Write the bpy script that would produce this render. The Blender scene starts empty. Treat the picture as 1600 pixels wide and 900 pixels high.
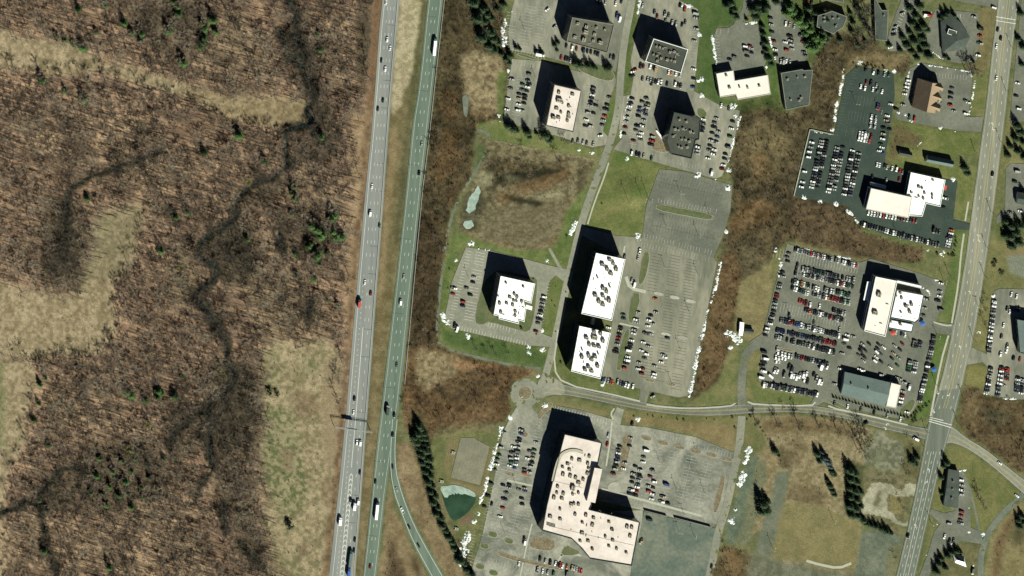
import bpy, bmesh, math, random
import numpy as np
R = math.radians
random.seed(7); rng = np.random.default_rng(7)
S = 0.6                                   # metres on the ground for one photograph pixel
scene = bpy.context.scene
COL = scene.collection

# ------------------------------------------------------------------ camera, sky, sun, exposure
CH = 6000.0                               # camera height; it stands north-west of the scene and keeps its film level
CX, CY = -0.27 * CH, 0.25 * CH
cam_d = bpy.data.cameras.new('camera'); cam = bpy.data.objects.new('camera', cam_d); COL.objects.link(cam)
cam.location = (CX, CY, CH); cam.rotation_euler = (0, 0, 0)
cam_d.sensor_width = 36.0; cam_d.lens = 36.0 * CH / 960.0
cam_d.shift_x = -CX / 960.0; cam_d.shift_y = -CY / 960.0
cam_d.clip_start = 100.0; cam_d.clip_end = 40000.0
scene.camera = cam
SUN_EL, SUN_AZ = 38.5, 160.0              # azimuth clockwise from +Y
w = bpy.data.worlds.new('World'); scene.world = w; w.use_nodes = True
nt = w.node_tree; bg = nt.nodes['Background']
sky = nt.nodes.new('ShaderNodeTexSky'); sky.sky_type = 'NISHITA'; sky.sun_disc = False
sky.sun_elevation = R(SUN_EL); sky.sun_rotation = R(SUN_AZ); sky.air_density = 0.35; sky.dust_density = 0.25; sky.ozone_density = 0.5; sky.altitude = 2500.0
nt.links.new(sky.outputs[0], bg.inputs[0]); bg.inputs[1].default_value = 0.05
sd = bpy.data.lights.new('sun', 'SUN'); so = bpy.data.objects.new('sun', sd); COL.objects.link(so)
sd.energy = 5.0; sd.angle = R(0.5); sd.color = (0.985, 1.0, 0.86)
so.rotation_euler = (R(90 - SUN_EL), 0, R(180 - SUN_AZ)); so.location = (0, 0, 300)
vs = scene.view_settings
vs.view_transform = 'Standard'; vs.look = 'None'; vs.gamma = 1.0; vs.use_curve_mapping = False
vs.exposure = 0.82
scene.cycles.max_bounces = 4; scene.cycles.diffuse_bounces = 2

# ------------------------------------------------------------------ survey helpers
def W(u, v, h=0.0):
    """photograph pixel seen at height h -> metres"""
    gx, gy = (u - 800.0) * S, (450.0 - v) * S
    k = (CH - h) / CH
    return (CX + (gx - CX) * k, CY + (gy - CY) * k)
def Z(x0, y0, s, pts):
    return [(x0 + p[0] / s, y0 + p[1] / s) + tuple(p[2:]) for p in pts]
def lerp(a, b, t): return (a[0] + (b[0] - a[0]) * t, a[1] + (b[1] - a[1]) * t)
def resample(pts, step):
    out = [pts[0]]
    for a, b in zip(pts, pts[1:]):
        d = math.hypot(b[0] - a[0], b[1] - a[1]); n = max(1, int(round(d / step)))
        out += [lerp(a, b, (i + 1) / n) for i in range(n)]
    return out
def smooth(pts, it=2, closed=False):
    for _ in range(it):
        q = []
        n = len(pts)
        rngi = range(n) if closed else range(n - 1)
        if not closed: q.append(pts[0])
        for i in rngi:
            a, b = pts[i], pts[(i + 1) % n]
            q += [lerp(a, b, .25), lerp(a, b, .75)]
        if not closed: q.append(pts[-1])
        pts = q
    return pts
def along(pts, step, off=0.0):
    """points and directions every step along a polyline"""
    out = []; carry = off
    for a, b in zip(pts, pts[1:]):
        d = math.hypot(b[0] - a[0], b[1] - a[1])
        if d < 1e-6: continue
        dx, dy = (b[0] - a[0]) / d, (b[1] - a[1]) / d
        while carry <= d:
            out.append((a[0] + dx * carry, a[1] + dy * carry, dx, dy)); carry += step
        carry -= d
    return out
def offset_poly(P, d):
    """inset (d>0) of a counter-clockwise polygon"""
    n = len(P); out = []
    for i in range(n):
        a, b, c = P[i - 1], P[i], P[(i + 1) % n]
        e1 = (b[0] - a[0], b[1] - a[1]); e2 = (c[0] - b[0], c[1] - b[1])
        l1 = math.hypot(*e1) or 1; l2 = math.hypot(*e2) or 1
        n1 = (-e1[1] / l1, e1[0] / l1); n2 = (-e2[1] / l2, e2[0] / l2)
        k = 1 + n1[0] * n2[0] + n1[1] * n2[1]; k = max(k, .3)
        out.append((b[0] + d * (n1[0] + n2[0]) / k, b[1] + d * (n1[1] + n2[1]) / k))
    return out
def area(P): return .5 * sum(P[i - 1][0] * P[i][1] - P[i][0] * P[i - 1][1] for i in range(len(P)))
def ccw(P): return P if area(P) > 0 else P[::-1]

# ------------------------------------------------------------------ object helpers
def link(o, parent=None):
    COL.objects.link(o)
    if parent is not None: o.parent = parent
    return o
def mesh(name, V, F, mats, mi=None):
    me = bpy.data.meshes.new(name); me.from_pydata(V, [], F)
    for m in (mats if isinstance(mats, (list, tuple)) else [mats]): me.materials.append(m)
    if mi is not None: me.polygons.foreach_set('material_index', np.asarray(mi, np.int32))
    me.update(); return me
def obj(name, me, parent=None, loc=(0, 0, 0), rz=0, s=1):
    o = bpy.data.objects.new(name, me); o.location = loc; o.rotation_euler = (0, 0, rz)
    if s != 1: o.scale = (s, s, s) if not isinstance(s, tuple) else s
    return link(o, parent)
def tag(o, label=None, cat=None, group=None, kind=None):
    if label: o['label'] = label
    if cat: o['category'] = cat
    if group: o['group'] = group
    if kind: o['kind'] = kind
    return o
def empty(name, loc, rz=0):
    o = bpy.data.objects.new(name, None); o.location = loc; o.rotation_euler = (0, 0, rz); o.empty_display_size = 1
    return link(o)
def dup(root, loc=None, rz=None, s=None):
    r = root.copy(); COL.objects.link(r)
    if loc: r.location = loc
    if rz is not None: r.rotation_euler = (0, 0, rz)
    if s is not None: r.scale = s if isinstance(s, tuple) else (s, s, s)
    for ch in list(root.children):
        c = ch.copy(); COL.objects.link(c); c.parent = r
        for g in list(ch.children):
            d = g.copy(); COL.objects.link(d); d.parent = c
    return r
class MB:
    def __init__(self): self.V = []; self.F = []; self.M = []
    def add(self, V, F, m=0):
        k = len(self.V); self.V += V; self.F += [tuple(i + k for i in f) for f in F]; self.M += [m] * len(F)
    def box(self, c, sx, sy, z0, z1, rz=0, m=0, taper=1.0, bottom=False):
        ca, sa = math.cos(rz), math.sin(rz); V = []
        for z, t in ((z0, 1.0), (z1, taper)):
            for x, y in ((-1, -1), (1, -1), (1, 1), (-1, 1)):
                x *= sx / 2 * t; y *= sy / 2 * t
                V.append((c[0] + x * ca - y * sa, c[1] + x * sa + y * ca, z))
        F = [(4, 5, 6, 7), (0, 1, 5, 4), (1, 2, 6, 5), (2, 3, 7, 6), (3, 0, 4, 7)]
        if bottom: F.append((3, 2, 1, 0))
        self.add(V, F, m)
    def tube(self, a, b, r0, r1, n=5, m=0, cap=True):
        a = np.array(a, float); b = np.array(b, float); d = b - a; L = np.linalg.norm(d)
        if L < 1e-6: return
        d /= L; ref = np.array((0, 0, 1.)) if abs(d[2]) < .9 else np.array((1., 0, 0))
        x = np.cross(d, ref); x /= np.linalg.norm(x); y = np.cross(d, x); V = []
        for p, r in ((a, r0), (b, r1)):
            for i in range(n):
                t = 2 * math.pi * i / n; q = p + r * (math.cos(t) * x + math.sin(t) * y); V.append(tuple(q))
        F = [(i, (i + 1) % n, n + (i + 1) % n, n + i) for i in range(n)]
        if cap: F.append(tuple(range(n, 2 * n)))
        self.add(V, F, m)
    def ngon(self, P, z, m=0):
        P = ccw(P); self.add([(p[0], p[1], z) for p in P], [tuple(range(len(P)))], m)
    def prism(self, P, z0, z1, m=0, top=True, ms=None):
        P = ccw(P); n = len(P)
        V = [(p[0], p[1], z0) for p in P] + [(p[0], p[1], z1) for p in P]
        self.add(V, [(i, (i + 1) % n, n + (i + 1) % n, n + i) for i in range(n)], m if ms is None else ms)
        if top: self.add([(p[0], p[1], z1) for p in P], [tuple(range(n))], m)
    def strip(self, pts, width, z, m=0):
        """flat ribbon along metres points"""
        n = len(pts); V = []
        for i in range(n):
            a = pts[max(i - 1, 0)]; b = pts[min(i + 1, n - 1)]
            d = math.hypot(b[0] - a[0], b[1] - a[1]) or 1; nx, ny = -(b[1] - a[1]) / d, (b[0] - a[0]) / d
            wd = width[i] if isinstance(width, (list, tuple)) else width
            V += [(pts[i][0] - nx * wd / 2, pts[i][1] - ny * wd / 2, z), (pts[i][0] + nx * wd / 2, pts[i][1] + ny * wd / 2, z)]
        self.add(V, [(2 * i, 2 * i + 2, 2 * i + 3, 2 * i + 1) for i in range(n - 1)], m)
    def me(self, name, mats): return mesh(name, self.V, self.F, mats, self.M)
    def build(self, name, mats, parent=None, loc=(0, 0, 0), rz=0): return obj(name, self.me(name, mats), parent, loc, rz)

# ------------------------------------------------------------------ materials
MATS = {}
def mat(name, col, rough=.9, var=.25, scale=.5, var2=0, scale2=.05, bump=0, metal=0, spec=.3, col2=None, stretch=None, swirl=0):
    """colour with two octaves of procedural wear"""
    m = bpy.data.materials.new(name); m.use_nodes = True; t = m.node_tree; N = t.nodes; b = N['Principled BSDF']
    b.inputs['Roughness'].default_value = rough; b.inputs['Metallic'].default_value = metal
    b.inputs['Specular IOR Level'].default_value = spec
    tc = N.new('ShaderNodeTexCoord'); src = tc.outputs['Object']
    if stretch:
        mp = N.new('ShaderNodeMapping'); mp.inputs['Rotation'].default_value = (0, 0, stretch[0]); mp.inputs['Scale'].default_value = (stretch[1], stretch[2], 1)
        t.links.new(src, mp.inputs[0]); src = mp.outputs[0]
    def nz(sc, det=4):
        n = N.new('ShaderNodeTexNoise'); n.inputs['Scale'].default_value = sc; n.inputs['Detail'].default_value = det; n.inputs['Roughness'].default_value = .6
        t.links.new(src, n.inputs['Vector']); return n
    n1 = nz(scale); mr = N.new('ShaderNodeMapRange'); mr.inputs[1].default_value = .3; mr.inputs[2].default_value = .7
    mr.inputs[3].default_value = 1 - var; mr.inputs[4].default_value = 1 + var; t.links.new(n1.outputs['Fac'], mr.inputs[0])
    rgb = N.new('ShaderNodeMix'); rgb.data_type = 'RGBA'; rgb.inputs['A'].default_value = (*col, 1)
    rgb.inputs['B'].default_value = (*(col2 or tuple(c * (1 + var2) for c in col)), 1)
    n2 = nz(scale2, 4); n2.inputs['Distortion'].default_value = swirl; mr2 = N.new('ShaderNodeMapRange'); mr2.inputs[1].default_value = .4; mr2.inputs[2].default_value = .62
    t.links.new(n2.outputs['Fac'], mr2.inputs[0]); t.links.new(mr2.outputs[0], rgb.inputs['Factor'])
    mul = N.new('ShaderNodeVectorMath'); mul.operation = 'SCALE'
    t.links.new(rgb.outputs['Result'], mul.inputs[0]); t.links.new(mr.outputs[0], mul.inputs['Scale'])
    t.links.new(mul.outputs[0], b.inputs['Base Color'])
    if bump:
        bp = N.new('ShaderNodeBump'); bp.inputs['Strength'].default_value = bump; bp.inputs['Distance'].default_value = .2
        t.links.new(n1.outputs['Fac'], bp.inputs['Height']); t.links.new(bp.outputs[0], b.inputs['Normal'])
    MATS[name] = m; return m
A_OLD = mat('worn_asphalt', (.148, .15, .115), var=.16, scale=.35, scale2=.03, col2=(.195, .19, .148))
A_LOT = mat('lot_asphalt', (.108, .112, .086), var=.2, scale=.3, scale2=.035, col2=(.215, .205, .158), stretch=(R(-78), 1, .45))
A_AV = mat('avenue_asphalt', (.138, .142, .108), var=.14, scale=.35, scale2=.12, col2=(.19, .187, .145), stretch=(R(10), 1, .06))
A_AVD = mat('resurfaced_asphalt', (.082, .098, .075), var=.14, scale=.4, scale2=.12, col2=(.112, .122, .096), stretch=(R(12), 1, .06))
A_STAIN = mat('stained_asphalt', (.095, .102, .08), var=.2, scale=.35, scale2=.018, col2=(.235, .228, .185), swirl=2.2)
A_PATCH = mat('patched_asphalt', (.105, .108, .078), var=.16, scale=.3, scale2=.016, col2=(.205, .195, .148), swirl=1.2, stretch=(R(-78), 1, .4))
A_MID = mat('grey_asphalt', (.085, .091, .070), var=.16, scale=.4, scale2=.04, col2=(.125, .127, .098))
A_DARK = mat('new_asphalt', (.020, .033, .026), var=.18, scale=.5, scale2=.06, col2=(.029, .043, .033))
A_GREEN = mat('dark_road_asphalt', (.083, .097, .076), var=.14, scale=.4, scale2=.05, col2=(.115, .125, .098))
A_TEAL = mat('damp_asphalt', (.066, .088, .070), var=.22, scale=.3, scale2=.035, col2=(.118, .128, .098), swirl=1.0)
H_W = mat('highway_concrete', (.152, .16, .155), var=.12, scale=.3, scale2=.14, col2=(.18, .186, .172), stretch=(R(5), 1, .04))
H_E = mat('highway_asphalt', (.075, .108, .082), var=.10, scale=.3, scale2=.14, col2=(.10, .13, .10), stretch=(R(5), 1, .04))
CONC = mat('pale_concrete', (.30, .29, .24), var=.12, scale=.5, scale2=.06, col2=(.22, .215, .18))
WALK = mat('pavement_concrete', (.30, .30, .24), var=.1, scale=.6)
PAINT = mat('white_marking_paint', (.50, .50, .46), var=.3, scale=1.2)
PAINT_F = mat('faded_marking_paint', (.34, .34, .30), var=.35, scale=.8)
PAINT_D = mat('worn_out_marking_paint', (.085, .095, .078), var=.3, scale=.8)
YEL = mat('yellow_marking_paint', (.42, .33, .12), var=.25, scale=1.2)
GRAVEL = mat('gravel', (.125, .12, .085), var=.25, scale=.7, scale2=.08, col2=(.155, .145, .10))
SOIL = mat('mulch_soil', (.11, .088, .055), var=.4, scale=.8, scale2=.2, col2=(.15, .125, .075))
LAWN = mat('island_grass', (.055, .075, .028), var=.3, scale=.9, scale2=.12, col2=(.09, .092, .042))
SNOW = mat('old_snow', (.70, .72, .71), var=.25, scale=1.1, scale2=.4, col2=(.38, .41, .39), bump=.8, rough=.8)
R_WHITE = mat('white_membrane', (.86, .86, .83), var=.04, scale=.25, scale2=.1, col2=(.80, .80, .77))
R_PINK = mat('pale_membrane', (.55, .485, .445), var=.09, scale=.3, scale2=.07, col2=(.47, .405, .365))
R_PINKL = mat('cream_membrane', (.66, .575, .525), var=.05, scale=.3, scale2=.05, col2=(.60, .52, .47))
R_DARK = mat('dark_roof_gravel', (.036, .042, .033), var=.18, scale=.5, scale2=.1, col2=(.048, .053, .041))
R_OLIVE = mat('olive_roof_gravel', (.068, .07, .051), var=.15, scale=.5, scale2=.1, col2=(.10, .098, .073))
R_GREY = mat('grey_roof', (.036, .047, .039), var=.18, scale=.5, scale2=.1, col2=(.052, .062, .052))
R_TEAL = mat('slate_blue_roof', (.085, .115, .108), var=.12, scale=.6, scale2=.08, col2=(.10, .13, .12))
R_BROWN = mat('brown_shingle', (.095, .068, .046), var=.2, scale=.7, scale2=.1, col2=(.115, .083, .055))
R_TAN = mat('tan_shingle', (.24, .175, .11), var=.15, scale=.8)
WALL = mat('wall_panel', (.17, .165, .135), var=.08, scale=.4)
WALL_L = mat('light_wall_panel', (.42, .41, .36), var=.06, scale=.4)
WALL_D = mat('dark_glass_wall', (.03, .042, .04), var=.1, scale=.4, rough=.25, spec=.5)
BRICK = mat('brick_wall', (.20, .12, .085), var=.15, scale=1.5)
GLASS = mat('window_glass', (.018, .026, .03), var=.1, scale=.3, rough=.15, spec=.5)
RIM = mat('white_parapet', (.66, .68, .65), var=.06, scale=.6)
UNIT = mat('unit_metal', (.30, .275, .21), var=.2, scale=1.2, rough=.6)
UNIT_D = mat('unit_grille', (.09, .09, .075), var=.2, scale=2)
METAL = mat('galvanised_metal', (.30, .31, .30), var=.1, scale=1, rough=.5, metal=.4)
WOODP = mat('pole_wood', (.06, .05, .04), var=.2, scale=2)
BARK = mat('bare_bark', (.105, .082, .06), var=.3, scale=.3)
BARK_D = mat('dark_bark', (.045, .038, .03), var=.3, scale=.5)
TWIG = mat('bare_twigs', (.158, .120, .086), var=.2, scale=.08, scale2=.012, col2=(.135, .105, .078)); TWIG_L = mat('pale_twigs', (.205, .17, .125), var=.3, scale=.08)
TWIG_D = mat('dark_twigs', (.05, .043, .032), var=.3, scale=.08)
TRUNK_SHADOW = mat('trunk_shadow_brown', (.060, .042, .029), var=.4, scale=.06)  # brown of the sticks that stand in for trunk shadows
NEEDLE = mat('pine_needles', (.040, .085, .022), var=.5, scale=.35, scale2=.15, col2=(.07, .12, .03))
NEEDLE_D = mat('spruce_needles', (.022, .040, .018), var=.55, scale=.35, scale2=.1, col2=(.045, .072, .028))
NEEDLE_B = mat('blue_needles', (.05, .075, .07), var=.4, scale=.35, scale2=.15, col2=(.08, .105, .10))
WILLOW = mat('yellow_twigs', (.17, .165, .045), var=.4, scale=.4)
SHRUBM = mat('shrub_leaves', (.022, .034, .018), var=.5, scale=.6)
WATER = mat('creek_water', (.012, .02, .019), var=.3, scale=.2, rough=.15, spec=.5)
WATER_G = mat('green_pond_water', (.022, .048, .028), var=.35, scale=.06, rough=.12, spec=.5)
ICE = mat('pond_ice', (.24, .30, .25), var=.25, scale=.3, scale2=.05, col2=(.15, .21, .18), rough=.6)
TYRE = mat('tyre_rubber', (.015, .015, .015), var=.1, scale=3)
CARGLASS = mat('car_glass', (.012, .015, .017), var=.05, scale=1, rough=.12, spec=.5)
RED = mat('red_canopy', (.36, .06, .045), var=.1, scale=1)
BLUE = mat('blue_canopy', (.03, .09, .30), var=.1, scale=1)
SIGNG = mat('sign_green', (.01, .10, .05), var=.08, scale=1, rough=.5)
PCOL = {'white': (.70, .70, .68), 'silver': (.29, .30, .285), 'grey': (.085, .09, .085), 'black': (.013, .014, .015), 'dark blue': (.011, .016, .038),
        'blue': (.025, .05, .14), 'red': (.27, .028, .02), 'dark red': (.13, .014, .014), 'green': (.015, .07, .03), 'tan': (.32, .26, .17), 'orange': (.38, .12, .03)}
PAINTS = {k: mat(k.replace(' ', '_') + '_paint', c, rough=.28, var=.03, scale=1, spec=.5) for k, c in PCOL.items()}
# ------------------------------------------------------------------ noise on arrays
def vnoise(x, y, seed):
    xi = np.floor(x).astype(np.int64); yi = np.floor(y).astype(np.int64); fx = x - xi; fy = y - yi
    fx = fx * fx * (3 - 2 * fx); fy = fy * fy * (3 - 2 * fy)
    def h(a, b):
        n = (a * 374761393 + b * 668265263 + seed * 974634777) & 0x7fffffff
        n = ((n ^ (n >> 13)) * 1274126177) & 0x7fffffff
        return ((n ^ (n >> 16)) & 0xffff) / 65535.0
    return (h(xi, yi) * (1 - fx) + h(xi + 1, yi) * fx) * (1 - fy) + (h(xi, yi + 1) * (1 - fx) + h(xi + 1, yi + 1) * fx) * fy
def fbm(x, y, sc, seed, octv=4):
    t = 0; a = .5; tot = 0
    for i in range(octv):
        t = t + a * vnoise(x / sc, y / sc, seed + i * 17); tot += a; a *= .55; sc *= .5
    return t / tot
# ------------------------------------------------------------------ layout outlines (photograph pixels on the ground)
HWY_WW = [(611, -90), (596, 0), (583, 180), (568, 328), (553, 500), (536, 700), (514, 900), (504, 990)]
HWY_WE = [(633, -90), (624, 0), (610, 165), (598, 330), (585, 500), (570, 700), (555, 900), (548, 990)]
HWY_EW = [(680, -90), (668, 0), (655, 133), (643, 200), (635, 297), (600, 600), (588, 700), (578, 800), (567, 900), (558, 990)]
HWY_EE = [(702, -90), (692, 0), (677, 133), (668, 217), (658, 297), (628, 600), (616, 683), (603, 767), (596, 833), (588, 900), (579, 990)]
RAMP_W = [(612, 655), (609, 700), (609, 740), (614, 770), (625, 800), (643, 847), (668, 893), (700, 950), (728, 990)]
RAMP_E = [(622, 655), (618, 690), (619, 733), (630, 773), (647, 817), (669, 857), (692, 897), (722, 945), (748, 990)]
AV_W = [(1572, -90), (1560, 0), (1549, 88), (1539, 178), (1529, 250), (1520, 320), (1503, 442), (1478, 564), (1466, 612), (1451, 656), (1440, 720), (1424, 800), (1400, 900), (1378, 990)]
AV_E = [(1603, -90), (1592, 0), (1580, 90), (1571, 178), (1562, 250), (1553, 320), (1536, 442), (1519, 540), (1511, 565), (1504, 601), (1490, 656), (1471, 720), (1450, 810), (1430, 900), (1409, 990)]
BLV_N = [(872, 598), (920, 611), (960, 619), (998, 627), (1030, 633), (1076, 637), (1140, 633), (1180, 631), (1268, 633), (1310, 640), (1360, 650), (1418, 664), (1456, 671)]
BLV_S = [(850, 614), (900, 619), (960, 632), (1000, 640), (1060, 648), (1120, 650), (1172, 645), (1252, 643), (1320, 653), (1376, 669), (1420, 679), (1452, 688)]
INNER = [(1000, -90), (988, 0), (976, 60), (970, 110), (967, 170), (952, 228), (930, 285), (911, 338), (898, 390), (884, 450), (872, 510), (861, 555), (850, 595)]
SIDE_N = [(1480, 664), (1490, 667), (1508, 683), (1540, 702), (1565, 722), (1600, 750), (1690, 815)]
SIDE_S = [(1470, 700), (1482, 690), (1505, 697), (1534, 715), (1570, 745), (1600, 772), (1690, 842)]
BRANCH = [(1601, 768), (1592, 780), (1568, 800), (1548, 826), (1538, 848), (1532, 872), (1532, 900), (1534, 990)]
SPUR = [(1159, 650), (1155, 700), (1146, 740), (1136, 790), (1122, 830), (1115, 870), (1108, 900), (1090, 990)]
DEALER_RD = [(1159, 636), (1158, 600), (1161, 570), (1167, 550), (1178, 540), (1195, 536)]
PATH = [(742, 202), (765, 208), (762, 225), (757, 245), (735, 280), (722, 300), (708, 330), (700, 360), (693, 400), (688, 450), (683, 500), (682, 535), (700, 546), (760, 562), (820, 574), (845, 576)]
PATH2 = [(770, 220), (800, 226), (850, 236), (900, 245), (930, 250)]
L_B1 = [(820, -60), (800, 14), (794, 50), (797, 78), (850, 88), (905, 103), (962, 112), (968, 80), (975, 40), (984, 0), (995, -60)]
L_B2 = [(800, 92), (845, 95), (905, 112), (962, 122), (963, 128), (954, 150), (946, 185), (942, 205), (952, 215), (948, 226), (925, 230), (870, 212), (835, 203), (792, 192), (787, 184), (793, 140)]
L_B3 = [(998, -20), (1060, 0), (1090, 14), (1092, 60), (1087, 110), (1084, 142), (1122, 163), (1156, 173), (1153, 190), (1143, 240), (1128, 275), (1118, 279), (1040, 258), (958, 233), (972, 215), (967, 200), (974, 150), (985, 148), (990, 120), (985, 95), (998, 30)]
L_B5 = [(1116, 54), (1120, 44), (1138, 43), (1146, 38), (1160, 12), (1166, -40), (1182, -40), (1176, 10), (1160, 34), (1186, 40), (1197, 96), (1193, 106), (1150, 118), (1118, 108)]
L_B6 = [(1204, -40), (1201, 26), (1206, 60), (1212, 96), (1218, 101), (1256, 101), (1262, 84), (1248, 38), (1226, 26), (1224, -40)]
L_DLR = [(1338, 103), (1397, 115), (1398, 150), (1390, 205), (1383, 245), (1384, 262), (1412, 268), (1480, 280), (1496, 283), (1490, 335), (1490, 343), (1518, 350), (1516, 360), (1490, 358), (1487, 390), (1466, 386), (1380, 366), (1345, 352), (1325, 322), (1242, 306), (1266, 203), (1303, 210), (1312, 165), (1322, 118)]
L_B10 = [(1421, 107), (1440, 98), (1520, 112), (1513, 178), (1506, 183), (1536, 182), (1533, 206), (1496, 204), (1440, 194), (1402, 187), (1399, 178), (1412, 160)]
L_B9 = [(1462, 14), (1528, 20), (1530, 45), (1526, 94), (1500, 99), (1480, 95), (1452, 80), (1446, 56), (1452, 34)]
L_B8 = [(1416, -20), (1448, -20), (1432, 22), (1420, 42), (1416, 78), (1390, 80), (1386, 62), (1391, 44)]
L_TOPR = [(1480, -40), (1574, -40), (1557, 12), (1500, 2), (1478, -4)]
L_NEW = [(1030, 264), (1070, 268), (1144, 289), (1141, 330), (1128, 372), (1115, 402), (1003, 371), (1010, 320)]
L_BIG = [(905, 352), (962, 368), (1003, 371), (1115, 402), (1120, 410), (1108, 470), (1093, 540), (1086, 590), (1075, 618), (1060, 621), (1015, 611), (1008, 636), (997, 634), (1000, 608), (940, 590), (955, 512), (976, 405), (905, 365)]
L_MID = [(728, 386), (764, 391), (822, 405), (852, 413), (886, 421), (881, 440), (868, 430), (858, 440), (847, 500), (845, 520), (864, 528), (860, 542), (820, 539), (705, 513), (694, 500), (706, 440)]
L_MIDLAWN = [(757, 440), (748, 466), (741, 503), (752, 508), (764, 502), (806, 514), (826, 520), (834, 500), (840, 440), (836, 434), (780, 421), (768, 428)]
L_BW = [(798, 650), (808, 634), (828, 634), (845, 652), (872, 634), (905, 640), (955, 655), (964, 636), (975, 640), (968, 668), (958, 700), (956, 726), (946, 760), (918, 790), (925, 800), (1004, 797), (1004, 830), (985, 905), (970, 990), (745, 990), (735, 900), (740, 880), (755, 830), (772, 750), (786, 676)]
L_BE = [(968, 664), (1008, 667), (1088, 683), (1146, 707), (1142, 740), (1126, 815), (1112, 824), (1004, 797), (935, 782), (946, 740), (956, 690)]
L_YARD = [(1006, 799), (1112, 824), (1120, 826), (1104, 900), (1090, 960), (980, 940), (986, 888), (1000, 830)]
L_MAIN = [(1230, 381), (1246, 385), (1345, 410), (1360, 404), (1440, 428), (1470, 440), (1478, 447), (1470, 480), (1462, 503), (1492, 507), (1487, 524), (1462, 520), (1455, 560), (1440, 620), (1425, 645), (1412, 656), (1300, 632), (1287, 628), (1276, 634), (1264, 634), (1274, 618), (1185, 596), (1190, 545), (1176, 546), (1170, 535), (1192, 520), (1205, 470), (1218, 420)]
L_EAST = [(1553, 455), (1562, 451), (1700, 454), (1700, 624), (1587, 624), (1540, 616), (1546, 575), (1535, 566), (1510, 570), (1517, 542), (1542, 553)]
L_B23 = [(1497, 733), (1507, 738), (1516, 775), (1517, 824), (1535, 832), (1535, 850), (1500, 845), (1488, 853), (1470, 860), (1455, 890), (1430, 960), (1436, 900), (1448, 870), (1460, 830), (1470, 818), (1452, 802), (1455, 795), (1475, 802), (1492, 798)]
L_PADS = [(1362, 758), (1375, 754), (1410, 765), (1413, 755), (1436, 755), (1430, 775), (1386, 775), (1384, 796), (1397, 806), (1410, 815), (1422, 812), (1418, 822), (1400, 818), (1392, 812), (1343, 800), (1352, 770)]
L_DARKSE = [(1350, 832), (1380, 826), (1400, 834), (1413, 842), (1411, 850), (1400, 860), (1396, 905), (1335, 900), (1345, 850)]
L_ROUGH = [(1355, 690), (1366, 684), (1370, 672), (1384, 674), (1386, 682), (1410, 690), (1414, 715), (1406, 735), (1380, 735), (1352, 725)]
L_TEAL = [(1176, 710), (1183, 716), (1172, 765), (1160, 815), (1150, 850), (1132, 846), (1138, 815), (1152, 770), (1164, 728)]
L_STRIP = [(1214, 736), (1234, 737), (1226, 775), (1216, 820), (1202, 870), (1180, 870), (1192, 820), (1204, 775)]
L_TR = [(1600, -40), (1700, -40), (1700, 190), (1578, 190), (1585, 110)]
L_TR2 = [(1572, 262), (1580, 255), (1700, 260), (1700, 345), (1572, 340), (1558, 350), (1556, 340), (1570, 325)]
PAD_GRAVEL = [(720, 684), (740, 684), (765, 698), (750, 758), (704, 746)]
POND = [(686, 760), (698, 759), (712, 757), (740, 767), (745, 778), (738, 794), (718, 812), (703, 814)]
POND_ICE = [(686, 760), (698, 759), (712, 757), (740, 767), (745, 778), (728, 774), (712, 771), (694, 779)]
POND2 = [(747, 290), (751, 298), (742, 328), (733, 333), (728, 328), (734, 308)]
POND3 = [(725, 346), (738, 344), (740, 354), (730, 358), (724, 353)]
POND4 = [(722, 149), (731, 148), (732, 162), (730, 184), (725, 180), (723, 164)]
CREEKS = [
 ([(449, -60), (452, 0), (458, 12), (463, 30), (459, 52), (466, 70), (474, 108), (480, 120), (488, 140), (492, 156), (488, 161), (478, 172), (486, 182), (486, 194), (470, 198), (448, 203), (443, 210), (449, 220), (447, 236), (448, 248), (451, 258), (438, 268), (432, 276), (404, 286), (388, 294), (372, 306), (368, 326), (370, 342), (346, 358), (320, 372), (311, 390), (312, 404), (332, 410), (338, 426), (334, 440), (306, 456), (302, 462), (314, 474), (326, 488), (338, 508), (348, 524), (356, 536), (352, 564), (364, 580), (366, 600), (344, 618), (326, 632), (324, 644), (327, 668), (327, 700), (328, 720), (333, 734)], 4.6),
 ([(326, 632), (300, 653), (284, 666), (268, 680), (266, 700)], 3.6),
 ([(438, 50), (444, 72), (450, 84), (460, 94), (474, 108)], 5.0),
 ([(333, 734), (324, 746), (312, 760), (305, 780)], 2.2),
 ([(349, 786), (350, 805), (352, 832)], 3.4),
 ([(500, -40), (486, 470), (482, 482), (481, 500)][1:], 3.0),
 ([(436, 354), (437, 378), (446, 395)], 2.6),
 ([(248, 238), (230, 244), (212, 252), (190, 258), (180, 264), (160, 270), (140, 276), (125, 286), (108, 297), (104, 318), (103, 350), (104, 372), (90, 385)], 2.2),
 ([(132, 739), (122, 732), (112, 730), (98, 732), (88, 737), (80, 750), (73, 761), (60, 772), (46, 780), (28, 792), (12, 798), (-20, 806)], 2.2),
 ([(58, 774), (62, 790), (64, 805), (68, 827), (70, 856), (80, 866), (86, 878), (88, 905)], 1.8),
 ([(372, 846), (381, 856), (392, 868), (403, 878), (416, 896)], 2.0),
]
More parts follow.
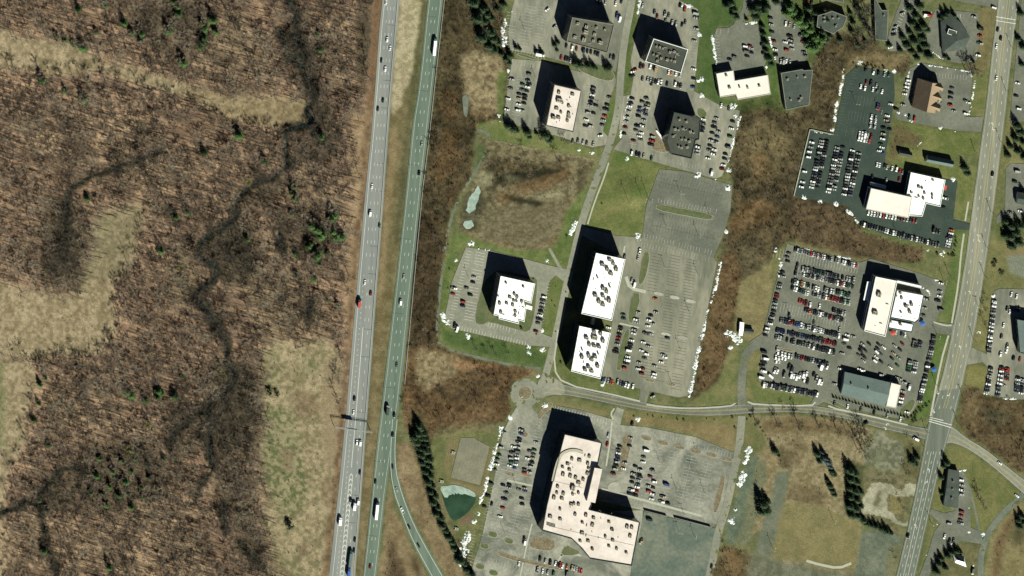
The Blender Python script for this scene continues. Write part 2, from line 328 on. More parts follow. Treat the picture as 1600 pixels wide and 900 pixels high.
# ------------------------------------------------------------------ the ground: one sheet, its own colours laid out as in the survey
STEP = 1.6
us = np.concatenate([[-9000, -4000, -1500, -500, -200], np.arange(-70, 1671, STEP), [1800, 2200, 3200, 6000, 11000]])
vv = np.concatenate([[-9000, -4000, -1500, -500, -160], np.arange(-70, 971, STEP), [1060, 1400, 2400, 5000, 10000]])
NU, NV = len(us), len(vv)
U, Vv = np.meshgrid(us, vv)                                  # rows = v
wu = U + 9 * (fbm(U, Vv, 22, 3) - .5) + 5 * (fbm(U, Vv, 6, 5, 2) - .5)
wv = Vv + 9 * (fbm(U, Vv, 22, 9) - .5) + 5 * (fbm(U, Vv, 6, 11, 2) - .5)
def inpoly(P, X, Y):
    c = np.zeros(X.shape, bool); j = len(P) - 1
    for i in range(len(P)):
        xi, yi = P[i][0], P[i][1]; xj, yj = P[j][0], P[j][1]
        if yi != yj:
            c ^= ((yi > Y) != (yj > Y)) & (X < (xj - xi) * (Y - yi) / (yj - yi) + xi)
        j = i
    return c
def blur(a, r):
    r = int(round(r))
    if r < 1: return a
    for ax in (0, 1):
        for _ in range(2):
            p = np.pad(a, [(r + 1, r) if k == ax else (0, 0) for k in (0, 1)], mode='edge'); c = np.cumsum(p, axis=ax)
            n = 2 * r + 1
            a = (np.take(c, range(n, c.shape[ax]), axis=ax) - np.take(c, range(0, c.shape[ax] - n), axis=ax)) / n
    return a
def region(P, soft=2.0, wild=True):
    xs = [p[0] for p in P]; ys = [p[1] for p in P]; pad = soft * 5 + 14
    i0, i1 = np.searchsorted(vv, min(ys) - pad), np.searchsorted(vv, max(ys) + pad)
    j0, j1 = np.searchsorted(us, min(xs) - pad), np.searchsorted(us, max(xs) + pad)
    sl = (slice(i0, i1), slice(j0, j1))
    m = inpoly(P, (wu if wild else U)[sl], (wv if wild else Vv)[sl]).astype(np.float64)
    return sl, blur(m, soft / STEP)
C3 = np.zeros((NV, NU, 3)); WILD = np.ones((NV, NU)); FOREST = np.zeros((NV, NU)); SCRUB = np.zeros((NV, NU))
n_big = fbm(U, Vv, 60, 21); n_mid = fbm(U, Vv, 16, 31); n_sm = fbm(U, Vv, 5, 41, 3)
ca, sa = math.cos(R(21)), math.sin(R(21)); SU = U * ca + Vv * sa; SV = -U * sa + Vv * ca
shadow_streak = fbm(SU / 9, SV, 5, 51, 3)                            # trunk-shadow streaks painted into the litter colour
def ramp(n, a, b, lo=.35, hi=.65):
    t = np.clip((n - lo) / (hi - lo), 0, 1)[..., None]
    return np.array(a) * (1 - t) + np.array(b) * t
def paint(P, a, b=None, soft=2.0, alpha=1.0, wild=True, noise=None, w=None, f=None, s=None, lo=.35, hi=.65):
    sl, m = region(P, soft, wild); b = b or a
    n = (noise if noise is not None else .5 * n_mid + .5 * n_sm)[sl]
    C3[sl] = C3[sl] * (1 - (m * alpha)[..., None]) + ramp(n, a, b, lo, hi) * (m * alpha)[..., None]
    for A, x in ((WILD, w), (FOREST, f), (SCRUB, s)):
        if x is not None: A[sl] = A[sl] * (1 - m) + x * m
# base: oak-leaf litter with painted trunk-shadow streaks in the west, rough olive grass in the east
LIT_A, LIT_B = (.125, .082, .055), (.285, .188, .122)
C3[:] = ramp(.5 * shadow_streak + .15 * n_sm + .35 * n_big, LIT_A, LIT_B, .36, .64)
FOREST[:] = 1.0
EASTP = [(600, -9000), (600, 0), (575, 330), (540, 700), (515, 900), (505, 10000), (12000, 10000), (12000, -9000)]
paint(EASTP, (.070, .080, .034), (.115, .110, .055), wild=False, f=0, w=.25)
TANA, TANB = (.138, .110, .064), (.25, .198, .128)
GRNA, GRNB = (.062, .084, .026), (.098, .112, .040)
BRNA, BRNB = (.042, .034, .019), (.100, .075, .041)
REDA, REDB = (.072, .044, .021), (.135, .083, .042)
# western fields
def field(P, a=TANA, b=TANB, **k):
    k.setdefault('soft', 4.5); k.setdefault('noise', .75 * n_sm + .25 * n_mid); k.setdefault('s', .1); paint(P, a, b, f=0, w=.35, **k)
field([(-60, 46), (0, 42), (36, 58), (100, 68), (160, 84), (158, 99), (200, 100), (260, 120), (320, 140), (330, 156), (260, 146), (200, 128), (160, 114), (90, 116), (40, 108), (-60, 104)], soft=2.5)
field([(300, 138), (360, 146), (430, 150), (490, 156), (488, 196), (445, 206), (400, 196), (340, 180), (310, 162)], (.125, .095, .054), (.205, .162, .098), soft=5, s=.3)
field([(150, 338), (180, 326), (222, 320), (224, 345), (214, 372), (205, 420), (185, 430), (178, 455), (180, 520), (158, 552), (90, 560), (-90, 562), (-90, 441), (0, 441), (50, 450), (112, 458), (126, 440), (140, 390)])
field([(-90, 558), (46, 562), (58, 590), (44, 640), (40, 700), (14, 728), (8, 780), (10, 990), (-90, 990)], soft=3)
paint([(-90, 560), (6, 560), (9, 700), (-90, 700)], (.085, .10, .045), (.13, .135, .065), soft=3, alpha=.7)
paint([(168, 345), (178, 335), (192, 334), (180, 345), (160, 380), (150, 412), (132, 452), (128, 450), (148, 405)], (.12, .135, .05), (.15, .15, .07), soft=2, alpha=.7)
paint([(178, 344), (200, 346), (204, 362), (182, 362)], (.13, .09, .055), soft=3, alpha=.8)
paint([(154, 422), (166, 422), (166, 446), (154, 446)], (.12, .085, .05), soft=2, alpha=.8)
paint([(90, 350), (150, 380), (140, 440), (110, 456), (60, 440), (60, 400)], (.07, .055, .037), (.12, .09, .058), soft=6, alpha=.6)
field([(410, 546), (422, 532), (446, 528), (470, 536), (488, 524), (512, 530), (526, 544), (534, 560), (532, 640), (526, 760), (516, 850), (508, 990), (446, 990), (436, 920), (420, 880), (426, 856), (406, 820), (414, 770), (404, 730), (398, 690), (410, 660), (402, 620), (412, 585)], (.13, .11, .062), (.24, .195, .122), soft=6, s=.2)
for P, al in (([(408, 540), (440, 560), (440, 600), (420, 620), (408, 600)], .5), ([(420, 630), (452, 640), (470, 700), (480, 770), (460, 810), (430, 800), (414, 740), (410, 680)], .85), ([(470, 550), (500, 570), (490, 590), (470, 575)], .6), ([(440, 815), (462, 812), (460, 828), (445, 828)], .8), ([(430, 880), (470, 860), (470, 900), (430, 920)], .4)):
    paint(P, (.062, .080, .032), (.175, .155, .09), soft=4, alpha=al * .9, noise=n_sm, lo=.4, hi=.56)
paint([(440, 700), (462, 705), (456, 740), (442, 738)], (.15, .115, .072), soft=3, alpha=.8)
paint([(505, 560), (528, 560), (528, 700), (512, 760), (504, 680)], (.20, .155, .10), (.155, .115, .07), soft=4, alpha=.7)
for P in ([(460, 605), (492, 615), (500, 640), (478, 660), (460, 640)], [(466, 845), (480, 842), (482, 866), (466, 872)], [(400, 860), (440, 880), (460, 900), (400, 930)], [(505, 750), (516, 752), (512, 790), (503, 788)]):
    paint(P, (.10, .072, .045), (.16, .115, .07), soft=4, alpha=.75)
paint([(150, 338), (180, 326), (222, 320), (224, 345), (214, 372), (205, 420), (185, 430), (160, 440), (130, 440), (140, 390)], (.11, .095, .055), (.175, .145, .09), soft=5, alpha=.75, noise=n_sm)
# flood-plain ground along the creek, open tan patches
for P in ([(270, 395), (300, 380), (312, 440), (300, 470), (270, 480), (262, 430)], [(330, 40), (370, 20), (410, 60), (380, 100), (330, 90)], [(395, 480), (440, 500), (450, 525), (410, 530), (392, 510)], [(380, 430), (440, 440), (500, 480), (520, 520), (440, 505), (390, 470)]):
    paint(P, (.13, .105, .06), (.21, .165, .10), soft=8, alpha=.6)
for P in ([(330, 360), (390, 350), (390, 440), (350, 450), (320, 410)], [(340, 560), (400, 560), (400, 700), (340, 700), (330, 640)], [(330, 720), (400, 740), (405, 800), (340, 810)], [(130, 690), (250, 690), (270, 760), (210, 800), (120, 790)], [(200, 0), (330, 0), (330, 100), (250, 90), (200, 40)], [(430, 330), (500, 340), (520, 380), (440, 400)], [(60, 740), (140, 720), (120, 800), (60, 800)]):
    paint(P, (.036, .031, .02), (.085, .066, .042), soft=9, alpha=.8)
# motorway verges
paint([(560, -80), (588, -80), (574, 150), (560, 150), (554, 100)], (.045, .036, .024), (.085, .06, .036), soft=3, f=.15, w=.5)
paint([(588, -80), (612, -80), (583, 190), (572, 190)], (.13, .08, .045), (.095, .062, .036), soft=2, f=0, w=.3)
paint([(545, 170), (580, 170), (569, 330), (554, 500), (544, 500), (536, 380), (548, 300)], (.155, .105, .06), (.23, .17, .105), soft=5, alpha=.85, f=.12, w=.3)
paint([(572, 190), (584, 190), (569, 330), (553, 500), (536, 700), (514, 900), (506, 990), (492, 990), (503, 900), (527, 700), (543, 500), (559, 330)], (.085, .058, .034), (.15, .10, .058), soft=2, f=0, w=.3)
# median: tan turf in the north, older dark turf to the south
MED = [(633, -80), (680, -80), (643, 200), (635, 297), (600, 600), (578, 800), (560, 990), (546, 990), (570, 700), (598, 330), (610, 165)]
paint(MED, (.082, .068, .032), (.125, .105, .055), soft=1, wild=False, w=.15)
paint([(632, -80), (662, -80), (655, 60), (645, 100), (640, 130), (632, 140), (628, 165), (616, 180), (612, 165), (622, 0)], (.20, .17, .105), (.285, .245, .16), soft=1.2, noise=n_sm)
paint([(664, -20), (669, -20), (655, 133), (643, 200), (635, 297), (625, 380), (616, 380), (628, 240), (645, 110)], (.050, .054, .026), (.07, .066, .034), soft=2, alpha=.8)
paint([(610, 200), (622, 200), (610, 330), (597, 480), (588, 480), (599, 330)], (.15, .11, .06), (.19, .14, .08), soft=2, alpha=.75)
paint([(590, 480), (600, 480), (585, 700), (572, 880), (560, 880), (576, 690)], (.115, .088, .045), (.165, .13, .075), soft=2, alpha=.6)
# scrub belt between the motorway and the offices
paint([(694, -80), (775, -80), (790, 40), (795, 90), (790, 180), (775, 200), (742, 205), (735, 280), (705, 330), (690, 420), (682, 540), (640, 560), (636, 540), (658, 300), (677, 133)], BRNA, BRNB, soft=2, w=1, s=1)
paint([(694, -80), (702, -80), (660, 297), (636, 540), (630, 620), (626, 600), (657, 297), (676, 133)], (.135, .125, .062), (.10, .095, .045), soft=1.5, w=.2, s=0)
paint([(722, 88), (745, 80), (772, 84), (788, 95), (786, 130), (782, 175), (760, 185), (738, 180), (730, 150), (722, 120)], (.125, .095, .055), (.215, .17, .105), soft=3, s=.2, noise=n_sm)
for P in ([(690, 140), (715, 145), (712, 190), (690, 185)], [(690, 200), (720, 200), (715, 260), (680, 290), (674, 240)], [(735, 168), (770, 172), (772, 185), (738, 183)], [(700, 300), (712, 280), (716, 300), (700, 325)]):
    paint(P, REDA, REDB, soft=5, alpha=.75)
paint([(648, 330), (690, 330), (684, 430), (680, 540), (642, 545), (640, 470)], (.038, .029, .017), (.08, .055, .031), soft=3, s=1)
# path shoulder lawns
paint([(778, 110), (790, 110), (786, 180), (778, 190)], GRNA, GRNB, soft=1.5, w=.1, s=0)
paint([(760, 200), (775, 188), (790, 195), (835, 206), (870, 214), (925, 232), (940, 236), (930, 248), (880, 240), (800, 224), (772, 218)], (.078, .10, .032), (.13, .125, .055), soft=1.5, w=.1, s=0)
paint([(745, 190), (772, 190), (775, 215), (745, 205)], (.08, .10, .035), (.13, .12, .055), soft=2, w=.1, s=0)
# wetland basin
paint([(745, 215), (770, 222), (850, 238), (925, 252), (914, 290), (900, 310), (884, 330), (876, 365), (862, 388), (838, 392), (790, 386), (745, 372), (722, 362), (716, 345), (724, 320), (740, 285), (762, 240)], (.105, .075, .042), (.19, .14, .085), soft=2, w=.9, s=.25, noise=n_sm)
paint([(745, 330), (800, 312), (870, 318), (884, 330), (874, 365), (850, 386), (790, 384), (750, 370)], (.115, .085, .05), (.155, .115, .072), soft=3, s=.1, noise=n_sm)
paint([(765, 240), (800, 250), (880, 258), (890, 275), (850, 290), (800, 290), (768, 285), (760, 262)], BRNA, (.14, .09, .05), soft=5, alpha=.8, s=.7)
for P in ([(800, 290), (850, 270), (890, 262), (885, 285), (850, 300), (815, 305)], [(770, 300), (800, 300), (810, 315), (780, 318)]):
    paint(P, (.11, .058, .027), (.16, .095, .05), soft=4, alpha=.8, s=.3)
paint([(780, 276), (800, 270), (860, 264), (880, 262), (870, 272), (820, 282), (785, 284)], (.018, .017, .010), (.032, .027, .016), soft=2.2, alpha=.95)
paint([(782, 303), (800, 306), (820, 311), (852, 317), (842, 324), (800, 315)], (.025, .021, .012), soft=2, alpha=.95)
paint([(755, 290), (768, 285), (782, 278), (784, 284), (770, 292), (758, 298)], (.025, .021, .012), soft=2, alpha=.9); paint([(780, 300), (768, 308), (758, 318), (752, 335), (748, 332), (754, 314), (766, 302)], (.03, .025, .015), soft=2.5, alpha=.85)
for P in ([(745, 262), (770, 272), (765, 290), (748, 292)], [(868, 286), (908, 294), (906, 300), (870, 290)], [(830, 308), (870, 300), (884, 302), (870, 312), (840, 314)], [(790, 276), (818, 278), (815, 282), (790, 281)]):
    paint(P, (.19, .155, .095), (.235, .19, .12), soft=2.5, alpha=.7, s=.1)
paint([(905, 255), (926, 253), (914, 290), (906, 305), (898, 300)], (.055, .042, .024), (.08, .06, .035), soft=2, alpha=.7)
paint([(718, 320), (735, 300), (750, 298), (758, 312), (748, 345), (738, 362), (722, 356)], (.045, .040, .024), (.08, .066, .04), soft=3, alpha=.85)
# lawns round the pond office
paint([(884, 330), (905, 300), (918, 290), (912, 335), (898, 390), (886, 420), (850, 412), (822, 404), (764, 391), (730, 384), (716, 400), (700, 480), (694, 502), (705, 514), (820, 540), (860, 543), (856, 580), (840, 575), (760, 562), (704, 546), (686, 535), (692, 440), (704, 370), (718, 362), (745, 374), (790, 388), (838, 394), (862, 390), (878, 365)], (.062, .085, .027), (.105, .12, .045), soft=1.2, w=.08, s=0)
paint([(688, 520), (700, 516), (820, 543), (856, 548), (852, 572), (830, 570), (760, 556), (700, 540)], (.042, .066, .022), (.062, .084, .030), soft=3, w=.05)
paint(L_MIDLAWN, (.075, .068, .030), (.115, .10, .05), soft=1.5, w=.05)
# scrub south of the pond office
paint([(640, 545), (684, 540), (705, 550), (760, 566), (840, 580), (800, 600), (795, 620), (800, 640), (790, 655), (760, 672), (720, 684), (690, 688), (640, 680), (628, 640), (630, 590)], (.055, .036, .02), (.12, .074, .038), soft=2, w=1, s=.7)
paint([(650, 548), (690, 548), (724, 562), (715, 585), (690, 600), (665, 610), (648, 590)], (.13, .098, .055), (.205, .16, .097), soft=4, s=.25, noise=n_sm)
paint([(700, 562), (760, 568), (838, 580), (836, 584), (790, 575), (745, 574), (722, 584)], (.155, .085, .042), (.22, .14, .08), soft=2.5, s=.1)
paint([(690, 650), (740, 630), (790, 640), (790, 652), (740, 665), (690, 672)], (.09, .055, .029), (.145, .095, .052), soft=4, alpha=.8, s=.5)
paint([(690, 590), (750, 582), (765, 600), (760, 620), (720, 630), (690, 625)], (.05, .037, .021), (.085, .06, .034), soft=6, alpha=.7)
paint([(676, 672), (740, 660), (780, 655), (770, 675), (700, 690), (678, 690)], (.085, .078, .04), (.115, .10, .055), soft=3, alpha=.8, s=.2)
paint([(640, 640), (662, 640), (680, 700), (700, 780), (735, 880), (748, 930), (720, 940), (690, 860), (655, 760), (640, 700)], (.05, .04, .022), (.09, .066, .035), soft=3, w=.5, s=.4)
# basins south-west of the large building
paint([(674, 690), (690, 680), (720, 676), (770, 672), (784, 676), (770, 745), (760, 790), (742, 830), (730, 850), (712, 838), (690, 780), (672, 715)], (.075, .082, .034), (.115, .112, .05), soft=1.5, w=.1, s=0)
paint([(668, 712), (684, 760), (702, 812), (716, 850), (722, 880), (712, 880), (690, 815), (670, 745)], (.115, .105, .055), (.14, .125, .066), soft=1.5)
for P in ([(704, 748), (750, 760), (762, 720), (766, 704), (771, 710), (758, 772), (740, 766), (700, 752)], [(700, 752), (760, 768), (752, 778), (735, 768), (705, 758)], [(696, 690), (722, 683), (716, 690), (702, 745), (697, 742)]):
    paint(P, (.16, .125, .07), (.125, .095, .052), soft=1.5, alpha=.75)
paint([(718, 812), (738, 800), (735, 818), (720, 824)], (.115, .08, .055), soft=2)
# ramp wedge and bank
paint([(608, 770), (603, 790), (592, 900), (588, 990), (722, 990), (664, 895), (640, 848), (618, 800)], (.12, .09, .048), (.175, .135, .08), soft=1.5, w=.3)
paint([(608, 842), (616, 842), (624, 870), (636, 900), (622, 960), (604, 960), (604, 890)], (.055, .04, .024), (.09, .062, .036), soft=3, s=.7)
paint([(636, 860), (646, 866), (660, 900), (652, 905)], (.05, .035, .02), soft=3)
paint([(622, 690), (636, 690), (650, 720), (664, 770), (690, 830), (722, 890), (740, 950), (722, 940), (692, 890), (648, 812), (622, 750)], (.125, .09, .052), (.185, .14, .085), soft=1.5, w=.4, s=.1)
# boulevard verges
paint([(838, 650), (850, 626), (870, 618), (900, 623), (960, 635), (966, 640), (958, 652), (905, 638), (872, 630), (852, 652), (840, 655)], (.085, .092, .038), (.12, .11, .055), soft=1, w=.08)
paint([(868, 626), (950, 642), (948, 650), (900, 640), (868, 632)], (.16, .125, .065), (.13, .105, .052), soft=1.5, alpha=.8)
paint([(978, 642), (1000, 642), (1060, 650), (1150, 650), (1150, 706), (1088, 681), (1008, 664), (975, 660)], (.125, .098, .05), (.165, .128, .068), soft=1.2, w=.12)
paint([(980, 641), (1060, 649), (1148, 650), (1150, 662), (1060, 660), (980, 650)], (.085, .09, .036), (.12, .11, .05), soft=2, alpha=.8)
paint([(885, 592), (940, 594), (1000, 610), (996, 628), (960, 617), (884, 598), (870, 575), (862, 560), (872, 530), (892, 584)], (.072, .088, .032), (.105, .108, .046), soft=1, w=.08)
paint([(866, 512), (872, 512), (892, 575), (940, 592), (885, 594), (866, 575)], (.062, .078, .026), (.085, .09, .036), soft=1, w=.05)
paint([(880, 425), (888, 452), (868, 530), (846, 525), (858, 445), (870, 432)], (.072, .092, .030), (.10, .11, .042), soft=1, w=.05)
# mown knoll north of the twin offices
paint([(960, 236), (985, 236), (1036, 252), (1030, 264), (1010, 320), (1003, 371), (962, 367), (912, 352), (922, 320), (940, 280)], (.078, .092, .032), (.115, .118, .046), soft=1.2, w=.08)
paint([(958, 236), (980, 236), (1000, 252), (975, 258), (958, 256)], (.055, .085, .024), soft=3, alpha=.8)
paint([(985, 282), (1008, 285), (1010, 305), (990, 312), (980, 300)], (.05, .075, .022), soft=5, alpha=.7)
paint([(978, 312), (1010, 312), (1005, 322), (950, 335), (930, 345), (935, 330)], (.13, .12, .05), (.165, .145, .07), soft=4, alpha=.75)
paint([(985, 234), (1116, 276), (1140, 286), (1138, 291), (1072, 266), (1030, 262), (985, 242)], (.075, .088, .032), (.105, .105, .045), soft=1, w=.05)
# green between the northern offices
paint([(962, 60), (972, 60), (975, 20), (985, -60), (1000, -60), (996, 30), (984, 95), (990, 120), (984, 146), (966, 146), (962, 120)], (.048, .07, .022), (.075, .09, .033), soft=1.5, w=.05)
paint([(958, 0), (978, 0), (972, 60), (964, 105), (955, 80), (952, 50)], (.05, .07, .024), (.078, .09, .034), soft=1.5, w=.05)
paint([(950, 160), (964, 150), (960, 185), (948, 222), (942, 214), (946, 190)], (.06, .09, .026), (.085, .105, .036), soft=1, w=.05)
paint([(1060, -60), (1160, -60), (1160, 10), (1146, 38), (1138, 43), (1120, 44), (1116, 60), (1118, 110), (1122, 152), (1155, 158), (1204, 150), (1202, 160), (1156, 172), (1122, 162), (1086, 142), (1090, 60), (1090, 14), (1060, 0)], (.040, .066, .021), (.060, .082, .030), soft=1.5, w=.05)
paint([(1185, -60), (1204, -60), (1204, 60), (1214, 100), (1218, 175), (1204, 175), (1204, 115), (1196, 106), (1188, 45), (1182, 10)], (.042, .074, .02), (.07, .095, .03), soft=1.5, w=.05)
paint([(1224, -60), (1275, -60), (1285, 40), (1285, 90), (1262, 100), (1262, 82), (1248, 36), (1226, 25)], (.040, .062, .02), (.07, .08, .03), soft=2, w=.1)
paint([(1155, 158), (1215, 150), (1228, 172), (1230, 200), (1150, 190)], (.032, .042, .016), (.065, .075, .026), soft=3, w=.4, s=.3)
# the wood between the office park and the car dealers
paint([(1156, 176), (1200, 170), (1225, 180), (1262, 165), (1270, 110), (1285, 60), (1330, 50), (1368, 64), (1388, 80), (1420, 80), (1425, 100), (1412, 120), (1397, 113), (1338, 100), (1318, 112), (1302, 208), (1266, 200), (1240, 306), (1326, 316), (1342, 350), (1380, 368), (1440, 384), (1442, 412), (1410, 418), (1340, 404), (1246, 380), (1228, 378), (1210, 400), (1165, 440), (1150, 470), (1148, 520), (1135, 560), (1120, 600), (1085, 625), (1078, 622), (1090, 585), (1110, 470), (1125, 405), (1143, 330), (1146, 285), (1140, 250)], (.048, .039, .022), (.11, .082, .046), soft=2.5, w=1, s=1)
paint([(1165, 195), (1205, 190), (1235, 215), (1225, 260), (1200, 275), (1170, 270), (1160, 230)], (.095, .076, .04), (.155, .12, .066), soft=8, alpha=.8, s=.6)
paint([(1170, 240), (1200, 235), (1205, 270), (1180, 275)], REDA, (.15, .09, .045), soft=7, alpha=.7)
paint([(1165, 310), (1205, 312), (1210, 345), (1175, 352), (1140, 372), (1135, 350)], REDA, REDB, soft=5, alpha=.75, s=.5)
paint([(1225, 310), (1320, 320), (1345, 355), (1440, 386), (1440, 412), (1350, 402), (1240, 372)], (.072, .05, .029), (.125, .085, .05), soft=3, alpha=.8, s=.8)
paint([(1200, 300), (1240, 306), (1325, 318), (1340, 345), (1320, 335), (1250, 318), (1205, 315)], (.04, .032, .02), (.08, .06, .035), soft=3, alpha=.6)
paint([(1128, 400), (1150, 395), (1160, 430), (1150, 470), (1145, 520), (1130, 570), (1100, 615), (1088, 600), (1108, 490)], (.078, .048, .024), (.145, .09, .046), soft=4, alpha=.65, s=.6)
paint([(1155, 385), (1185, 380), (1195, 420), (1180, 440), (1160, 430)], (.08, .068, .042), (.12, .098, .06), soft=5, alpha=.6, s=.6)
paint([(1330, 80), (1425, 85), (1410, 100), (1395, 113), (1338, 100), (1318, 108)], (.13, .098, .05), (.175, .135, .075), soft=3, alpha=.7, s=.3)
# tan slope and lawns by the main dealer
paint([(1158, 440), (1208, 410), (1216, 420), (1204, 470), (1192, 520), (1178, 536), (1168, 530), (1150, 520), (1150, 480)], (.12, .10, .05), (.165, .135, .07), soft=2, w=.2, s=0)
paint([(1206, 400), (1226, 384), (1218, 420), (1206, 440)], (.085, .088, .038), (.12, .11, .05), soft=1.5, s=0, w=.1)
paint([(1140, 545), (1150, 545), (1156, 560), (1152, 590), (1148, 632), (1100, 634), (1080, 632), (1090, 622), (1110, 612), (1130, 575)], (.088, .098, .038), (.135, .122, .058), soft=1.5, w=.1, s=0)
paint([(1172, 548), (1190, 548), (1185, 596), (1274, 618), (1264, 630), (1180, 628), (1168, 620), (1168, 580)], (.085, .092, .036), (.14, .12, .058), soft=1.2, w=.1, s=0)
paint([(1168, 602), (1270, 622), (1264, 630), (1180, 628)], (.068, .09, .03), soft=2, alpha=.7)
paint([(1345, 352), (1440, 382), (1490, 392), (1486, 440), (1476, 446), (1440, 428), (1360, 402), (1345, 404), (1440, 414), (1442, 388), (1380, 370)], (.075, .085, .034), (.12, .112, .052), soft=1.5, w=.1, s=0)
paint([(1345, 350), (1440, 380), (1438, 388), (1380, 372), (1345, 358)], (.088, .10, .04), soft=1.5, s=0)
paint([(1246, 380), (1350, 404), (1440, 424), (1440, 430), (1360, 408), (1246, 386)], (.12, .10, .052), soft=1.5, s=0, w=.1)
# avenue verges
paint([(1538, 100), (1548, 100), (1541, 160), (1534, 182), (1512, 180), (1522, 112)], (.082, .094, .034), (.125, .115, .05), soft=1.2, w=.05, s=0)
paint([(1528, 10), (1556, 14), (1549, 88), (1542, 110), (1528, 112), (1500, 100), (1530, 92)], (.095, .080, .038), (.13, .108, .055), soft=1.5, w=.2, s=.1)
paint([(1402, 188), (1440, 195), (1496, 205), (1532, 208), (1522, 245), (1495, 243), (1490, 258), (1525, 258), (1520, 300), (1514, 345), (1492, 340), (1498, 283), (1480, 278), (1420, 266), (1388, 255), (1384, 245), (1394, 210)], (.075, .09, .030), (.118, .118, .046), soft=1.2, w=.08, s=0)
paint([(1395, 200), (1410, 195), (1440, 215), (1436, 232), (1410, 228), (1400, 250), (1388, 255)], (.085, .062, .034), (.12, .09, .05), soft=4, alpha=.85, s=.5)
paint([(1490, 360), (1512, 360), (1508, 420), (1498, 448), (1487, 505), (1466, 502), (1478, 448), (1486, 440)], (.062, .09, .028), (.10, .112, .042), soft=1.2, w=.05, s=0)
paint([(1462, 522), (1484, 524), (1474, 560), (1462, 608), (1448, 652), (1420, 656), (1428, 645), (1442, 620), (1456, 560)], (.055, .088, .025), (.085, .105, .036), soft=1.2, w=.05, s=0)
paint([(1568, 190), (1700, 190), (1700, 262), (1580, 258), (1572, 262), (1562, 300), (1558, 330), (1572, 345), (1700, 350), (1700, 452), (1562, 450), (1552, 456), (1542, 552), (1518, 540), (1538, 440), (1556, 320)], (.095, .095, .040), (.135, .12, .056), soft=1.2, w=.1, s=0)
paint([(1555, 330), (1575, 340), (1600, 345), (1600, 375), (1570, 378), (1552, 370)], (.055, .072, .026), (.08, .09, .034), soft=3, alpha=.8)
paint([(1574, 402), (1600, 396), (1660, 400), (1660, 432), (1598, 434), (1578, 426)], (.12, .128, .098), (.145, .148, .115), soft=2)
paint([(1572, 382), (1600, 386), (1640, 390), (1574, 402)], (.155, .115, .058), soft=2, alpha=.8)
paint([(1511, 572), (1532, 570), (1544, 580), (1540, 602), (1530, 608), (1508, 602)], (.115, .108, .042), (.145, .13, .055), soft=1, w=.05)
paint([(1506, 602), (1530, 606), (1540, 618), (1588, 626), (1700, 626), (1700, 800), (1600, 742), (1565, 718), (1540, 698), (1510, 680), (1498, 664)], (.070, .05, .027), (.125, .09, .05), soft=2, w=.9, s=.8)
paint([(1505, 620), (1530, 618), (1532, 665), (1520, 680), (1500, 660)], (.11, .082, .042), (.15, .115, .062), soft=5, alpha=.6, s=.4)
paint([(1540, 640), (1575, 640), (1580, 660), (1545, 660)], (.055, .055, .034), soft=5, alpha=.7)
# south-east meadows
paint([(1176, 650), (1252, 648), (1320, 656), (1362, 672), (1352, 690), (1350, 730), (1322, 720), (1320, 800), (1345, 820), (1345, 850), (1335, 900), (1330, 960), (1180, 960), (1202, 870), (1216, 820), (1236, 737), (1214, 735), (1204, 775), (1190, 830), (1150, 850), (1160, 815), (1184, 716), (1170, 700)], (.135, .108, .06), (.20, .16, .10), soft=2, w=.5, s=.1, noise=n_sm)
paint([(1190, 655), (1250, 650), (1318, 660), (1336, 672), (1330, 682), (1260, 676), (1190, 676)], (.092, .066, .034), (.115, .085, .045), soft=3, alpha=.85)
paint([(1166, 652), (1186, 656), (1200, 690), (1190, 712), (1170, 706), (1162, 690)], (.08, .085, .036), (.11, .10, .046), soft=3, w=.15, s=0)
paint([(1215, 782), (1260, 786), (1300, 796), (1342, 820), (1344, 850), (1334, 890), (1300, 890), (1198, 870)], (.118, .105, .05), (.155, .128, .065), soft=1.5, w=.15, s=0)
for P in ([(1240, 750), (1290, 765), (1292, 792), (1250, 780), (1228, 775)], [(1225, 705), (1250, 705), (1250, 725), (1222, 730)], [(1225, 690), (1250, 684), (1260, 700), (1235, 700)]):
    paint(P, (.075, .055, .03), (.12, .09, .05), soft=4, alpha=.75, s=.3)
paint([(1184, 716), (1200, 720), (1192, 780), (1170, 850), (1150, 850), (1164, 800)], (.095, .10, .062), (.115, .112, .07), soft=2)
paint([(1194, 700), (1215, 706), (1204, 740), (1196, 740)], (.16, .115, .06), (.195, .15, .085), soft=3, alpha=.7)
paint([(1130, 850), (1180, 868), (1195, 905), (1170, 960), (1100, 960), (1110, 890)], (.07, .056, .03), (.125, .09, .048), soft=4, w=.5, s=.7)
paint([(1130, 862), (1150, 858), (1160, 895), (1130, 900)], (.15, .085, .04), (.19, .13, .07), soft=4, alpha=.7)
paint([(1322, 720), (1350, 728), (1350, 770), (1343, 815), (1322, 800)], (.045, .05, .024), (.085, .08, .038), soft=3, w=.4, s=.4)
paint([(1350, 735), (1410, 735), (1440, 720), (1436, 755), (1400, 850), (1343, 815), (1352, 770)], (.082, .078, .042), (.135, .118, .066), soft=2, w=.3, s=.15, noise=n_sm)
paint([(1388, 776), (1412, 778), (1410, 800), (1390, 800)], (.16, .13, .06), soft=3, alpha=.8)
paint([(1404, 690), (1438, 700), (1434, 755), (1412, 735)], (.065, .062, .03), (.09, .08, .042), soft=2, w=.2, s=.2)
paint([(1376, 674), (1434, 688), (1440, 700), (1410, 692), (1380, 682)], (.105, .095, .045), soft=1.5, s=0, w=.05)
paint([(1412, 845), (1420, 830), (1400, 905), (1380, 960), (1330, 960), (1336, 900), (1394, 905), (1398, 860)], (.10, .095, .045), (.13, .115, .06), soft=2, w=.15)
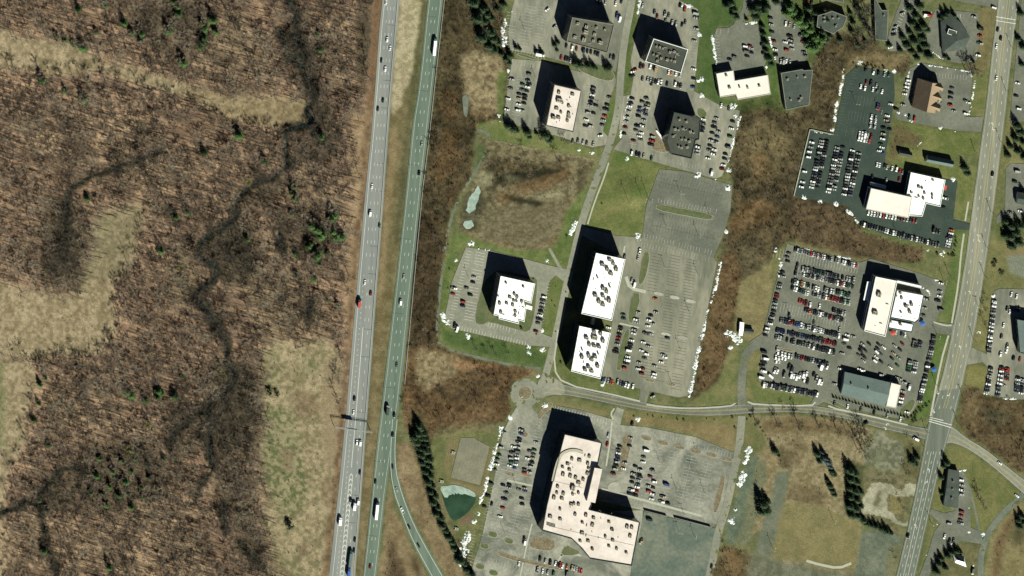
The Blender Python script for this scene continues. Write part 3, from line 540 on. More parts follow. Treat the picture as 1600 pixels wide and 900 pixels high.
paint([(1474, 705), (1505, 698), (1534, 718), (1570, 748), (1598, 772), (1560, 800), (1536, 838), (1516, 820), (1514, 775), (1506, 738), (1496, 732), (1486, 733), (1470, 800), (1452, 808)], (.085, .092, .034), (.125, .115, .05), soft=1.2, w=.08, s=0)
paint([(1450, 812), (1468, 818), (1445, 872), (1424, 960), (1418, 940), (1434, 890)], (.075, .085, .034), (.105, .10, .045), soft=1.5, w=.05)
paint([(1530, 852), (1534, 900), (1534, 960), (1460, 960), (1456, 890), (1472, 862), (1500, 846)], (.075, .072, .034), (.12, .105, .055), soft=1.5, w=.1)
paint([(1602, 780), (1700, 850), (1700, 990), (1538, 990), (1540, 880), (1550, 838), (1572, 806)], (.125, .105, .052), (.165, .135, .07), soft=1.5, w=.3, s=.1)
paint([(1570, 818), (1580, 806), (1592, 806), (1566, 860), (1556, 920), (1548, 900), (1556, 850)], (.085, .055, .03), (.125, .088, .048), soft=3, s=.4)
paint([(1590, 804), (1610, 805), (1600, 850), (1580, 850)], (.055, .05, .026), soft=6, s=.5)
# broken concrete, weedy yard and old asphalt in the south-east
paint(L_ROUGH, (.085, .085, .055), (.175, .165, .12), soft=1.2, w=.1, s=0, noise=.4 * n_mid + .6 * n_sm, lo=.4, hi=.6)
paint([(1362, 700), (1388, 698), (1386, 724), (1364, 722)], (.075, .08, .046), (.12, .115, .075), soft=2, alpha=.7)
paint([(1352, 738), (1408, 742), (1404, 756), (1360, 754)], (.06, .06, .032), (.13, .11, .07), soft=2, alpha=.8, noise=n_sm)
paint(L_PADS, (.17, .16, .115), (.27, .25, .19), soft=.8, w=.05, s=0, noise=.4 * n_mid + .6 * n_sm)
paint([(1368, 772), (1376, 770), (1374, 790), (1365, 788)], (.075, .07, .04), (.11, .095, .055), soft=1.2)
paint(L_DARKSE, (.075, .088, .066), (.125, .128, .098), soft=1.5, w=.05, s=0)
paint([(1388, 856), (1413, 846), (1404, 905), (1384, 905)], (.085, .085, .045), (.12, .11, .06), soft=3, alpha=.8)
paint(L_TEAL, (.064, .082, .058), (.102, .114, .082), soft=1.2, w=0, s=0); paint(L_STRIP, (.085, .092, .068), (.118, .12, .09), soft=1.0, w=0, s=0)
paint([(1176, 862), (1202, 868), (1240, 882), (1330, 896), (1334, 990), (1160, 990), (1168, 900)], (.075, .078, .05), (.12, .118, .085), soft=2.5, w=.1, s=0)
paint([(1218, 700), (1232, 706), (1230, 728), (1218, 728), (1214, 716)], (.065, .05, .028), (.10, .08, .046), soft=1.5)
# darker alder swamp ground beside the creek
for P in ([(440, 30), (480, 20), (500, 120), (505, 200), (470, 150), (450, 90)], [(480, 165), (520, 170), (530, 240), (500, 260), (450, 262), (452, 210), (490, 205)], [(385, 285), (450, 262), (460, 300), (400, 330), (370, 350), (360, 320)], [(335, 360), (385, 340), (410, 380), (390, 450), (345, 440), (325, 410)], [(60, 300), (140, 320), (130, 450), (60, 430)], [(330, 560), (410, 590), (400, 720), (350, 740), (320, 650)], [(255, 640), (320, 640), (330, 700), (270, 720)], [(360, 780), (420, 850), (400, 890), (370, 860)]):
    paint(P, (.03, .027, .017), (.07, .056, .036), soft=6, alpha=.75)
for P in ([(500, 30), (555, 20), (558, 150), (530, 150), (505, 110)], [(300, 55), (400, 60), (440, 130), (330, 125), (280, 100)], [(0, 165), (200, 180), (330, 260), (240, 300), (60, 250)], [(455, 240), (545, 300), (535, 350), (480, 330)], [(390, 370), (440, 380), (500, 470), (430, 450)], [(60, 600), (200, 620), (210, 680), (80, 660)], [(0, 800), (130, 820), (300, 760), (330, 900), (0, 900)]):
    paint(P, (.13, .092, .058), (.30, .215, .135), soft=10, alpha=.6, noise=.6 * shadow_streak + .4 * n_mid, lo=.38, hi=.6)  # paler litter carrying the same painted trunk-shadow streaks
# bare banks of the creeks
CREEKD = np.full((NV, NU), 99.0)
for pts, wd in CREEKS:
    for q in resample(smooth(pts, 2), 1.5):
        i0, i1 = np.searchsorted(vv, q[1] - 10), np.searchsorted(vv, q[1] + 10); j0, j1 = np.searchsorted(us, q[0] - 10), np.searchsorted(us, q[0] + 10)
        sl = (slice(i0, i1), slice(j0, j1)); d = np.hypot(U[sl] - q[0], Vv[sl] - q[1]) - wd / 2
        CREEKD[sl] = np.minimum(CREEKD[sl], d)
CREEKD2 = CREEKD + 16 * (fbm(U, Vv, 15, 301, 3) - .5) - 1; t = np.clip((CREEKD2 - 1) / 6, 0, 1)[..., None]; bank = ramp(n_sm, (.022, .020, .013), (.052, .042, .027), .4, .6)
C3[:] = np.where(CREEKD[..., None] < 16, C3 * t + bank * (1 - t), C3)
FOREST[CREEKD < .8] = 0
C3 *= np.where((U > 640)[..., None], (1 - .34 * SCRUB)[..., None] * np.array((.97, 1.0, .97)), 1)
sl, m = region([(745, 215), (770, 222), (850, 238), (925, 252), (914, 290), (884, 330), (876, 365), (838, 392), (745, 372), (716, 345), (740, 285)], 3); C3[sl] *= 1 - m[..., None] * np.array((.20, .10, .10))
# fine grain of leaves and stems
C3 *= (1 + ((.55 - .42 * FOREST) * (fbm(U, Vv, 3.2, 71, 2) - .5) + (.35 - .1 * FOREST) * (n_mid - .5) + .5 * FOREST * (fbm(U, Vv, 45, 77, 2) - .5))[..., None] * np.clip(WILD + .25, 0, 1)[..., None])
C3 = np.clip(C3, .004, .6)
# paved land is flat; wild land is rough
PAVED = np.zeros((NV, NU))
LOTS = [('parking_lot', A_LOT, L) for L in (L_B1, L_B2, L_B3, L_EAST)] + [('parking_lot', A_STAIN, L_BE), ('parking_lot', A_STAIN, L_BW), ('parking_lot', A_PATCH, L_BIG)] + [('parking_lot', A_MID, L) for L in (L_NEW, L_B10, L_B9, L_B8, L_TOPR, L_B23, L_B6, L_TR, L_TR2)] + [
    ('parking_lot', A_MID, L_MAIN), ('parking_lot', A_DARK, L_DLR), ('parking_lot', A_OLD, L_MID), ('parking_lot', A_MID, L_B5), ('yard', A_TEAL, L_YARD), ('yard', GRAVEL, PAD_GRAVEL)]
ROADP = [HWY_WW + HWY_WE[::-1], HWY_EW + HWY_EE[::-1], RAMP_W + RAMP_E[::-1], AV_W + AV_E[::-1], BLV_N + BLV_S[::-1], SIDE_N + SIDE_S[::-1]]
for P in [l[2] for l in LOTS] + ROADP + [POND, POND2, POND3, POND4]:
    sl, m = region(P, 1.5, False); PAVED[sl] = np.maximum(PAVED[sl], m)
rough_h = np.clip(WILD * (1 - .72 * FOREST) - PAVED * 1.6, 0, 1)
H = rough_h * (1.1 * (fbm(U, Vv, 7, 81, 3) - .35) + .7 * (fbm(U, Vv, 2.8, 91, 2) - .4)) + .06
H = np.where(PAVED > .02, np.minimum(H, .06 - .3 * np.clip(PAVED * 2, 0, 1)), H)
H -= .9 * np.clip(1 - CREEKD / 2.5, 0, 1)
# soft knoll in the mown lawn
kn = np.exp(-(((U - 985) / 22) ** 2 + ((Vv - 300) / 20) ** 2)); H += 3.0 * kn * (1 - np.clip(PAVED * 4, 0, 1))
H[(U < -75) | (U > 1675) | (Vv < -75) | (Vv > 975)] = -.2
co = np.stack([(U - 800) * S, (450 - Vv) * S, H], -1).reshape(-1, 3)
idx = np.arange(NU * NV).reshape(NV, NU)
quads = np.stack([idx[:-1, :-1], idx[1:, :-1], idx[1:, 1:], idx[:-1, 1:]], -1).reshape(-1, 4)
gm = bpy.data.meshes.new('ground')
gm.vertices.add(len(co)); gm.vertices.foreach_set('co', co.astype(np.float32).ravel())
gm.loops.add(quads.size); gm.loops.foreach_set('vertex_index', quads.astype(np.int32).ravel())
gm.polygons.add(len(quads)); gm.polygons.foreach_set('loop_start', np.arange(0, quads.size, 4, dtype=np.int32))
gm.polygons.foreach_set('loop_total', np.full(len(quads), 4, np.int32)); gm.update(calc_edges=True)
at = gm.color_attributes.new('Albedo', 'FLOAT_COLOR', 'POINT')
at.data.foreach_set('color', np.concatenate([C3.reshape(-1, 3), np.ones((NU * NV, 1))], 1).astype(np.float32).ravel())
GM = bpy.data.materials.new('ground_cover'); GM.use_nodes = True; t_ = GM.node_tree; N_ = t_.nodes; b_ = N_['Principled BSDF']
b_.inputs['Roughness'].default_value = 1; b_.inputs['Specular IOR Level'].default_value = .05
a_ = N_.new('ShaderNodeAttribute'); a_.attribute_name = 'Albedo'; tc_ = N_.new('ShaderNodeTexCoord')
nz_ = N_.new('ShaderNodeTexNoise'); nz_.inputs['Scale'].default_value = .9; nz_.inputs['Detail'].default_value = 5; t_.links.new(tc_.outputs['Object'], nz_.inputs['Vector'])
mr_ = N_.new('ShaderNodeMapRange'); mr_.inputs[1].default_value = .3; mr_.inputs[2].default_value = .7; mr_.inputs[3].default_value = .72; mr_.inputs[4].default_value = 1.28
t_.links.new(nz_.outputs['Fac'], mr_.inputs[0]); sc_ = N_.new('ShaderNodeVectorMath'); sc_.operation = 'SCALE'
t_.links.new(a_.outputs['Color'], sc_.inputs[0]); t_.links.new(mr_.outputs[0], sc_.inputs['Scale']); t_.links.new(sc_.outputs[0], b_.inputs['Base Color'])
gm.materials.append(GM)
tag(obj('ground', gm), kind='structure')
def sample(A, u, v):
    return A[min(max(np.searchsorted(vv, v), 0), NV - 1), min(max(np.searchsorted(us, u), 0), NU - 1)]
def gz(u, v): return float(sample(H, u, v))
# ------------------------------------------------------------------ paving
def ground_sheet(name, P, m, z, sm=0, closed=True):
    if sm: P = smooth(P, sm, closed=True)
    b = MB(); b.ngon([W(*p) for p in P], z); return tag(b.build(name, m), kind='structure')
def ribbon(name, A, B, m, z, it=2):
    A = smooth(A, it); B = smooth(B, it); n = 60
    def even(P):
        L = [0]
        for a, b in zip(P, P[1:]): L.append(L[-1] + math.hypot(b[0] - a[0], b[1] - a[1]))
        return [(np.interp(t, L, [p[0] for p in P]), np.interp(t, L, [p[1] for p in P])) for t in np.linspace(0, L[-1], n)]
    A, B = even(A), even(B); V = []
    for a, b in zip(A, B): V += [(*W(*a), z), (*W(*b), z)]
    F = [(2 * i, 2 * i + 1, 2 * i + 3, 2 * i + 2) for i in range(n - 1)]
    return tag(obj(name, mesh(name, V, F, m)), kind='structure')
zl = .050
for i, (nm, m, P) in enumerate(LOTS):
    ground_sheet(nm, P, m, zl + .004 * i, 0)
ground_sheet('lawn', L_MIDLAWN, LAWN, .17, 1)
ribbon('highway', HWY_WW, HWY_WE, H_W, .16, 1); ribbon('highway', HWY_EW, HWY_EE, H_E, .17, 1); ribbon('road', RAMP_W, RAMP_E, H_E, .19, 2)
ribbon('road', BLV_N, BLV_S, A_MID, .17, 1); ribbon('road', SIDE_N, SIDE_S, A_OLD, .175, 1)
ribbon('road', AV_W[:10], AV_E[:10], A_AV, .19, 1)
ribbon('road', [(1466.5, 610)] + AV_W[9:], [(1502.5, 607)] + AV_E[10:], A_AVD, .205, 1)
def wribbon(name, pts, wd, m, z, it=2):
    b = MB(); b.strip([W(*p) for p in resample(smooth(pts, it), 4)], wd, z); return tag(b.build(name, m), kind='structure')
wribbon('road', INNER, 6.8, A_OLD, .165); wribbon('road', BRANCH, 5.6, A_GREEN, .168); wribbon('road', SPUR, 7.2, A_OLD, .162); wribbon('road', DEALER_RD, 7.6, A_MID, .172)
wribbon('path', PATH, 2.6, A_MID, .16); wribbon('path', PATH2, 2.2, SOIL, .155)
wribbon('path', [(1502, 736), (1510, 752), (1518, 775), (1524, 798), (1529, 826), (1533, 850)], 2.2, A_GREEN, .158)
wribbon('path', [(858, 388), (866, 402), (876, 420)], 2.8, A_OLD, .15)
circ = lambda c, r, n=36: [(c[0] + r * math.cos(2 * math.pi * i / n), c[1] + r * math.sin(2 * math.pi * i / n)) for i in range(n)]
ground_sheet('road', circ((820, 614), 23), A_OLD, .18)
ground_sheet('road', [(838, 598), (852, 585), (862, 588), (882, 600), (882, 618), (862, 616), (846, 622), (838, 634)], A_OLD, .184, 1)
ground_sheet('road', [(806, 630), (832, 634), (828, 650), (812, 650)], A_OLD, .150)
# pale pavements beside the roads
for pts, wd in (([(1495, 283), (1508, 300), (1516, 312)][:0], 0), ([(1513, 315), (1508, 345)], 1.6), ([(1506, 365), (1501, 400), (1498, 440), (1487, 505)], 1.7), ([(1482, 524), (1470, 565), (1454, 650)], 1.8), ([(1458, 503), (1478, 509), (1487, 508)], 1.5),
                ([(872, 515), (864, 575), (880, 600), (960, 617), (1000, 627)], 1.5), ([(951, 254), (943, 280), (930, 312), (918, 350)], 1.4), ([(958, 655), (954, 646), (960, 638)], 1.6), ([(956, 658), (953, 690), (947, 728)], 1.6),
                ([(1010, 632), (1030, 635.5), (1076, 638.5), (1140, 635), (1149, 630)], 1.4), ([(1168, 628), (1180, 632), (1268, 634.5), (1274, 628)], 1.6), ([(1294, 634), (1310, 640), (1360, 650), (1418, 664)], 1.6),
                ([(792, 750), (832, 759)], 1.8), ([(831, 818), (822, 855), (815, 890), (810, 910)], 1.4), ([(978, 432), (984, 450), (1009, 456)], 3.2), ([(968, 505), (998, 512)], 1.6), ([(976, 384), (974, 398)], 1.6), ([(940, 764), (1000, 780), (1096, 806)], 2.2),
                ([(868, 884), (880, 862), (886, 852)], 1.8), ([(886, 852), (892, 860), (896, 866), (908, 868)], 1.8), ([(893, 861), (880, 868), (874, 866)], 1.6), ([(1330, 880), (1310, 888), (1280, 882), (1260, 876)], 2.4)):
    if pts: wribbon('pavement', pts, wd, WALK, .212, 1)
# water
cz = .02
for pts, wd in CREEKS: 
    P = resample(smooth(pts, 2), 3); b = MB(); b.strip([W(*p) for p in P], [wd * S * (.35 + .9 * vnoise(np.array(p[0] / 9.), np.array(p[1] / 9.), 5)) for p in P], -.30); tag(b.build('water', WATER), kind='structure'); cz += .003
ground_sheet('water', POND, WATER_G, .10, 2); ground_sheet('ice', [POND_ICE[i] for i in range(5)] + [(q[0] + random.uniform(-1.2, 1.2), q[1] + random.uniform(-2.5, 2)) for q in resample(POND_ICE[5:] , 2.2)], ICE, .115, 1)
for P in (POND2, POND3): ground_sheet('ice', [(q[0] + random.uniform(-1.1, 1.1), q[1] + random.uniform(-1.1, 1.1)) for q in resample(P + P[:1], 3)[:-1]], ICE, .10, 1)
ground_sheet('water', POND4, A_TEAL, .10, 1)
# kerbed islands
def island(P, m=LAWN, z=.28, sm=1):
    P = smooth(P, sm, closed=True) if sm else P; Q = ccw([W(*p) for p in P]); b = MB(); b.prism(Q, .03, z, 1, top=False)
    I = offset_poly(Q, .25); n = len(Q); b.add([(p[0], p[1], z) for p in Q] + [(p[0], p[1], z) for p in I], [(i, (i + 1) % n, n + (i + 1) % n, n + i) for i in range(n)], 1)
    b.ngon(I, z + .004, 0); return tag(b.build('kerb_island', [m, WALK]), kind='structure')
def bar(c, L, wd, ang): 
    ca, sa = math.cos(R(ang)), math.sin(R(ang)); return [(c[0] + x * ca - y * sa, c[1] + x * sa + y * ca) for x, y in ((-L / 2, -wd / 2), (L / 2, -wd / 2), (L / 2, wd / 2), (-L / 2, wd / 2))]
for c in ((1029, 459), (1054, 464.5), (1079, 470.5), (1040, 522), (1066, 527.5), (1015, 517)): island(bar(c, 15, 5, 12), CONC)
for c in ((1010, 684.5), (1036, 692), (1061, 698.5), (1087, 705), (1112, 711), (1136, 717.5)): island(bar(c, 17, 7, 13), SOIL)
for c in ((1048, 600), (1016, 594)): island(bar(c, 15, 6, 10), SOIL)
for c in ((818, 715 - 37), (770, 835), (795, 845), (757, 853), (750, 885), (771, 895)): island(bar(c, 14, 9, 15), LAWN if c[1] > 700 else SOIL)
for c in ((797, 741), (822, 742)): island(bar(c, 16, 5, 13), SOIL)
island([(1026, 318), (1060, 324), (1116, 335), (1114, 345), (1070, 337), (1024, 328)])
island([(1004, 393), (1017, 394), (1008, 440), (995, 448)]); island([(986, 457), (1003, 458), (990, 506), (980, 503)]); island([(976, 513), (986, 515), (972, 580), (960, 577)])
island([(975, 676), (990, 678), (984, 705), (976, 738), (962, 738), (966, 712)], SOIL)
island([(1128, 740), (1135, 744), (1122, 801), (1112, 801), (1120, 765)], SOIL)
island([(838, 650), (846, 640), (858, 626), (866, 632), (850, 648), (842, 657)], SOIL)
island(circ((820, 614), 10.5), SOIL, sm=0)
island(circ((959.5, 763), 10), CONC, sm=0)
island([(826, 848), (838, 836), (866, 842), (868, 856), (858, 862), (828, 856)], SOIL); island([(874, 868), (884, 850), (898, 858), (908, 862), (900, 868)], LAWN)
island([(777, 858), (780, 862), (815, 872), (880, 888), (880, 893), (776, 870)], SOIL); 
island([(1213, 570 - 29), (1243, 547), (1241, 551), (1212, 545)], SOIL); island([(1292, 628), (1300, 624), (1330, 640), (1325, 643)], LAWN)
island([(1400, 645), (1425, 620), (1432, 630), (1415, 655)], LAWN)
island([(906, 92), (950, 104), (962, 118), (955, 128), (930, 122), (900, 108)], LAWN); island([(812, 82), (842, 92), (840, 95), (806, 86)], LAWN)
island([(1088, 170), (1098, 168), (1106, 178), (1100, 186), (1090, 182)], LAWN); island([(976, 520), (978, 512)][:0] or [(1014, 222), (1022, 200), (1040, 230), (1046, 240), (1020, 236)], SOIL)
# ------------------------------------------------------------------ painted markings
mk = MB()
def mix(A, B, t): return [lerp(a, b, t) for a, b in zip(A, B)]
def rs(P, n=80):
    P = smooth(P, 1); L = [0]
    for a, b in zip(P, P[1:]): L.append(L[-1] + math.hypot(b[0] - a[0], b[1] - a[1]))
    return [(np.interp(t, L, [p[0] for p in P]), np.interp(t, L, [p[1] for p in P])) for t in np.linspace(0, L[-1], n)]
def solid(A, B, t, wd, z, m=0, v0=-99, v1=9999):
    P = [p for p in mix(rs(A), rs(B), t) if v0 <= p[1] <= v1]
    if len(P) > 1: mk.strip([W(*p) for p in P], wd, z, m)
def dashes(A, B, t, wd, L, gap, z, m=0, v0=-99, v1=9999):
    P = [W(*p) for p in mix(rs(A), rs(B), t) if v0 <= p[1] <= v1]
    for x, y, dx, dy in along(P, L + gap): mk.strip([(x, y), (x + dx * L, y + dy * L)], wd, z, m)
solid(HWY_WW, HWY_WE, .14, .3, .172); solid(HWY_WW, HWY_WE, .90, .35, .172, 2)
dashes(HWY_WW, HWY_WE, .34, .26, 3.0, 9.2, .172, 0, v1=420); dashes(HWY_WW, HWY_WE, .30, .3, 1.4, 3.6, .172, 0, v0=420)
dashes(HWY_WW, HWY_WE, .53, .26, 3.0, 9.2, .172, 0, v1=500); solid(HWY_WW, HWY_WE, .47, .4, .172, 0, v0=500, v1=735)
dashes(HWY_WW, HWY_WE, .71, .26, 3.0, 9.2, .172)
solid(HWY_WW, HWY_WE, .42, .35, .172, 0, v0=735); solid(HWY_WW, HWY_WE, .56, .35, .172, 0, v0=735)
cA = [p for p in mix(rs(HWY_WW), rs(HWY_WE), .42) if p[1] > 738]; cB = [p for p in mix(rs(HWY_WW), rs(HWY_WE), .56) if p[1] > 738]
for a, b in zip(rs(cA, 32), rs(cB, 32)):
    a, b = W(*a), W(*b); mpt = ((a[0] + b[0]) / 2 + .3, (a[1] + b[1]) / 2 + 2.4); mk.strip([a, mpt], .5, .176); mk.strip([mpt, b], .5, .1765)
solid(HWY_EW, HWY_EE, .12, .3, .182, 1); solid(HWY_EW, HWY_EE, .86, .3, .182, 1); dashes(HWY_EW, HWY_EE, .36, .26, 3, 9.2, .182); dashes(HWY_EW, HWY_EE, .61, .26, 3, 9.2, .182)
solid(RAMP_W, RAMP_E, .15, .3, .202); solid(RAMP_W, RAMP_E, .85, .3, .202)
for a, b in ((AV_W, AV_E),):
    for t_ in (.44, .56): solid(a, b, t_, .22, .215, 2, v1=650)
    for t_ in (.27, .75): dashes(a, b, t_, .3, 3, 7, .215, 0, v1=640)
    for t_ in (.08, .93): solid(a, b, t_, .25, .215, 1)
    for t_ in (.38, .62): solid(a, b, t_, .25, .216, 0, v0=705)
    for t_ in (.22, .80, .5): dashes(a, b, t_, .25, 3, 6, .216, 0, v0=705)
for t_ in (.46, .54): solid(BLV_N, BLV_S, t_, .16, .19, 2)
for t_ in (.07, .93): solid(BLV_N, BLV_S, t_, .18, .19, 1)
for t_ in (.46, .54): solid(SIDE_N, SIDE_S, t_, .16, .19, 2)
for t_ in (.08, .92): solid(SIDE_N, SIDE_S, t_, .2, .19, 1)
for a, b, wd in (((1556, 26), (1587, 31), .5), ((1556, 32), (1587, 37), .5), ((1452, 655), (1487, 664), .6), ((1451, 658), (1486, 668), .6), ((1453, 652), (1474, 657), .5)):
    mk.strip([W(*a), W(*b)], wd, .224)
def arrow(u, v, ang, turn=1):
    ca, sa = math.cos(ang), math.sin(ang); x0, y0 = W(u, v); T = lambda x, y: (x0 + x * ca - y * sa, y0 + x * sa + y * ca, .2195)
    mk.add([T(-.2, -1.6), T(.2, -1.6), T(.2, 1), T(-.2, 1)], [(0, 1, 2, 3)]); k = turn
    mk.add([T(-.2 * k, .7), T(-.2 * k, 1.1), T(-1.1 * k, 1.1), T(-1.1 * k, .7)], [(0, 1, 2, 3)] if k < 0 else [(3, 2, 1, 0)])
    V = [T(-1.0 * k, 1.8), T(-2.1 * k, .9), T(-1.0 * k, 0)]; mk.add(V, [(0, 1, 2)])
for u, v, a, k in ((1551.5, 194, -8, 1), (1550.5, 201, 172, 1), (1529.5, 369, -8, 1), (1528.5, 375, 172, 1), (1516, 457, -11, 1), (1501, 543, -12, 1), (1464, 613, 168, 1), (1483, 617, 168, -1), (1458, 642, 168, 1), (1452, 735, -13, 1), (1446, 754, -13, -1), (1431, 822, -13, 1), (1387, 662, 75, 1), (1383, 668, -105, -1)): arrow(u, v, R(a), k)
# stall lines: (from, to, line length, line angle or None, paint)
def stalls(a, b, L, ang, z, m=1,  pitch=2.75, double=False, spine=False):
    a, b = W(*a), W(*b); d = math.hypot(b[0] - a[0], b[1] - a[1]); n = int(d / pitch)
    lx, ly = math.cos(R(-ang)) * L, math.sin(R(-ang)) * L
    for i in range(n + 1):
        p = lerp(a, b, i / max(n, 1))
        if random.random() < .93: mk.strip([(p[0] - (lx if double else 0), p[1] - (ly if double else 0)), (p[0] + lx, p[1] + ly)], .24, z, m)
    if spine: mk.strip([a, b], .2, z + .004, m)
Z_ = .192
for a, b in (((1029, 700), (1008, 780)), ((1054, 706), (1033, 790)), ((1081, 713), (1060, 800)), ((1107, 720), (1086, 806))): stalls(a, b, 5, 13, Z_, double=True, spine=True)
stalls((1008, 668), (1142, 707), 5, 104, Z_); stalls((968, 682), (962, 725), 4.8, 193, Z_); stalls((940, 770), (1000, 786), 4.5, -76, Z_)
for a, b in (((1032, 285), (1128, 306)), ((1018, 352), (1118, 374))): stalls(a, b, 5, 103, Z_, 3, double=True, spine=True)
stalls((1036, 268), (1138, 293), 4.8, 103, Z_, 3); stalls((1028, 317), (1118, 334), 4.5, -77, Z_); stalls((1024, 330), (1112, 348), 4.5, 103, Z_, 3); stalls((1006, 372), (1110, 398), 4.5, -77, Z_)
stalls((1003, 378), (1108, 402), 4.5, 103, Z_)
for a, b in (((1027, 392), (1018, 455)), ((1055, 400), (1041, 520)), ((1080, 406), (1066, 525)), ((1015, 520), (1008, 590)), ((1040, 525), (1030, 595)), ((1066, 530), (1056, 608))): stalls(a, b, 5, 12, Z_, 3, double=True)
for a, b in (((729, 392), (700, 500)), ): stalls(a, b, 4.8, 12, Z_, 0)
stalls((751, 395), (732, 500), 4.6, 12, Z_, 0, double=True); stalls((764, 503), (806, 514), 4.6, 104, Z_, 0); stalls((712, 514), (820, 540), 4.2, -76, Z_, 0); stalls((860, 440), (847, 520), 4.4, 192, Z_)
for a, b in (((810, 672), (792, 735)), ((838, 682), (822, 738)), ((792, 752), (772, 830)), ((818, 762), (798, 840))): stalls(a, b, 5, 14, Z_, double=True, spine=True)
stalls((792, 672), (772, 745), 4.8, 14, Z_); stalls((770, 752), (748, 835), 4.8, 14, Z_); stalls((846, 660), (828, 740), 4.8, 194, Z_); stalls((868, 634), (948, 655), 4.8, 104, Z_, 0); stalls((834, 770), (822, 840), 4.8, 194, Z_)
stalls((735, 835), (728, 885), 4.8, 14, Z_); stalls((783, 866), (880, 890), 4.6, -76, Z_); stalls((776, 874), (880, 900), 4.6, 104, Z_); stalls((745, 870), (738, 900), 4.8, 14, Z_, double=True); stalls((838, 662), (846, 650), 4.8, 40, Z_); stalls((852, 647), (863, 635), 4.8, 50, Z_)
for a, b in (((800, 20), (797, 70)), ((830, 10), (815, 76)), ((850, 12), (838, 80))): stalls(a, b, 5, 12, Z_, double=True)
stalls((800, 82), (850, 93), 4.5, -76, Z_); stalls((800, 95), (845, 100), 4.5, 104, Z_); stalls((794, 110), (788, 180), 4.8, 8, Z_)
for a, b in (((815, 120), (808, 180)), ((924, 135), (914, 205)), ((996, 160), (990, 225)), ((1118, 180), (1108, 248))): stalls(a, b, 5, 10, Z_, double=True)
stalls((1018, 246), (1112, 272), 4.5, -76, Z_); stalls((1090, 45), (1084, 140), 4.6, 188, Z_); stalls((1120, 46), (1138, 44), 4.5, 95, Z_); stalls((1116, 56), (1119, 106), 4.6, 0, Z_)
stalls((1334, 108), (1312, 165), 4.6, 12, Z_, 3); stalls((1312, 168), (1302, 210), 4.6, 12, Z_, 3); 
for a, b in (((1330, 155), (1360, 160)), ((1326, 180), (1354, 186)), ((1322, 205), (1338, 208))): stalls(a, b, 4.6, 100, Z_, 3, double=True)
for a, b in (((1196, 392), (1340, 420)), ((1247, 424), (1330, 444)), ((1238, 447), (1325, 470)), ((1220, 480), (1320, 505))): stalls(a, b, 4.6, 102, Z_, double=True)
stalls((1455, 18), (1500, 22), 4.2, 80, Z_, 0); stalls((1416, 0), (1396, 46), 4.2, 30, Z_, 0); stalls((1440, 112), (1510, 118), 4.5, 96, Z_)
mk.build('road_markings', [PAINT, PAINT_F, YEL, PAINT_D]); tag(bpy.data.objects['road_markings'], kind='structure')
# expansion joints, patch under the gantry
b = MB()
for i, p in enumerate(along([W(*q) for q in mix(rs(HWY_WW), rs(HWY_WE), .72)], 26)):
    if i % 3 != 1: b.strip([(p[0] - 3 * p[3], p[1] + 3 * p[2]), (p[0] + 4.5 * -p[3] * -1, p[1] - 4.5 * p[2])], .35, .1685)
for i, p in enumerate(along([W(*q) for q in mix(rs(HWY_EW), rs(HWY_EE), .4)], 70)):
    b.strip([(p[0] - 4 * p[3], p[1] + 4 * p[2]), (p[0] + 7 * p[3], p[1] - 7 * p[2])], .3, .1785)
tag(b.build('road_joints', A_DARK), kind='structure')
# ------------------------------------------------------------------ labels that count from a landmark
ORD = 'first second third fourth fifth sixth seventh eighth ninth tenth eleventh twelfth thirteenth fourteenth fifteenth sixteenth seventeenth eighteenth nineteenth'.split()
def ordinal(i):
    if i < 19: return ORD[i]
    t = {2: 'twent', 3: 'thirt', 4: 'fort', 5: 'fift', 6: 'sixt'}[(i + 1) // 10]; r = (i + 1) % 10
    return t + 'ieth' if r == 0 else t + 'y-' + ORD[r - 1]
POOL = {}
def pool(o, u, v, what, where, group=None):
    POOL.setdefault((what, where), []).append((o, u, v))
    if group: o['group'] = group
def flush_pool():
    for (what, where), L in POOL.items():
        if len(L) == 1: L[0][0]['label'] = f'{what} {where}'; continue
        us_ = [x[1] for x in L]; vs_ = [x[2] for x in L]
        if max(vs_) - min(vs_) >= max(us_) - min(us_): L.sort(key=lambda x: x[2]); end = 'north'
        else: L.sort(key=lambda x: x[1]); end = 'west'
        for i, (o, u, v) in enumerate(L): o['label'] = f'{what}, {ordinal(i)} from {end}, {where}'
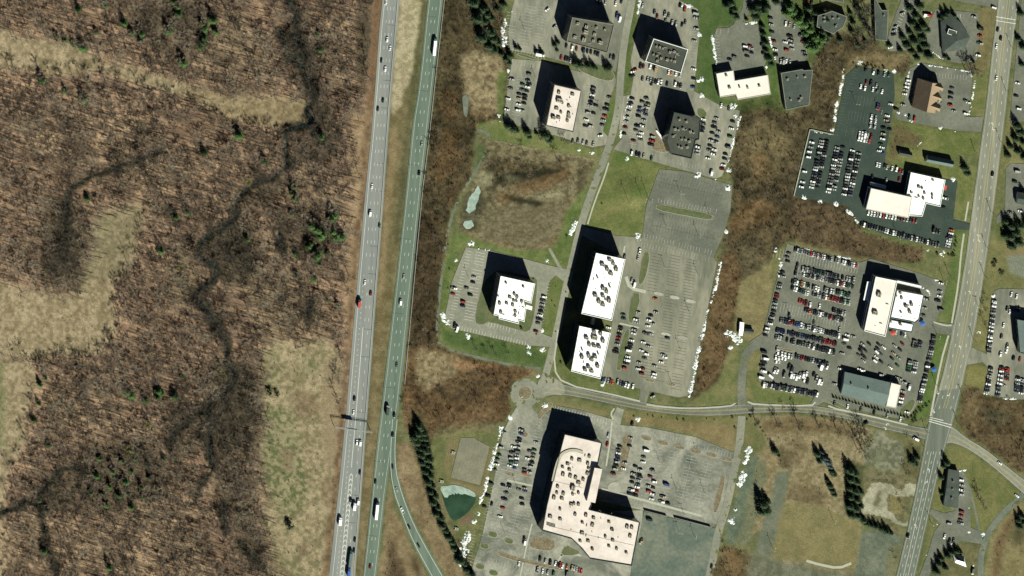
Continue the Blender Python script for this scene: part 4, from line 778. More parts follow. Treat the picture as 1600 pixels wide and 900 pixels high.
# ------------------------------------------------------------------ buildings
def seam_roof(): pass
def building(name, label, P, h, roof, wall, floors, units=(), parapet=.7, rim=None, usz=2.3, group=None, win=True, z0=0.0):
    Q = ccw([W(*p, h) for p in P]); cx = sum(p[0] for p in Q) / len(Q); cy = sum(p[1] for p in Q) / len(Q)
    Q = [(p[0] - cx, p[1] - cy) for p in Q]; n = len(Q); root = empty(name, (cx, cy, 0)); tag(root, label, 'building', group)
    I = offset_poly(Q, .55); b = MB(); b.prism(Q, -.2, h + parapet, 0, top=False); zt = h + parapet
    b.add([(p[0], p[1], zt) for p in Q] + [(p[0], p[1], zt) for p in I], [(i, (i + 1) % n, n + (i + 1) % n, n + i) for i in range(n)], 1)
    b.add([(p[0], p[1], zt) for p in I] + [(p[0], p[1], h - .05) for p in I], [(i, n + i, n + (i + 1) % n, (i + 1) % n)[::-1] for i in range(n)], 1)
    b.build('wall', [wall, rim or wall], root)
    b = MB(); b.ngon(I, h); b.build('roof', roof, root)
    if win and floors:
        fh = h / floors
        for f in range(floors):
            for i in range(n):
                a, c = Q[i], Q[(i + 1) % n]; d = math.hypot(c[0] - a[0], c[1] - a[1])
                if d < 6: continue
                m = MB(); ang = math.atan2(c[1] - a[1], c[0] - a[0]); nx, ny = math.sin(ang), -math.cos(ang)
                m.box(((a[0] + c[0]) / 2 + nx * .02, (a[1] + c[1]) / 2 + ny * .02), d - 2.4, .16, f * fh + fh * .35, f * fh + fh * .8, ang)
                m.build('window_band', GLASS, root)
    ang = math.atan2(Q[1][1] - Q[0][1], Q[1][0] - Q[0][0])
    if h > 6.5 and units:
        for _ in range(3 + len(units) // 3):
            i, t1, t2 = random.randrange(n), random.uniform(.15, .85), random.uniform(.2, .75); e_ = lerp(lerp(Q[i], Q[(i + 1) % n], t1), (0, 0), t2); L_ = random.choice((.5, .6, .8, 2.6)); m = MB(); m.box((0, 0), L_, .5, 0, .7, 0, 0); m.tube((0, 0, .7), (0, 0, 1.0), .16, .2, 6, 1)
            o = m.build('roof_vent', [UNIT, UNIT_D], root); o.location = (e_[0], e_[1], h + .01); o.rotation_euler = (0, 0, ang + random.choice((0, math.pi / 2)))
    for k, uu in enumerate(units):
        s = usz * (uu[2] if len(uu) > 2 else random.choice((.75, .9, 1.0, 1.1))); x, y = W(uu[0], uu[1], h + 1); m = MB()
        m.box((0, 0), s * 1.25, s, .25, 1.5 * (1 if len(uu) < 3 else 1.6), 0, 0, .97); m.box((0, 0), s * 1.3, s * 1.06, 0, .26, 0, 0)
        for fx in (-.3, .3): m.tube((fx * s, 0, 1.5 * (1 if len(uu) < 3 else 1.6)), (fx * s, 0, 1.5 * (1 if len(uu) < 3 else 1.6) + .22), .26 * s, .26 * s, 8, 1)
        o = m.build('rooftop_unit', [UNIT, UNIT_D], root); o.location = (x - cx, y - cy, h + .01); o.rotation_euler = (0, 0, ang + random.choice((0, math.pi / 2)))
    return root, (cx, cy), Q
def child_prism(root, c, name, P, h0, h1, m, mtop=None, ph=None):
    """a raised piece of a building; P in pixels seen at its top"""
    Q = ccw([W(*p, h1) for p in P]); Q = [(p[0] - c[0], p[1] - c[1]) for p in Q]; b = MB(); b.prism(Q, h0, h1, 1 if mtop else 0, ms=0); return b.build(name, [m, mtop or m], root)
b1, c1, _ = building('office_building', 'dark olive flat roofed office block in the far north beside the curved car park', [(894, 27), (960, 38), (949, 83), (885, 65)], 16, R_OLIVE, WALL, 4,
    Z(680, 0, 5, [(1115, 185), (1180, 210), (1260, 215), (1325, 232), (1175, 250, 1.4), (1245, 268), (1092, 290), (1160, 310, 1.3), (1235, 318), (1290, 332, 1.3)]), rim=WALL)
b2, c2, _ = building('office_building', 'pale pink roofed office block north of the wetland basin with cars on both sides', [(866, 132), (909, 142), (896, 207), (853, 197)], 16.5, R_PINK, WALL, 4,
    Z(680, 0, 5, [(968, 725), (1075, 740), (970, 785, 1.7), (995, 805), (1045, 830), (950, 850), (985, 880), (1045, 905 + 10), (1130, 1000 - 60)][:8]) + Z(680, 160, 5, [(1045, 90), (925, 120, 1.2), (1035, 145), (965, 122)]))
b3, c3, _ = building('office_building', 'charcoal roofed office block with thin white parapet line in the north', [(1021, 60), (1075, 77), (1064, 114), (1008, 96)], 16.5, R_DARK, WALL, 4,
    Z(980, 0, 5, [(228, 362), (255, 368), (278, 378), (333, 408), (370, 405), (390, 420), (205, 425), (230, 435), (265, 455), (312, 468), (345, 470), (370, 480), (235, 475)]), rim=RIM, usz=1.9)
b4, c4, q4 = building('office_building', 'charcoal roofed office block with a slanting white west wall', [(1053, 175), (1095, 185), (1092, 218), (1087, 219), (1080, 248), (1049, 241), (1042, 220)], 17, R_DARK, WALL_D, 4,
    Z(980, 160, 5, [(408, 135), (463, 152), (375, 210), (400, 215), (437, 205), (495, 230), (518, 238), (360, 265), (425, 290), (455, 292), (485, 305), (402, 345), (425, 355), (470, 350)]), usz=1.9)
# sloping white lean-to on its west side
P_ = [W(1024, 204), W(1036, 220), W(1050, 241)]; H1 = [W(1036, 208, 5), W(1044, 222, 5), W(1051, 241, 5)]
m_ = MB(); m_.add([(p[0] - c4[0], p[1] - c4[1], .3) for p in P_] + [(p[0] - c4[0], p[1] - c4[1], 1.6) for p in (W(1026, 203), W(1039, 219.5), W(1052, 240))], [(0, 1, 4, 3), (1, 2, 5, 4)]); m_.build('slanted_wall', RIM, b4)
b5, c5, _ = building('low_building', 'low pale pink roofed L-shaped building between bright green lawns', [(1119, 115), (1146, 110), (1148, 126), (1200, 117), (1204, 147), (1153, 156), (1150, 148), (1125, 152)], 6, R_PINKL, WALL_L, 1,
    Z(980, 0, 5, [(775, 590), (800, 685), (878, 680), (942, 685), (1033, 672)]), parapet=.3, usz=1.8)
b6, c6, _ = building('low_building', 'low dark green-grey roofed building beside the leafless wood', [(1220, 114), (1254, 108), (1255, 110), (1270, 109), (1264, 164), (1228, 172)], 6, R_GREY, WALL, 1,
    Z(980, 0, 5, [(1252, 620), (1330, 605), (1388, 600), (1278, 780), (1345, 785), (1360, 765)]), parapet=.3, usz=1.6)
b7, c7, _ = building('low_building', 'small grey roofed building with angled corners among northern trees', [(1278, 24), (1292, 20), (1300, 17), (1324, 26), (1318, 42), (1302, 53), (1276, 42)], 7, R_GREY, WALL, 1,
    Z(1280, 0, 5, [(40, 135), (40, 165), (108, 142), (150, 142), (128, 205)]), parapet=.2, usz=1.5)
b8, c8, _ = building('low_building', 'long narrow green-grey roofed building at the northern edge', [(1366, -6), (1378, 16), (1388, 16), (1386, 64), (1368, 62)], 5, R_GREY, WALL, 1, [(1381, 24)], parapet=.2, usz=1.5)
tag(building('low_building', 'dark roofed block cut by the northern edge above the grey building', [(1268, -30), (1322, -30), (1318, 4), (1268, -4)], 9, R_GREY, WALL, 2, [(1290, -10)], parapet=.2)[0])
b11, c11, _ = building('car_showroom', 'bright white roofed stepped showroom of the dark asphalt dealership', [(1423, 269), (1477, 281), (1469, 323), (1447, 318), (1441, 338), (1420, 337), (1424, 308), (1416, 306)], 7, R_WHITE, WALL_L, 1,
    Z(1220, 160, 5, [(1190, 608), (1080, 662), (1105, 672), (1125, 710), (1115, 752), (1185, 725), (1185, 750), (1020, 705), (1080, 735)]), rim=RIM, usz=1.8)
m_ = MB(); x_, y_ = W(1475, 293, 3); m_.box((x_ - c11[0], y_ - c11[1]), 5, 4.5, 2.6, 3.1, R(-12), bottom=True); m_.build('canopy', RED, b11)
b12, c12, _ = building('car_workshop', 'pink roofed workshop hall joined to the white showroom', [(1361, 294), (1425, 308), (1420, 341), (1353, 327)], 9, R_PINKL, WALL_L, 1, [], parapet=.2)
child_prism(b12, c12, 'lean_to_roof', [(1361, 285), (1385, 291), (1384, 296), (1361, 290)], 0, 5, WALL_L, R_PINK)
b15, c15, _ = building('office_building', 'white roofed stepped office block beside the small pond basin', [(782, 431), (836, 443), (830, 474), (818, 470), (820, 478), (822, 482), (819, 503), (811, 500), (810, 506), (779, 498), (779, 494), (771, 492)], 16, R_WHITE, WALL, 4,
    Z(660, 340, 5, [(655, 512), (790, 542), (590, 612), (605, 672), (660, 672), (685, 625), (720, 600), (742, 622), (715, 650), (738, 655), (777, 658), (708, 685), (615, 742), (727, 768), (728, 735)]), rim=RIM, usz=2.0)
for Pq in ([(772, 466), (782, 468), (781, 473), (771, 471)], [(822, 476), (832, 479), (831, 485), (821, 482)]): child_prism(b15, c15, 'entrance_canopy', Pq, 6, 7, RIM)
b16, c16, _ = building('office_building', 'large white roofed office block, northern one of the joined pair', [(931, 395), (977, 405), (956, 501), (908, 490)], 18.5, R_WHITE, WALL_D, 5,
    Z(860, 340, 5, [(465, 332, 1.3), (492, 360, 1.2), (515, 405, 1.4), (408, 370, 1.4), (445, 405, 1.3), (473, 440, 1.4), (412, 555, 1.3), (440, 580, 1.3), (352, 610, 1.4), (380, 657, 1.4), (410, 683, 1.4), (412, 615, 1.2), (460, 650, 1.5), (370, 470, .5), (465, 540, .6), (430, 640, .6)]), rim=RIM, usz=2.0)
b17, c17, _ = building('office_building', 'white roofed office block, southern one of the joined pair', [(905, 509), (954, 520), (938, 592), (892, 580)], 18.5, R_WHITE, WALL_D, 5,
    Z(860, 480, 5, [(342, 192, 1.2), (393, 207, 1.3), (283, 243, 1.3), (345, 240, 2), (412, 265, 1.4), (305, 295, 1.2), (342, 305, 1.2), (380, 312, 1.3), (300, 378, 1.2), (350, 390, 1.3), (248, 392, 1.3), (323, 412, 1.3), (370, 462, 1.3), (300, 470, 1.2), (272, 492, 1.2), (323, 503, 1.3), (375, 365, .5), (250, 335, .5)]), rim=RIM, usz=2.0)
child_prism(b17, c17, 'link_bridge', [(926, 496), (930, 497), (928, 508), (924, 507)], 4, 8, WALL_L)
u18 = Z(820, 630, 4.4444, [(330, 390), (382, 400), (300, 425), (265, 447), (312, 465), (268, 497), (318, 508), (355, 520), (408, 532), (450, 372), (440, 422), (445, 455), (437, 490), (230, 582), (335, 590, 1.5), (270, 630), (225, 625), (205, 658), (260, 665), (325, 705), (247, 738), (178, 790), (248, 808), (352, 775), (427, 780), (480, 800), (402, 832), (472, 848), (587, 828), (608, 880), (713, 860), (745, 865), (375, 555), (335, 635), (375, 625), (345, 700), (375, 705)]) \
    + Z(900, 720, 5, [(285, 540), (425, 590), (232, 595), (290, 625), (35, 630), (97, 630), (260, 670), (320, 690), (395, 720), (130, 692)]) + Z(660, 720, 5, [(1250, 568), (1330, 692)])
b18, c18, _ = building('office_building', 'very large pink roofed office building with dozens of rooftop units', [(882, 678), (941, 692), (935, 722), (929, 740), (924, 790), (921, 796), (1000, 816), (987, 884), (922, 873), (910, 858), (893, 842), (847, 829), (854, 790), (872, 716)], 16.5, R_PINK, WALL_D, 4, u18, usz=2.4)
child_prism(b18, c18, 'stair_tower', [(929, 731), (941, 733), (930, 786), (917, 783)], 0, 21, WALL, R_PINK)
# curved parapet and louvre strip on the roof
arc = smooth([(864, 752), (869, 728), (876, 711), (886, 705), (898, 703), (911, 707)], 2); m_ = MB(); m_.strip([(W(*p, 17.5)[0] - c18[0], W(*p, 17.5)[1] - c18[1]) for p in arc], 2.6, 17.2); o_ = m_.build('curved_louvre', UNIT, b18)
m_ = MB(); m_.strip([(W(*p, 17.5)[0] - c18[0], W(*p, 17.5)[1] - c18[1]) for p in [(q[0] + 1.5, q[1] + 3.5) for q in arc]], .6, 17.5); m_.build('parapet', WALL_L, b18)
for a_, c_ in (((867, 752), (909, 762)), ((858, 822), (990, 852))):
    m_ = MB(); m_.strip([(W(*p, 16.6)[0] - c18[0], W(*p, 16.6)[1] - c18[1]) for p in (a_, c_)], .4, 16.56); m_.build('roof_joint', WALL, b18)
m_ = MB()
for k in range(3): m_.strip([(W(*p, 17)[0] - c18[0], W(*p, 17)[1] - c18[1]) for p in ((854, 816 + k * 2), (868, 820 + k * 2))], .5, 16.9)
m_.build('louvre', UNIT_D, b18)
b19, c19, _ = building('car_showroom', 'large pink roofed showroom hall facing the rows of cars', [(1368, 432), (1402, 439), (1383, 526), (1350, 517)], 10, R_PINKL, WALL_L, 2, Z(1140, 360, 5, [(1168, 503, 1.5), (1137, 645, 1.5)]), rim=RIM)
child_prism(b19, c19, 'side_canopy', [(1355, 440), (1362, 440), (1356, 470), (1349, 469)], 4.5, 5.2, RIM)
b19b, c19b, _ = building('car_showroom', 'white roofed showroom wing east of the pink hall with teal edge', [(1401, 453), (1444, 461), (1436, 500), (1430, 505), (1424, 503), (1391, 497)], 7.5, R_WHITE, WALL_L, 2,
    Z(1140, 360, 5, [(1300, 510, .9), (1345, 530), (1423, 580, 1.2), (1378, 595, 1.2), (1340, 640), (1408, 638, 1.2), (1335, 490)]), rim=R_TEAL, usz=1.8)
b19c, c19c, _ = building('showroom_annexe', 'low white roofed annexe south of the white showroom wing', [(1390, 499), (1428, 507), (1425, 520), (1388, 513)], 5.5, R_WHITE, WALL_L, 1, Z(1140, 360, 5, [(1335, 735, 1.0), (1258, 715)]), rim=R_TEAL, usz=1.8)
b19d, c19d, _ = building('entrance_portal', 'thin white roofed portal across the north of the white wing', [(1402, 438), (1440, 446.5), (1440, 451), (1401, 442)], 8, R_WHITE, WALL_L, 0, parapet=.15)
for nm, uu, mm, lb in (('fabric_canopy', (1440, 504), BLUE, 'round blue canopy at the corner of the white showroom wing'), ('fabric_canopy', (1491, 581 - 0.5), BLUE, 'blue canopy on the grass strip by the avenue'), ('fabric_canopy', (1394, 519), RED, 'red canopy south of the low white annexe')):
    uu = (1458, 576) if 'grass' in lb else uu
    m_ = MB(); 
    for k in range(8):
        a, b = math.pi * k / 4, math.pi * (k + 1) / 4; m_.add([(2.6 * math.cos(a), 2.6 * math.sin(a), 2.4), (2.6 * math.cos(b), 2.6 * math.sin(b), 2.4), (0, 0, 3.5)], [(0, 1, 2)])
    m_.tube((0, 0, 0), (0, 0, 3.4), .06, .06, 6, 1); tag(m_.build(nm, [mm, METAL], loc=(*W(*uu), .15)), lb, 'canopy')
def gable(name, label, P, eave, ridge, roof, wall, ends=None, units=(), split=None, hip=0.0, cat='house'):
    """P: eave outline in order a-b-c-d; the ridge runs between the middles of a-d and b-c"""
    Q = [W(*p, eave) for p in P]; cx = sum(p[0] for p in Q) / 4; cy = sum(p[1] for p in Q) / 4; Q = [(p[0] - cx, p[1] - cy) for p in Q]
    if area(Q) < 0: Q = [Q[3], Q[2], Q[1], Q[0]]
    root = empty(name, (cx, cy, 0)); tag(root, label, cat); I = offset_poly(Q, .4)
    m1 = lerp(Q[0], Q[3], .5); m2 = lerp(Q[1], Q[2], .5); r1, r2 = lerp(m1, m2, hip), lerp(m1, m2, 1 - hip)
    b = MB(); b.prism(I, -.2, eave, 0, top=False)
    if hip == 0:
        i1, i2 = lerp(I[0], I[3], .5), lerp(I[1], I[2], .5)
        b.add([(*I[0], eave), (*i1, ridge - .2), (*I[3], eave)], [(0, 1, 2)[::-1]]); b.add([(*I[1], eave), (*i2, ridge - .2), (*I[2], eave)], [(0, 1, 2)])
    b.build('wall', wall, root); rb = MB(); V = [(*q, eave) for q in Q] + [(*r1, ridge), (*r2, ridge)]
    mats = roof if isinstance(roof, list) else [roof]
    rb.add(V, [(0, 1, 5, 4)], 0); rb.add(V, [(3, 4, 5, 2)], 1 if len(mats) > 1 else 0)
    if hip: rb.add(V, [(0, 4, 3), (1, 2, 5)], 0)
    rb.build('roof', mats, root)
    for u in units:
        x, y = W(u[0], u[1], ridge); m = MB(); m.box((x - cx, y - cy), 1.4, 1.4, eave, ridge + 1.0, 0, 0); m.box((x - cx, y - cy), 1.0, 1.0, ridge + 1.0, ridge + 1.3, 0, 1); m.build('rooftop_unit', [UNIT, UNIT_D], root)
    for k, (a, c) in enumerate(((I[0], I[1]), (I[2], I[3]))):
        d = math.hypot(c[0] - a[0], c[1] - a[1]); ang = math.atan2(c[1] - a[1], c[0] - a[0]); nwin = max(1, int(d / 6)); nx, ny = math.sin(ang), -math.cos(ang)
        for j in range(min(nwin, 8)):
            p = lerp(a, c, (j + .5) / min(nwin, 8)); m = MB(); m.box((p[0] + nx * .03, p[1] + ny * .03), 1.8, .14, 1.0, 2.3, ang); m.build('window', GLASS, root)
    return root, (cx, cy)
g10, cg = gable('pitched_roof_house', 'tall brown gabled building with tan east slope and triangular dormers', [(1434, 122), (1425, 167), (1461, 177), (1470, 131)], 5, 14, [R_BROWN, R_TAN], BRICK, cat='building')
for v_, du in ((136, 0), (152, -2.5), (168, -5)):
    e_ = W(1471 + du, v_, 5); r_ = W(1457.5 + du * .9, v_ - 3, 11.5); s_ = 4.2; m_ = MB()
    ax, ay = -.22, .97; A = (e_[0] - cg[0] - ax * s_, e_[1] - cg[1] + -ay * s_, 5.2); B = (e_[0] - cg[0] + ax * s_, e_[1] - cg[1] + ay * s_, 5.2); T = (e_[0] - cg[0], e_[1] - cg[1], 11.2); K = (r_[0] - cg[0], r_[1] - cg[1], 11.4)
    m_.add([A, B, T, K], [(0, 2, 3), (2, 1, 3)]); m_.add([A, B, T], [(1, 2, 0)], 1); m_.build('dormer', [R_TAN, BRICK], g10)
gable('garage_shed', 'small dark grey roofed outbuilding in the leafless thicket', [(1406, 234), (1425, 238), (1424, 246), (1404, 242)], 3, 5.2, R_GREY, WALL_L, cat='shed')
gable('long_house', 'long slate roofed house on the lawn beside the avenue', [(1449, 243), (1490, 251), (1488, 261), (1446, 253)], 3.6, 7, R_TEAL, WALL_L)
gable('showroom_hall', 'long slate blue gabled hall south of the rows of cars', [(1320, 581), (1392, 598), (1384, 635), (1314, 616)], 5, 7, R_TEAL, WALL, units=((1330, 600), (1357, 607)), cat='building')
tag(building('showroom_annexe', 'cream flat roofed end joined to the slate blue hall', [(1392.5, 598), (1408, 602), (1400, 638), (1384.5, 635)], 6, R_PINKL, WALL_L, 1, parapet=.2)[0])
gable('roadside_shop', 'grey roofed shop in the south-east between avenue and branch road', [(1482, 733), (1499, 737), (1497, 794), (1474, 790)][0:1] + [(1499, 736), (1497, 794), (1474, 791)], 4.4, 5.6, R_GREY, WALL, units=((1489, 752), (1488, 764), (1487, 778)), cat='shop')
gable('corner_house', 'small white and grey roofed house among evergreens in the south-east', [(1489, 866), (1506, 869), (1510, 886), (1492, 879)], 4, 7.5, [R_WHITE, R_GREY], WALL_L, hip=.15)
gable('utility_shed', 'narrow pale roofed shed beside the big snow heap', [(1156, 503), (1163, 504), (1160, 525), (1154, 524)], 3, 4, R_WHITE, WALL_L, cat='shed')
gable('storage_shed', 'little dark roofed shed beside the narrow pale shed', [(1163, 513), (1178, 515), (1177, 522), (1163, 520)], 3.2, 4.4, R_GREY, WALL, cat='shed')
tag(building('showroom_building', 'dark teal roofed building cut by the eastern edge in a car lot', [(1589, 499), (1640, 508), (1632, 560), (1594, 552)], 9, R_TEAL, WALL_D, 2, [(1604, 512)], rim=R_TEAL)[0])
gable('long_house', 'grey roofed house at the eastern edge behind conifers', [(1590, 300), (1630, 306), (1626, 325), (1588, 318)], 4, 7, R_GREY, WALL_L)
# pavilion with faceted hip roof
pv = [W(*p, 4) for p in ((1470, 34), (1486, 22), (1502, 36), (1516, 58), (1507, 77), (1473, 82))]; px_, py_ = W(1495, 64, 10.5); root = empty('restaurant_pavilion', (px_, py_, 0)); tag(root, 'grey faceted hip roofed pavilion inside a ring car park', 'building')
Q = ccw([(p[0] - px_, p[1] - py_) for p in pv]); b = MB(); b.prism(offset_poly(Q, .6), -.2, 4, 0, top=False); b.build('wall', WALL_L, root)
b = MB(); n_ = len(Q); b.add([(*q, 4) for q in Q] + [(0, 0, 10.5)], [(i, (i + 1) % n_, n_) for i in range(n_)]); b.build('roof', R_GREY, root)
b = MB(); x_, y_ = W(1488, 51, 9); b.box((x_ - px_, y_ - py_), 8, 5, 5, 8.4, R(-18), 0); b.build('roof_well', [RIM], root); b = MB(); b.box((x_ - px_, y_ - py_), 7.2, 4.2, 8.39, 8.43, R(-18), 0); b.build('roof_deck', [R_DARK], root)
# retaining wall of the dealer deck, guard rails, loading dock wall
def wall_run(name, label, cat, pts, wd, z0, z1, m, seg=4):
    P = [W(*p) for p in resample(pts, seg)]; ox, oy = P[0]; b = MB()
    for a, c in zip(P, P[1:]):
        d = math.hypot(c[0] - a[0], c[1] - a[1]); b.box(((a[0] + c[0]) / 2 - ox, (a[1] + c[1]) / 2 - oy), d, wd, z0, z1, math.atan2(c[1] - a[1], c[0] - a[0]), bottom=z0 > .1)
    o = b.build(name, m); o.location = (ox, oy, 0); return tag(o, label, cat)
wall_run('retaining_wall', 'pale concrete retaining wall along the west of the dark car deck', 'wall', [(1265, 202), (1240, 306)], .9, -1.5, 1.2, CONC, 200)
wall_run('retaining_wall', 'short concrete retaining wall at the north-west corner of the dark car deck', 'wall', [(1266, 202), (1302, 210)], .8, -1.5, 1.0, CONC, 200)
for pts, lb in (([(628, -60), (621, 0), (607, 165), (595, 330), (582, 500), (567, 700), (552, 900), (548, 960)], 'steel guard rail along the median edge of the western carriageway'), ([(704, -60), (694, 0), (679, 133), (670, 217), (660, 297), (632, 600)], 'steel guard rail along the eastern carriageway')):
    r = empty('guard_rail', (*W(*pts[0]), 0)); tag(r, lb, 'guard rail'); x0_, y0_ = r.location.x, r.location.y; P = [W(*p) for p in resample(pts, 12)]; b = MB()
    for a, c in zip(P, P[1:]): b.box(((a[0] + c[0]) / 2 - x0_, (a[1] + c[1]) / 2 - y0_), math.hypot(c[0] - a[0], c[1] - a[1]), .32, .45, .85, math.atan2(c[1] - a[1], c[0] - a[0]), bottom=True)
    b.build('rail', METAL, r)
wall_run('dock_wall', 'low dark wall between the marked lot and the bare yard', 'wall', [(1006, 797), (1041, 806)], .5, 0, 2.2, WALL, 100); wall_run('dock_wall', 'longer low wall between the marked lot and the bare yard', 'wall', [(1053, 808), (1110, 823)], .5, 0, 2.2, WALL, 100)
def gantry():
    x, y = W(549, 668); r = empty('sign_gantry', (x, y, 0)); tag(r, 'steel sign gantry spanning the western carriageway', 'sign gantry'); a, c = W(521, 664), W(578, 672); a = (a[0] - x, a[1] - y); c = (c[0] - x, c[1] - y)
    for p in (a, c): b = MB(); b.tube((*p, 0), (*p, 8), .3, .25, 8); b.build('post', METAL, r)
    b = MB()
    for dz, dy in ((7, -.5), (7, .5), (8.2, -.5), (8.2, .5)): b.tube((a[0], a[1] + dy, dz), (c[0], c[1] + dy, dz), .14, .14, 6)
    for k in range(16):
        p, q = lerp(a, c, k / 16), lerp(a, c, (k + 1) / 16); b.tube((p[0], p[1] - .5, 7), (q[0], q[1] + .5, 7), .07, .07, 4); b.tube((p[0], p[1] - .5, 7 if k % 2 else 8.2), (q[0], q[1] - .5, 8.2 if k % 2 else 7), .07, .07, 4)
    b.build('truss', METAL, r); b = MB(); p = lerp(a, c, .45); ang = math.atan2(c[1] - a[1], c[0] - a[0]); b.box((p[0], p[1] + .75), 9.5, .15, 6, 9.4, ang, bottom=True); b.build('sign_panel', SIGNG, r)
    return r
gantry()
for (u_, v_), lb in (((708, 707), 'pale concrete outlet box west of the flat gravel pad'), ((690, 752), 'small concrete outlet box at the head of the frozen pond'), ((713, 826), 'pale concrete outlet box south of the frozen pond')):
    m_ = MB(); m_.box((0, 0), 3.2, 2.4, 0, 1.3, 0, 0); m_.box((-1.9, 1.4), 1.2, .3, 0, .9, R(35)); m_.box((-1.9, -1.4), 1.2, .3, 0, .9, R(-35)); m_.box((.2, 0), 1.4, 1.2, 1.3, 1.36, 0, 1); tag(m_.build('outlet_box', [CONC, UNIT_D], loc=(*W(u_, v_), .05), rz=R(-12)), lb, 'outlet box')
# ------------------------------------------------------------------ poles
def pole_mesh(h, kind):
    b = MB(); b.tube((0, 0, 0), (0, 0, h), .17 if kind == 'lamp' else .2, .10 if kind == 'lamp' else .14, 7)
    return b.me(kind + '_pole', METAL if kind == 'lamp' else WOODP)
LAMP_ME = {}
def lamp(u, v, h, where):
    r = empty('street_lamp', (*W(u, v), .05)); tag(r, None, 'street lamp', 'lamp posts of the car parks'); k = round(h)
    if k not in LAMP_ME:
        a = MB(); a.box((0, 0), 2.6, .14, h - .1, h + .02, 0, bottom=True); hd = MB(); hd.box((1.4, 0), .9, .5, h - .05, h + .15, 0, bottom=True); hd2 = MB(); hd2.box((-1.4, 0), .9, .5, h - .05, h + .15, 0, bottom=True)
        LAMP_ME[k] = (pole_mesh(h, 'lamp'), a.me('arm', METAL), hd.me('head', UNIT), hd2.me('head', UNIT))
    for nm, me_ in zip(('pole', 'arm', 'lamp_head', 'lamp_head'), LAMP_ME[k]): obj(nm, me_, r)
    r.rotation_euler = (0, 0, R(random.choice((-12, 78)))); pool(r, u, v, 'tall twin-headed lamp post', where)
for u, v, h, wh in ((980, 312, 15, 'on the mown knoll'), (1002, 308, 15, 'on the mown knoll'), (1012, 308, 15, 'on the mown knoll'), (1108, 336, 9, 'in the empty striped lot'), (1062, 300, 9, 'in the empty striped lot'), (1040, 352, 9, 'in the empty striped lot'), (1090, 366, 9, 'in the empty striped lot'),
    (1062, 544, 9, 'in the lot east of the twin offices'), (1049, 598, 9, 'in the lot east of the twin offices'), (1090, 428, 9, 'in the lot east of the twin offices'), (1038, 416, 9, 'in the lot east of the twin offices'), (1076, 486, 9, 'in the lot east of the twin offices'),
    (1301, 812, 9, 'in the south-eastern meadow'), (1206, 854, 10, 'beside the overgrown drive'), (1422, 534, 9, 'among the dealership cars'), (1464, 524, 9, 'at the dealership entrance'), (1474, 438, 9, 'on the verge by the dealership'), (1528, 478, 8, 'on the avenue verge'),
    (1060, 830, 8, 'in the bare yard'), (1084, 836, 8, 'in the bare yard'), (1030, 720, 8, 'in the marked lot east of the large building'), (1082, 735, 8, 'in the marked lot east of the large building'), (1055, 760, 8, 'in the marked lot east of the large building'), (1100, 768, 8, 'in the marked lot east of the large building'), (1068, 802, 8, 'in the marked lot east of the large building'),
    (1373, 172, 9, 'in the dark asphalt dealership lot'), (1336, 160, 9, 'in the dark asphalt dealership lot'), (1305, 262, 9, 'in the dark asphalt dealership lot'), (1402, 368, 9, 'in the dark asphalt dealership lot'), (806, 758, 8, 'in the lot west of the large building'), (788, 832, 8, 'in the lot west of the large building'),
    (818, 44, 8, 'in the curved northern lot'), (836, 120, 8, 'beside the pink-roofed northern office'), (938, 172, 8, 'beside the pink-roofed northern office'), (731, 432, 8, 'west of the stepped white office'), (1256, 445, 9, 'among the dealership cars'), (1308, 500, 9, 'among the dealership cars'), (1232, 490, 9, 'among the dealership cars')): lamp(u, v, h, wh)
UP = {}
def utility(u, v, h, where):
    r = empty('utility_pole', (*W(u, v), .0), R(-12)); tag(r, None, 'utility pole', 'wooden utility poles along the avenue'); k = round(h)
    if k not in UP:
        a = MB(); a.box((0, 0), 2.6, .16, h - 1.0, h - .8, 0, bottom=True); t2 = MB(); t2.tube((.35, 0, h - 3), (.35, 0, h - 2), .25, .25, 8); UP[k] = (pole_mesh(h, 'utility'), a.me('crossarm', WOODP), t2.me('transformer', UNIT))
    for nm, me_ in zip(('pole', 'crossarm', 'transformer'), UP[k]): obj(nm, me_, r)
    pool(r, u, v, 'dark wooden utility pole', where)
for u, v in ((1579, 72), (1571, 140), (1562.5, 250 - 30), (1548, 330), (1540.5, 385), (1538, 430), (1521, 530), (1504, 620), (1496, 660), (1454, 815)): utility(u, v, 11, 'on the east side of the avenue')
for u, v in ((1523, 236), (1482, 428), (1473, 470), (1462, 600), (1446, 672), (1440, 694)): utility(u, v, 10, 'on the west side of the avenue')
# ------------------------------------------------------------------ vehicles
def loft(b, secs, m=0):
    k = []
    V = []
    for x, hw, z0, z1 in secs: V += [(x, -hw, z0), (x, hw, z0), (x, hw * .94, z1), (x, -hw * .94, z1)]
    F = []
    for i in range(len(secs) - 1):
        a, c = 4 * i, 4 * i + 4
        for j in range(4): F.append((a + j, a + (j + 1) % 4, c + (j + 1) % 4, c + j))
    F.append((0, 3, 2, 1)); e = 4 * (len(secs) - 1); F.append((e, e + 1, e + 2, e + 3)); b.add(V, F, m)
def cabin(b, x0, x1, hw, zb, t0, t1, tw, zt, glass):
    V = [(x0, -hw, zb), (x0, hw, zb), (x1, hw, zb), (x1, -hw, zb), (t0, -tw, zt), (t0, tw, zt), (t1, tw, zt), (t1, -tw, zt)]
    if glass: b.add(V, [(0, 1, 5, 4), (1, 2, 6, 5), (2, 3, 7, 6), (3, 0, 4, 7)], 0)
    else:
        b.add([(x * 1.0, y * .98, z) for x, y, z in V], [], 0); k = len(b.V) - 8; b.F.append((k + 4, k + 5, k + 6, k + 7)); b.M.append(0)
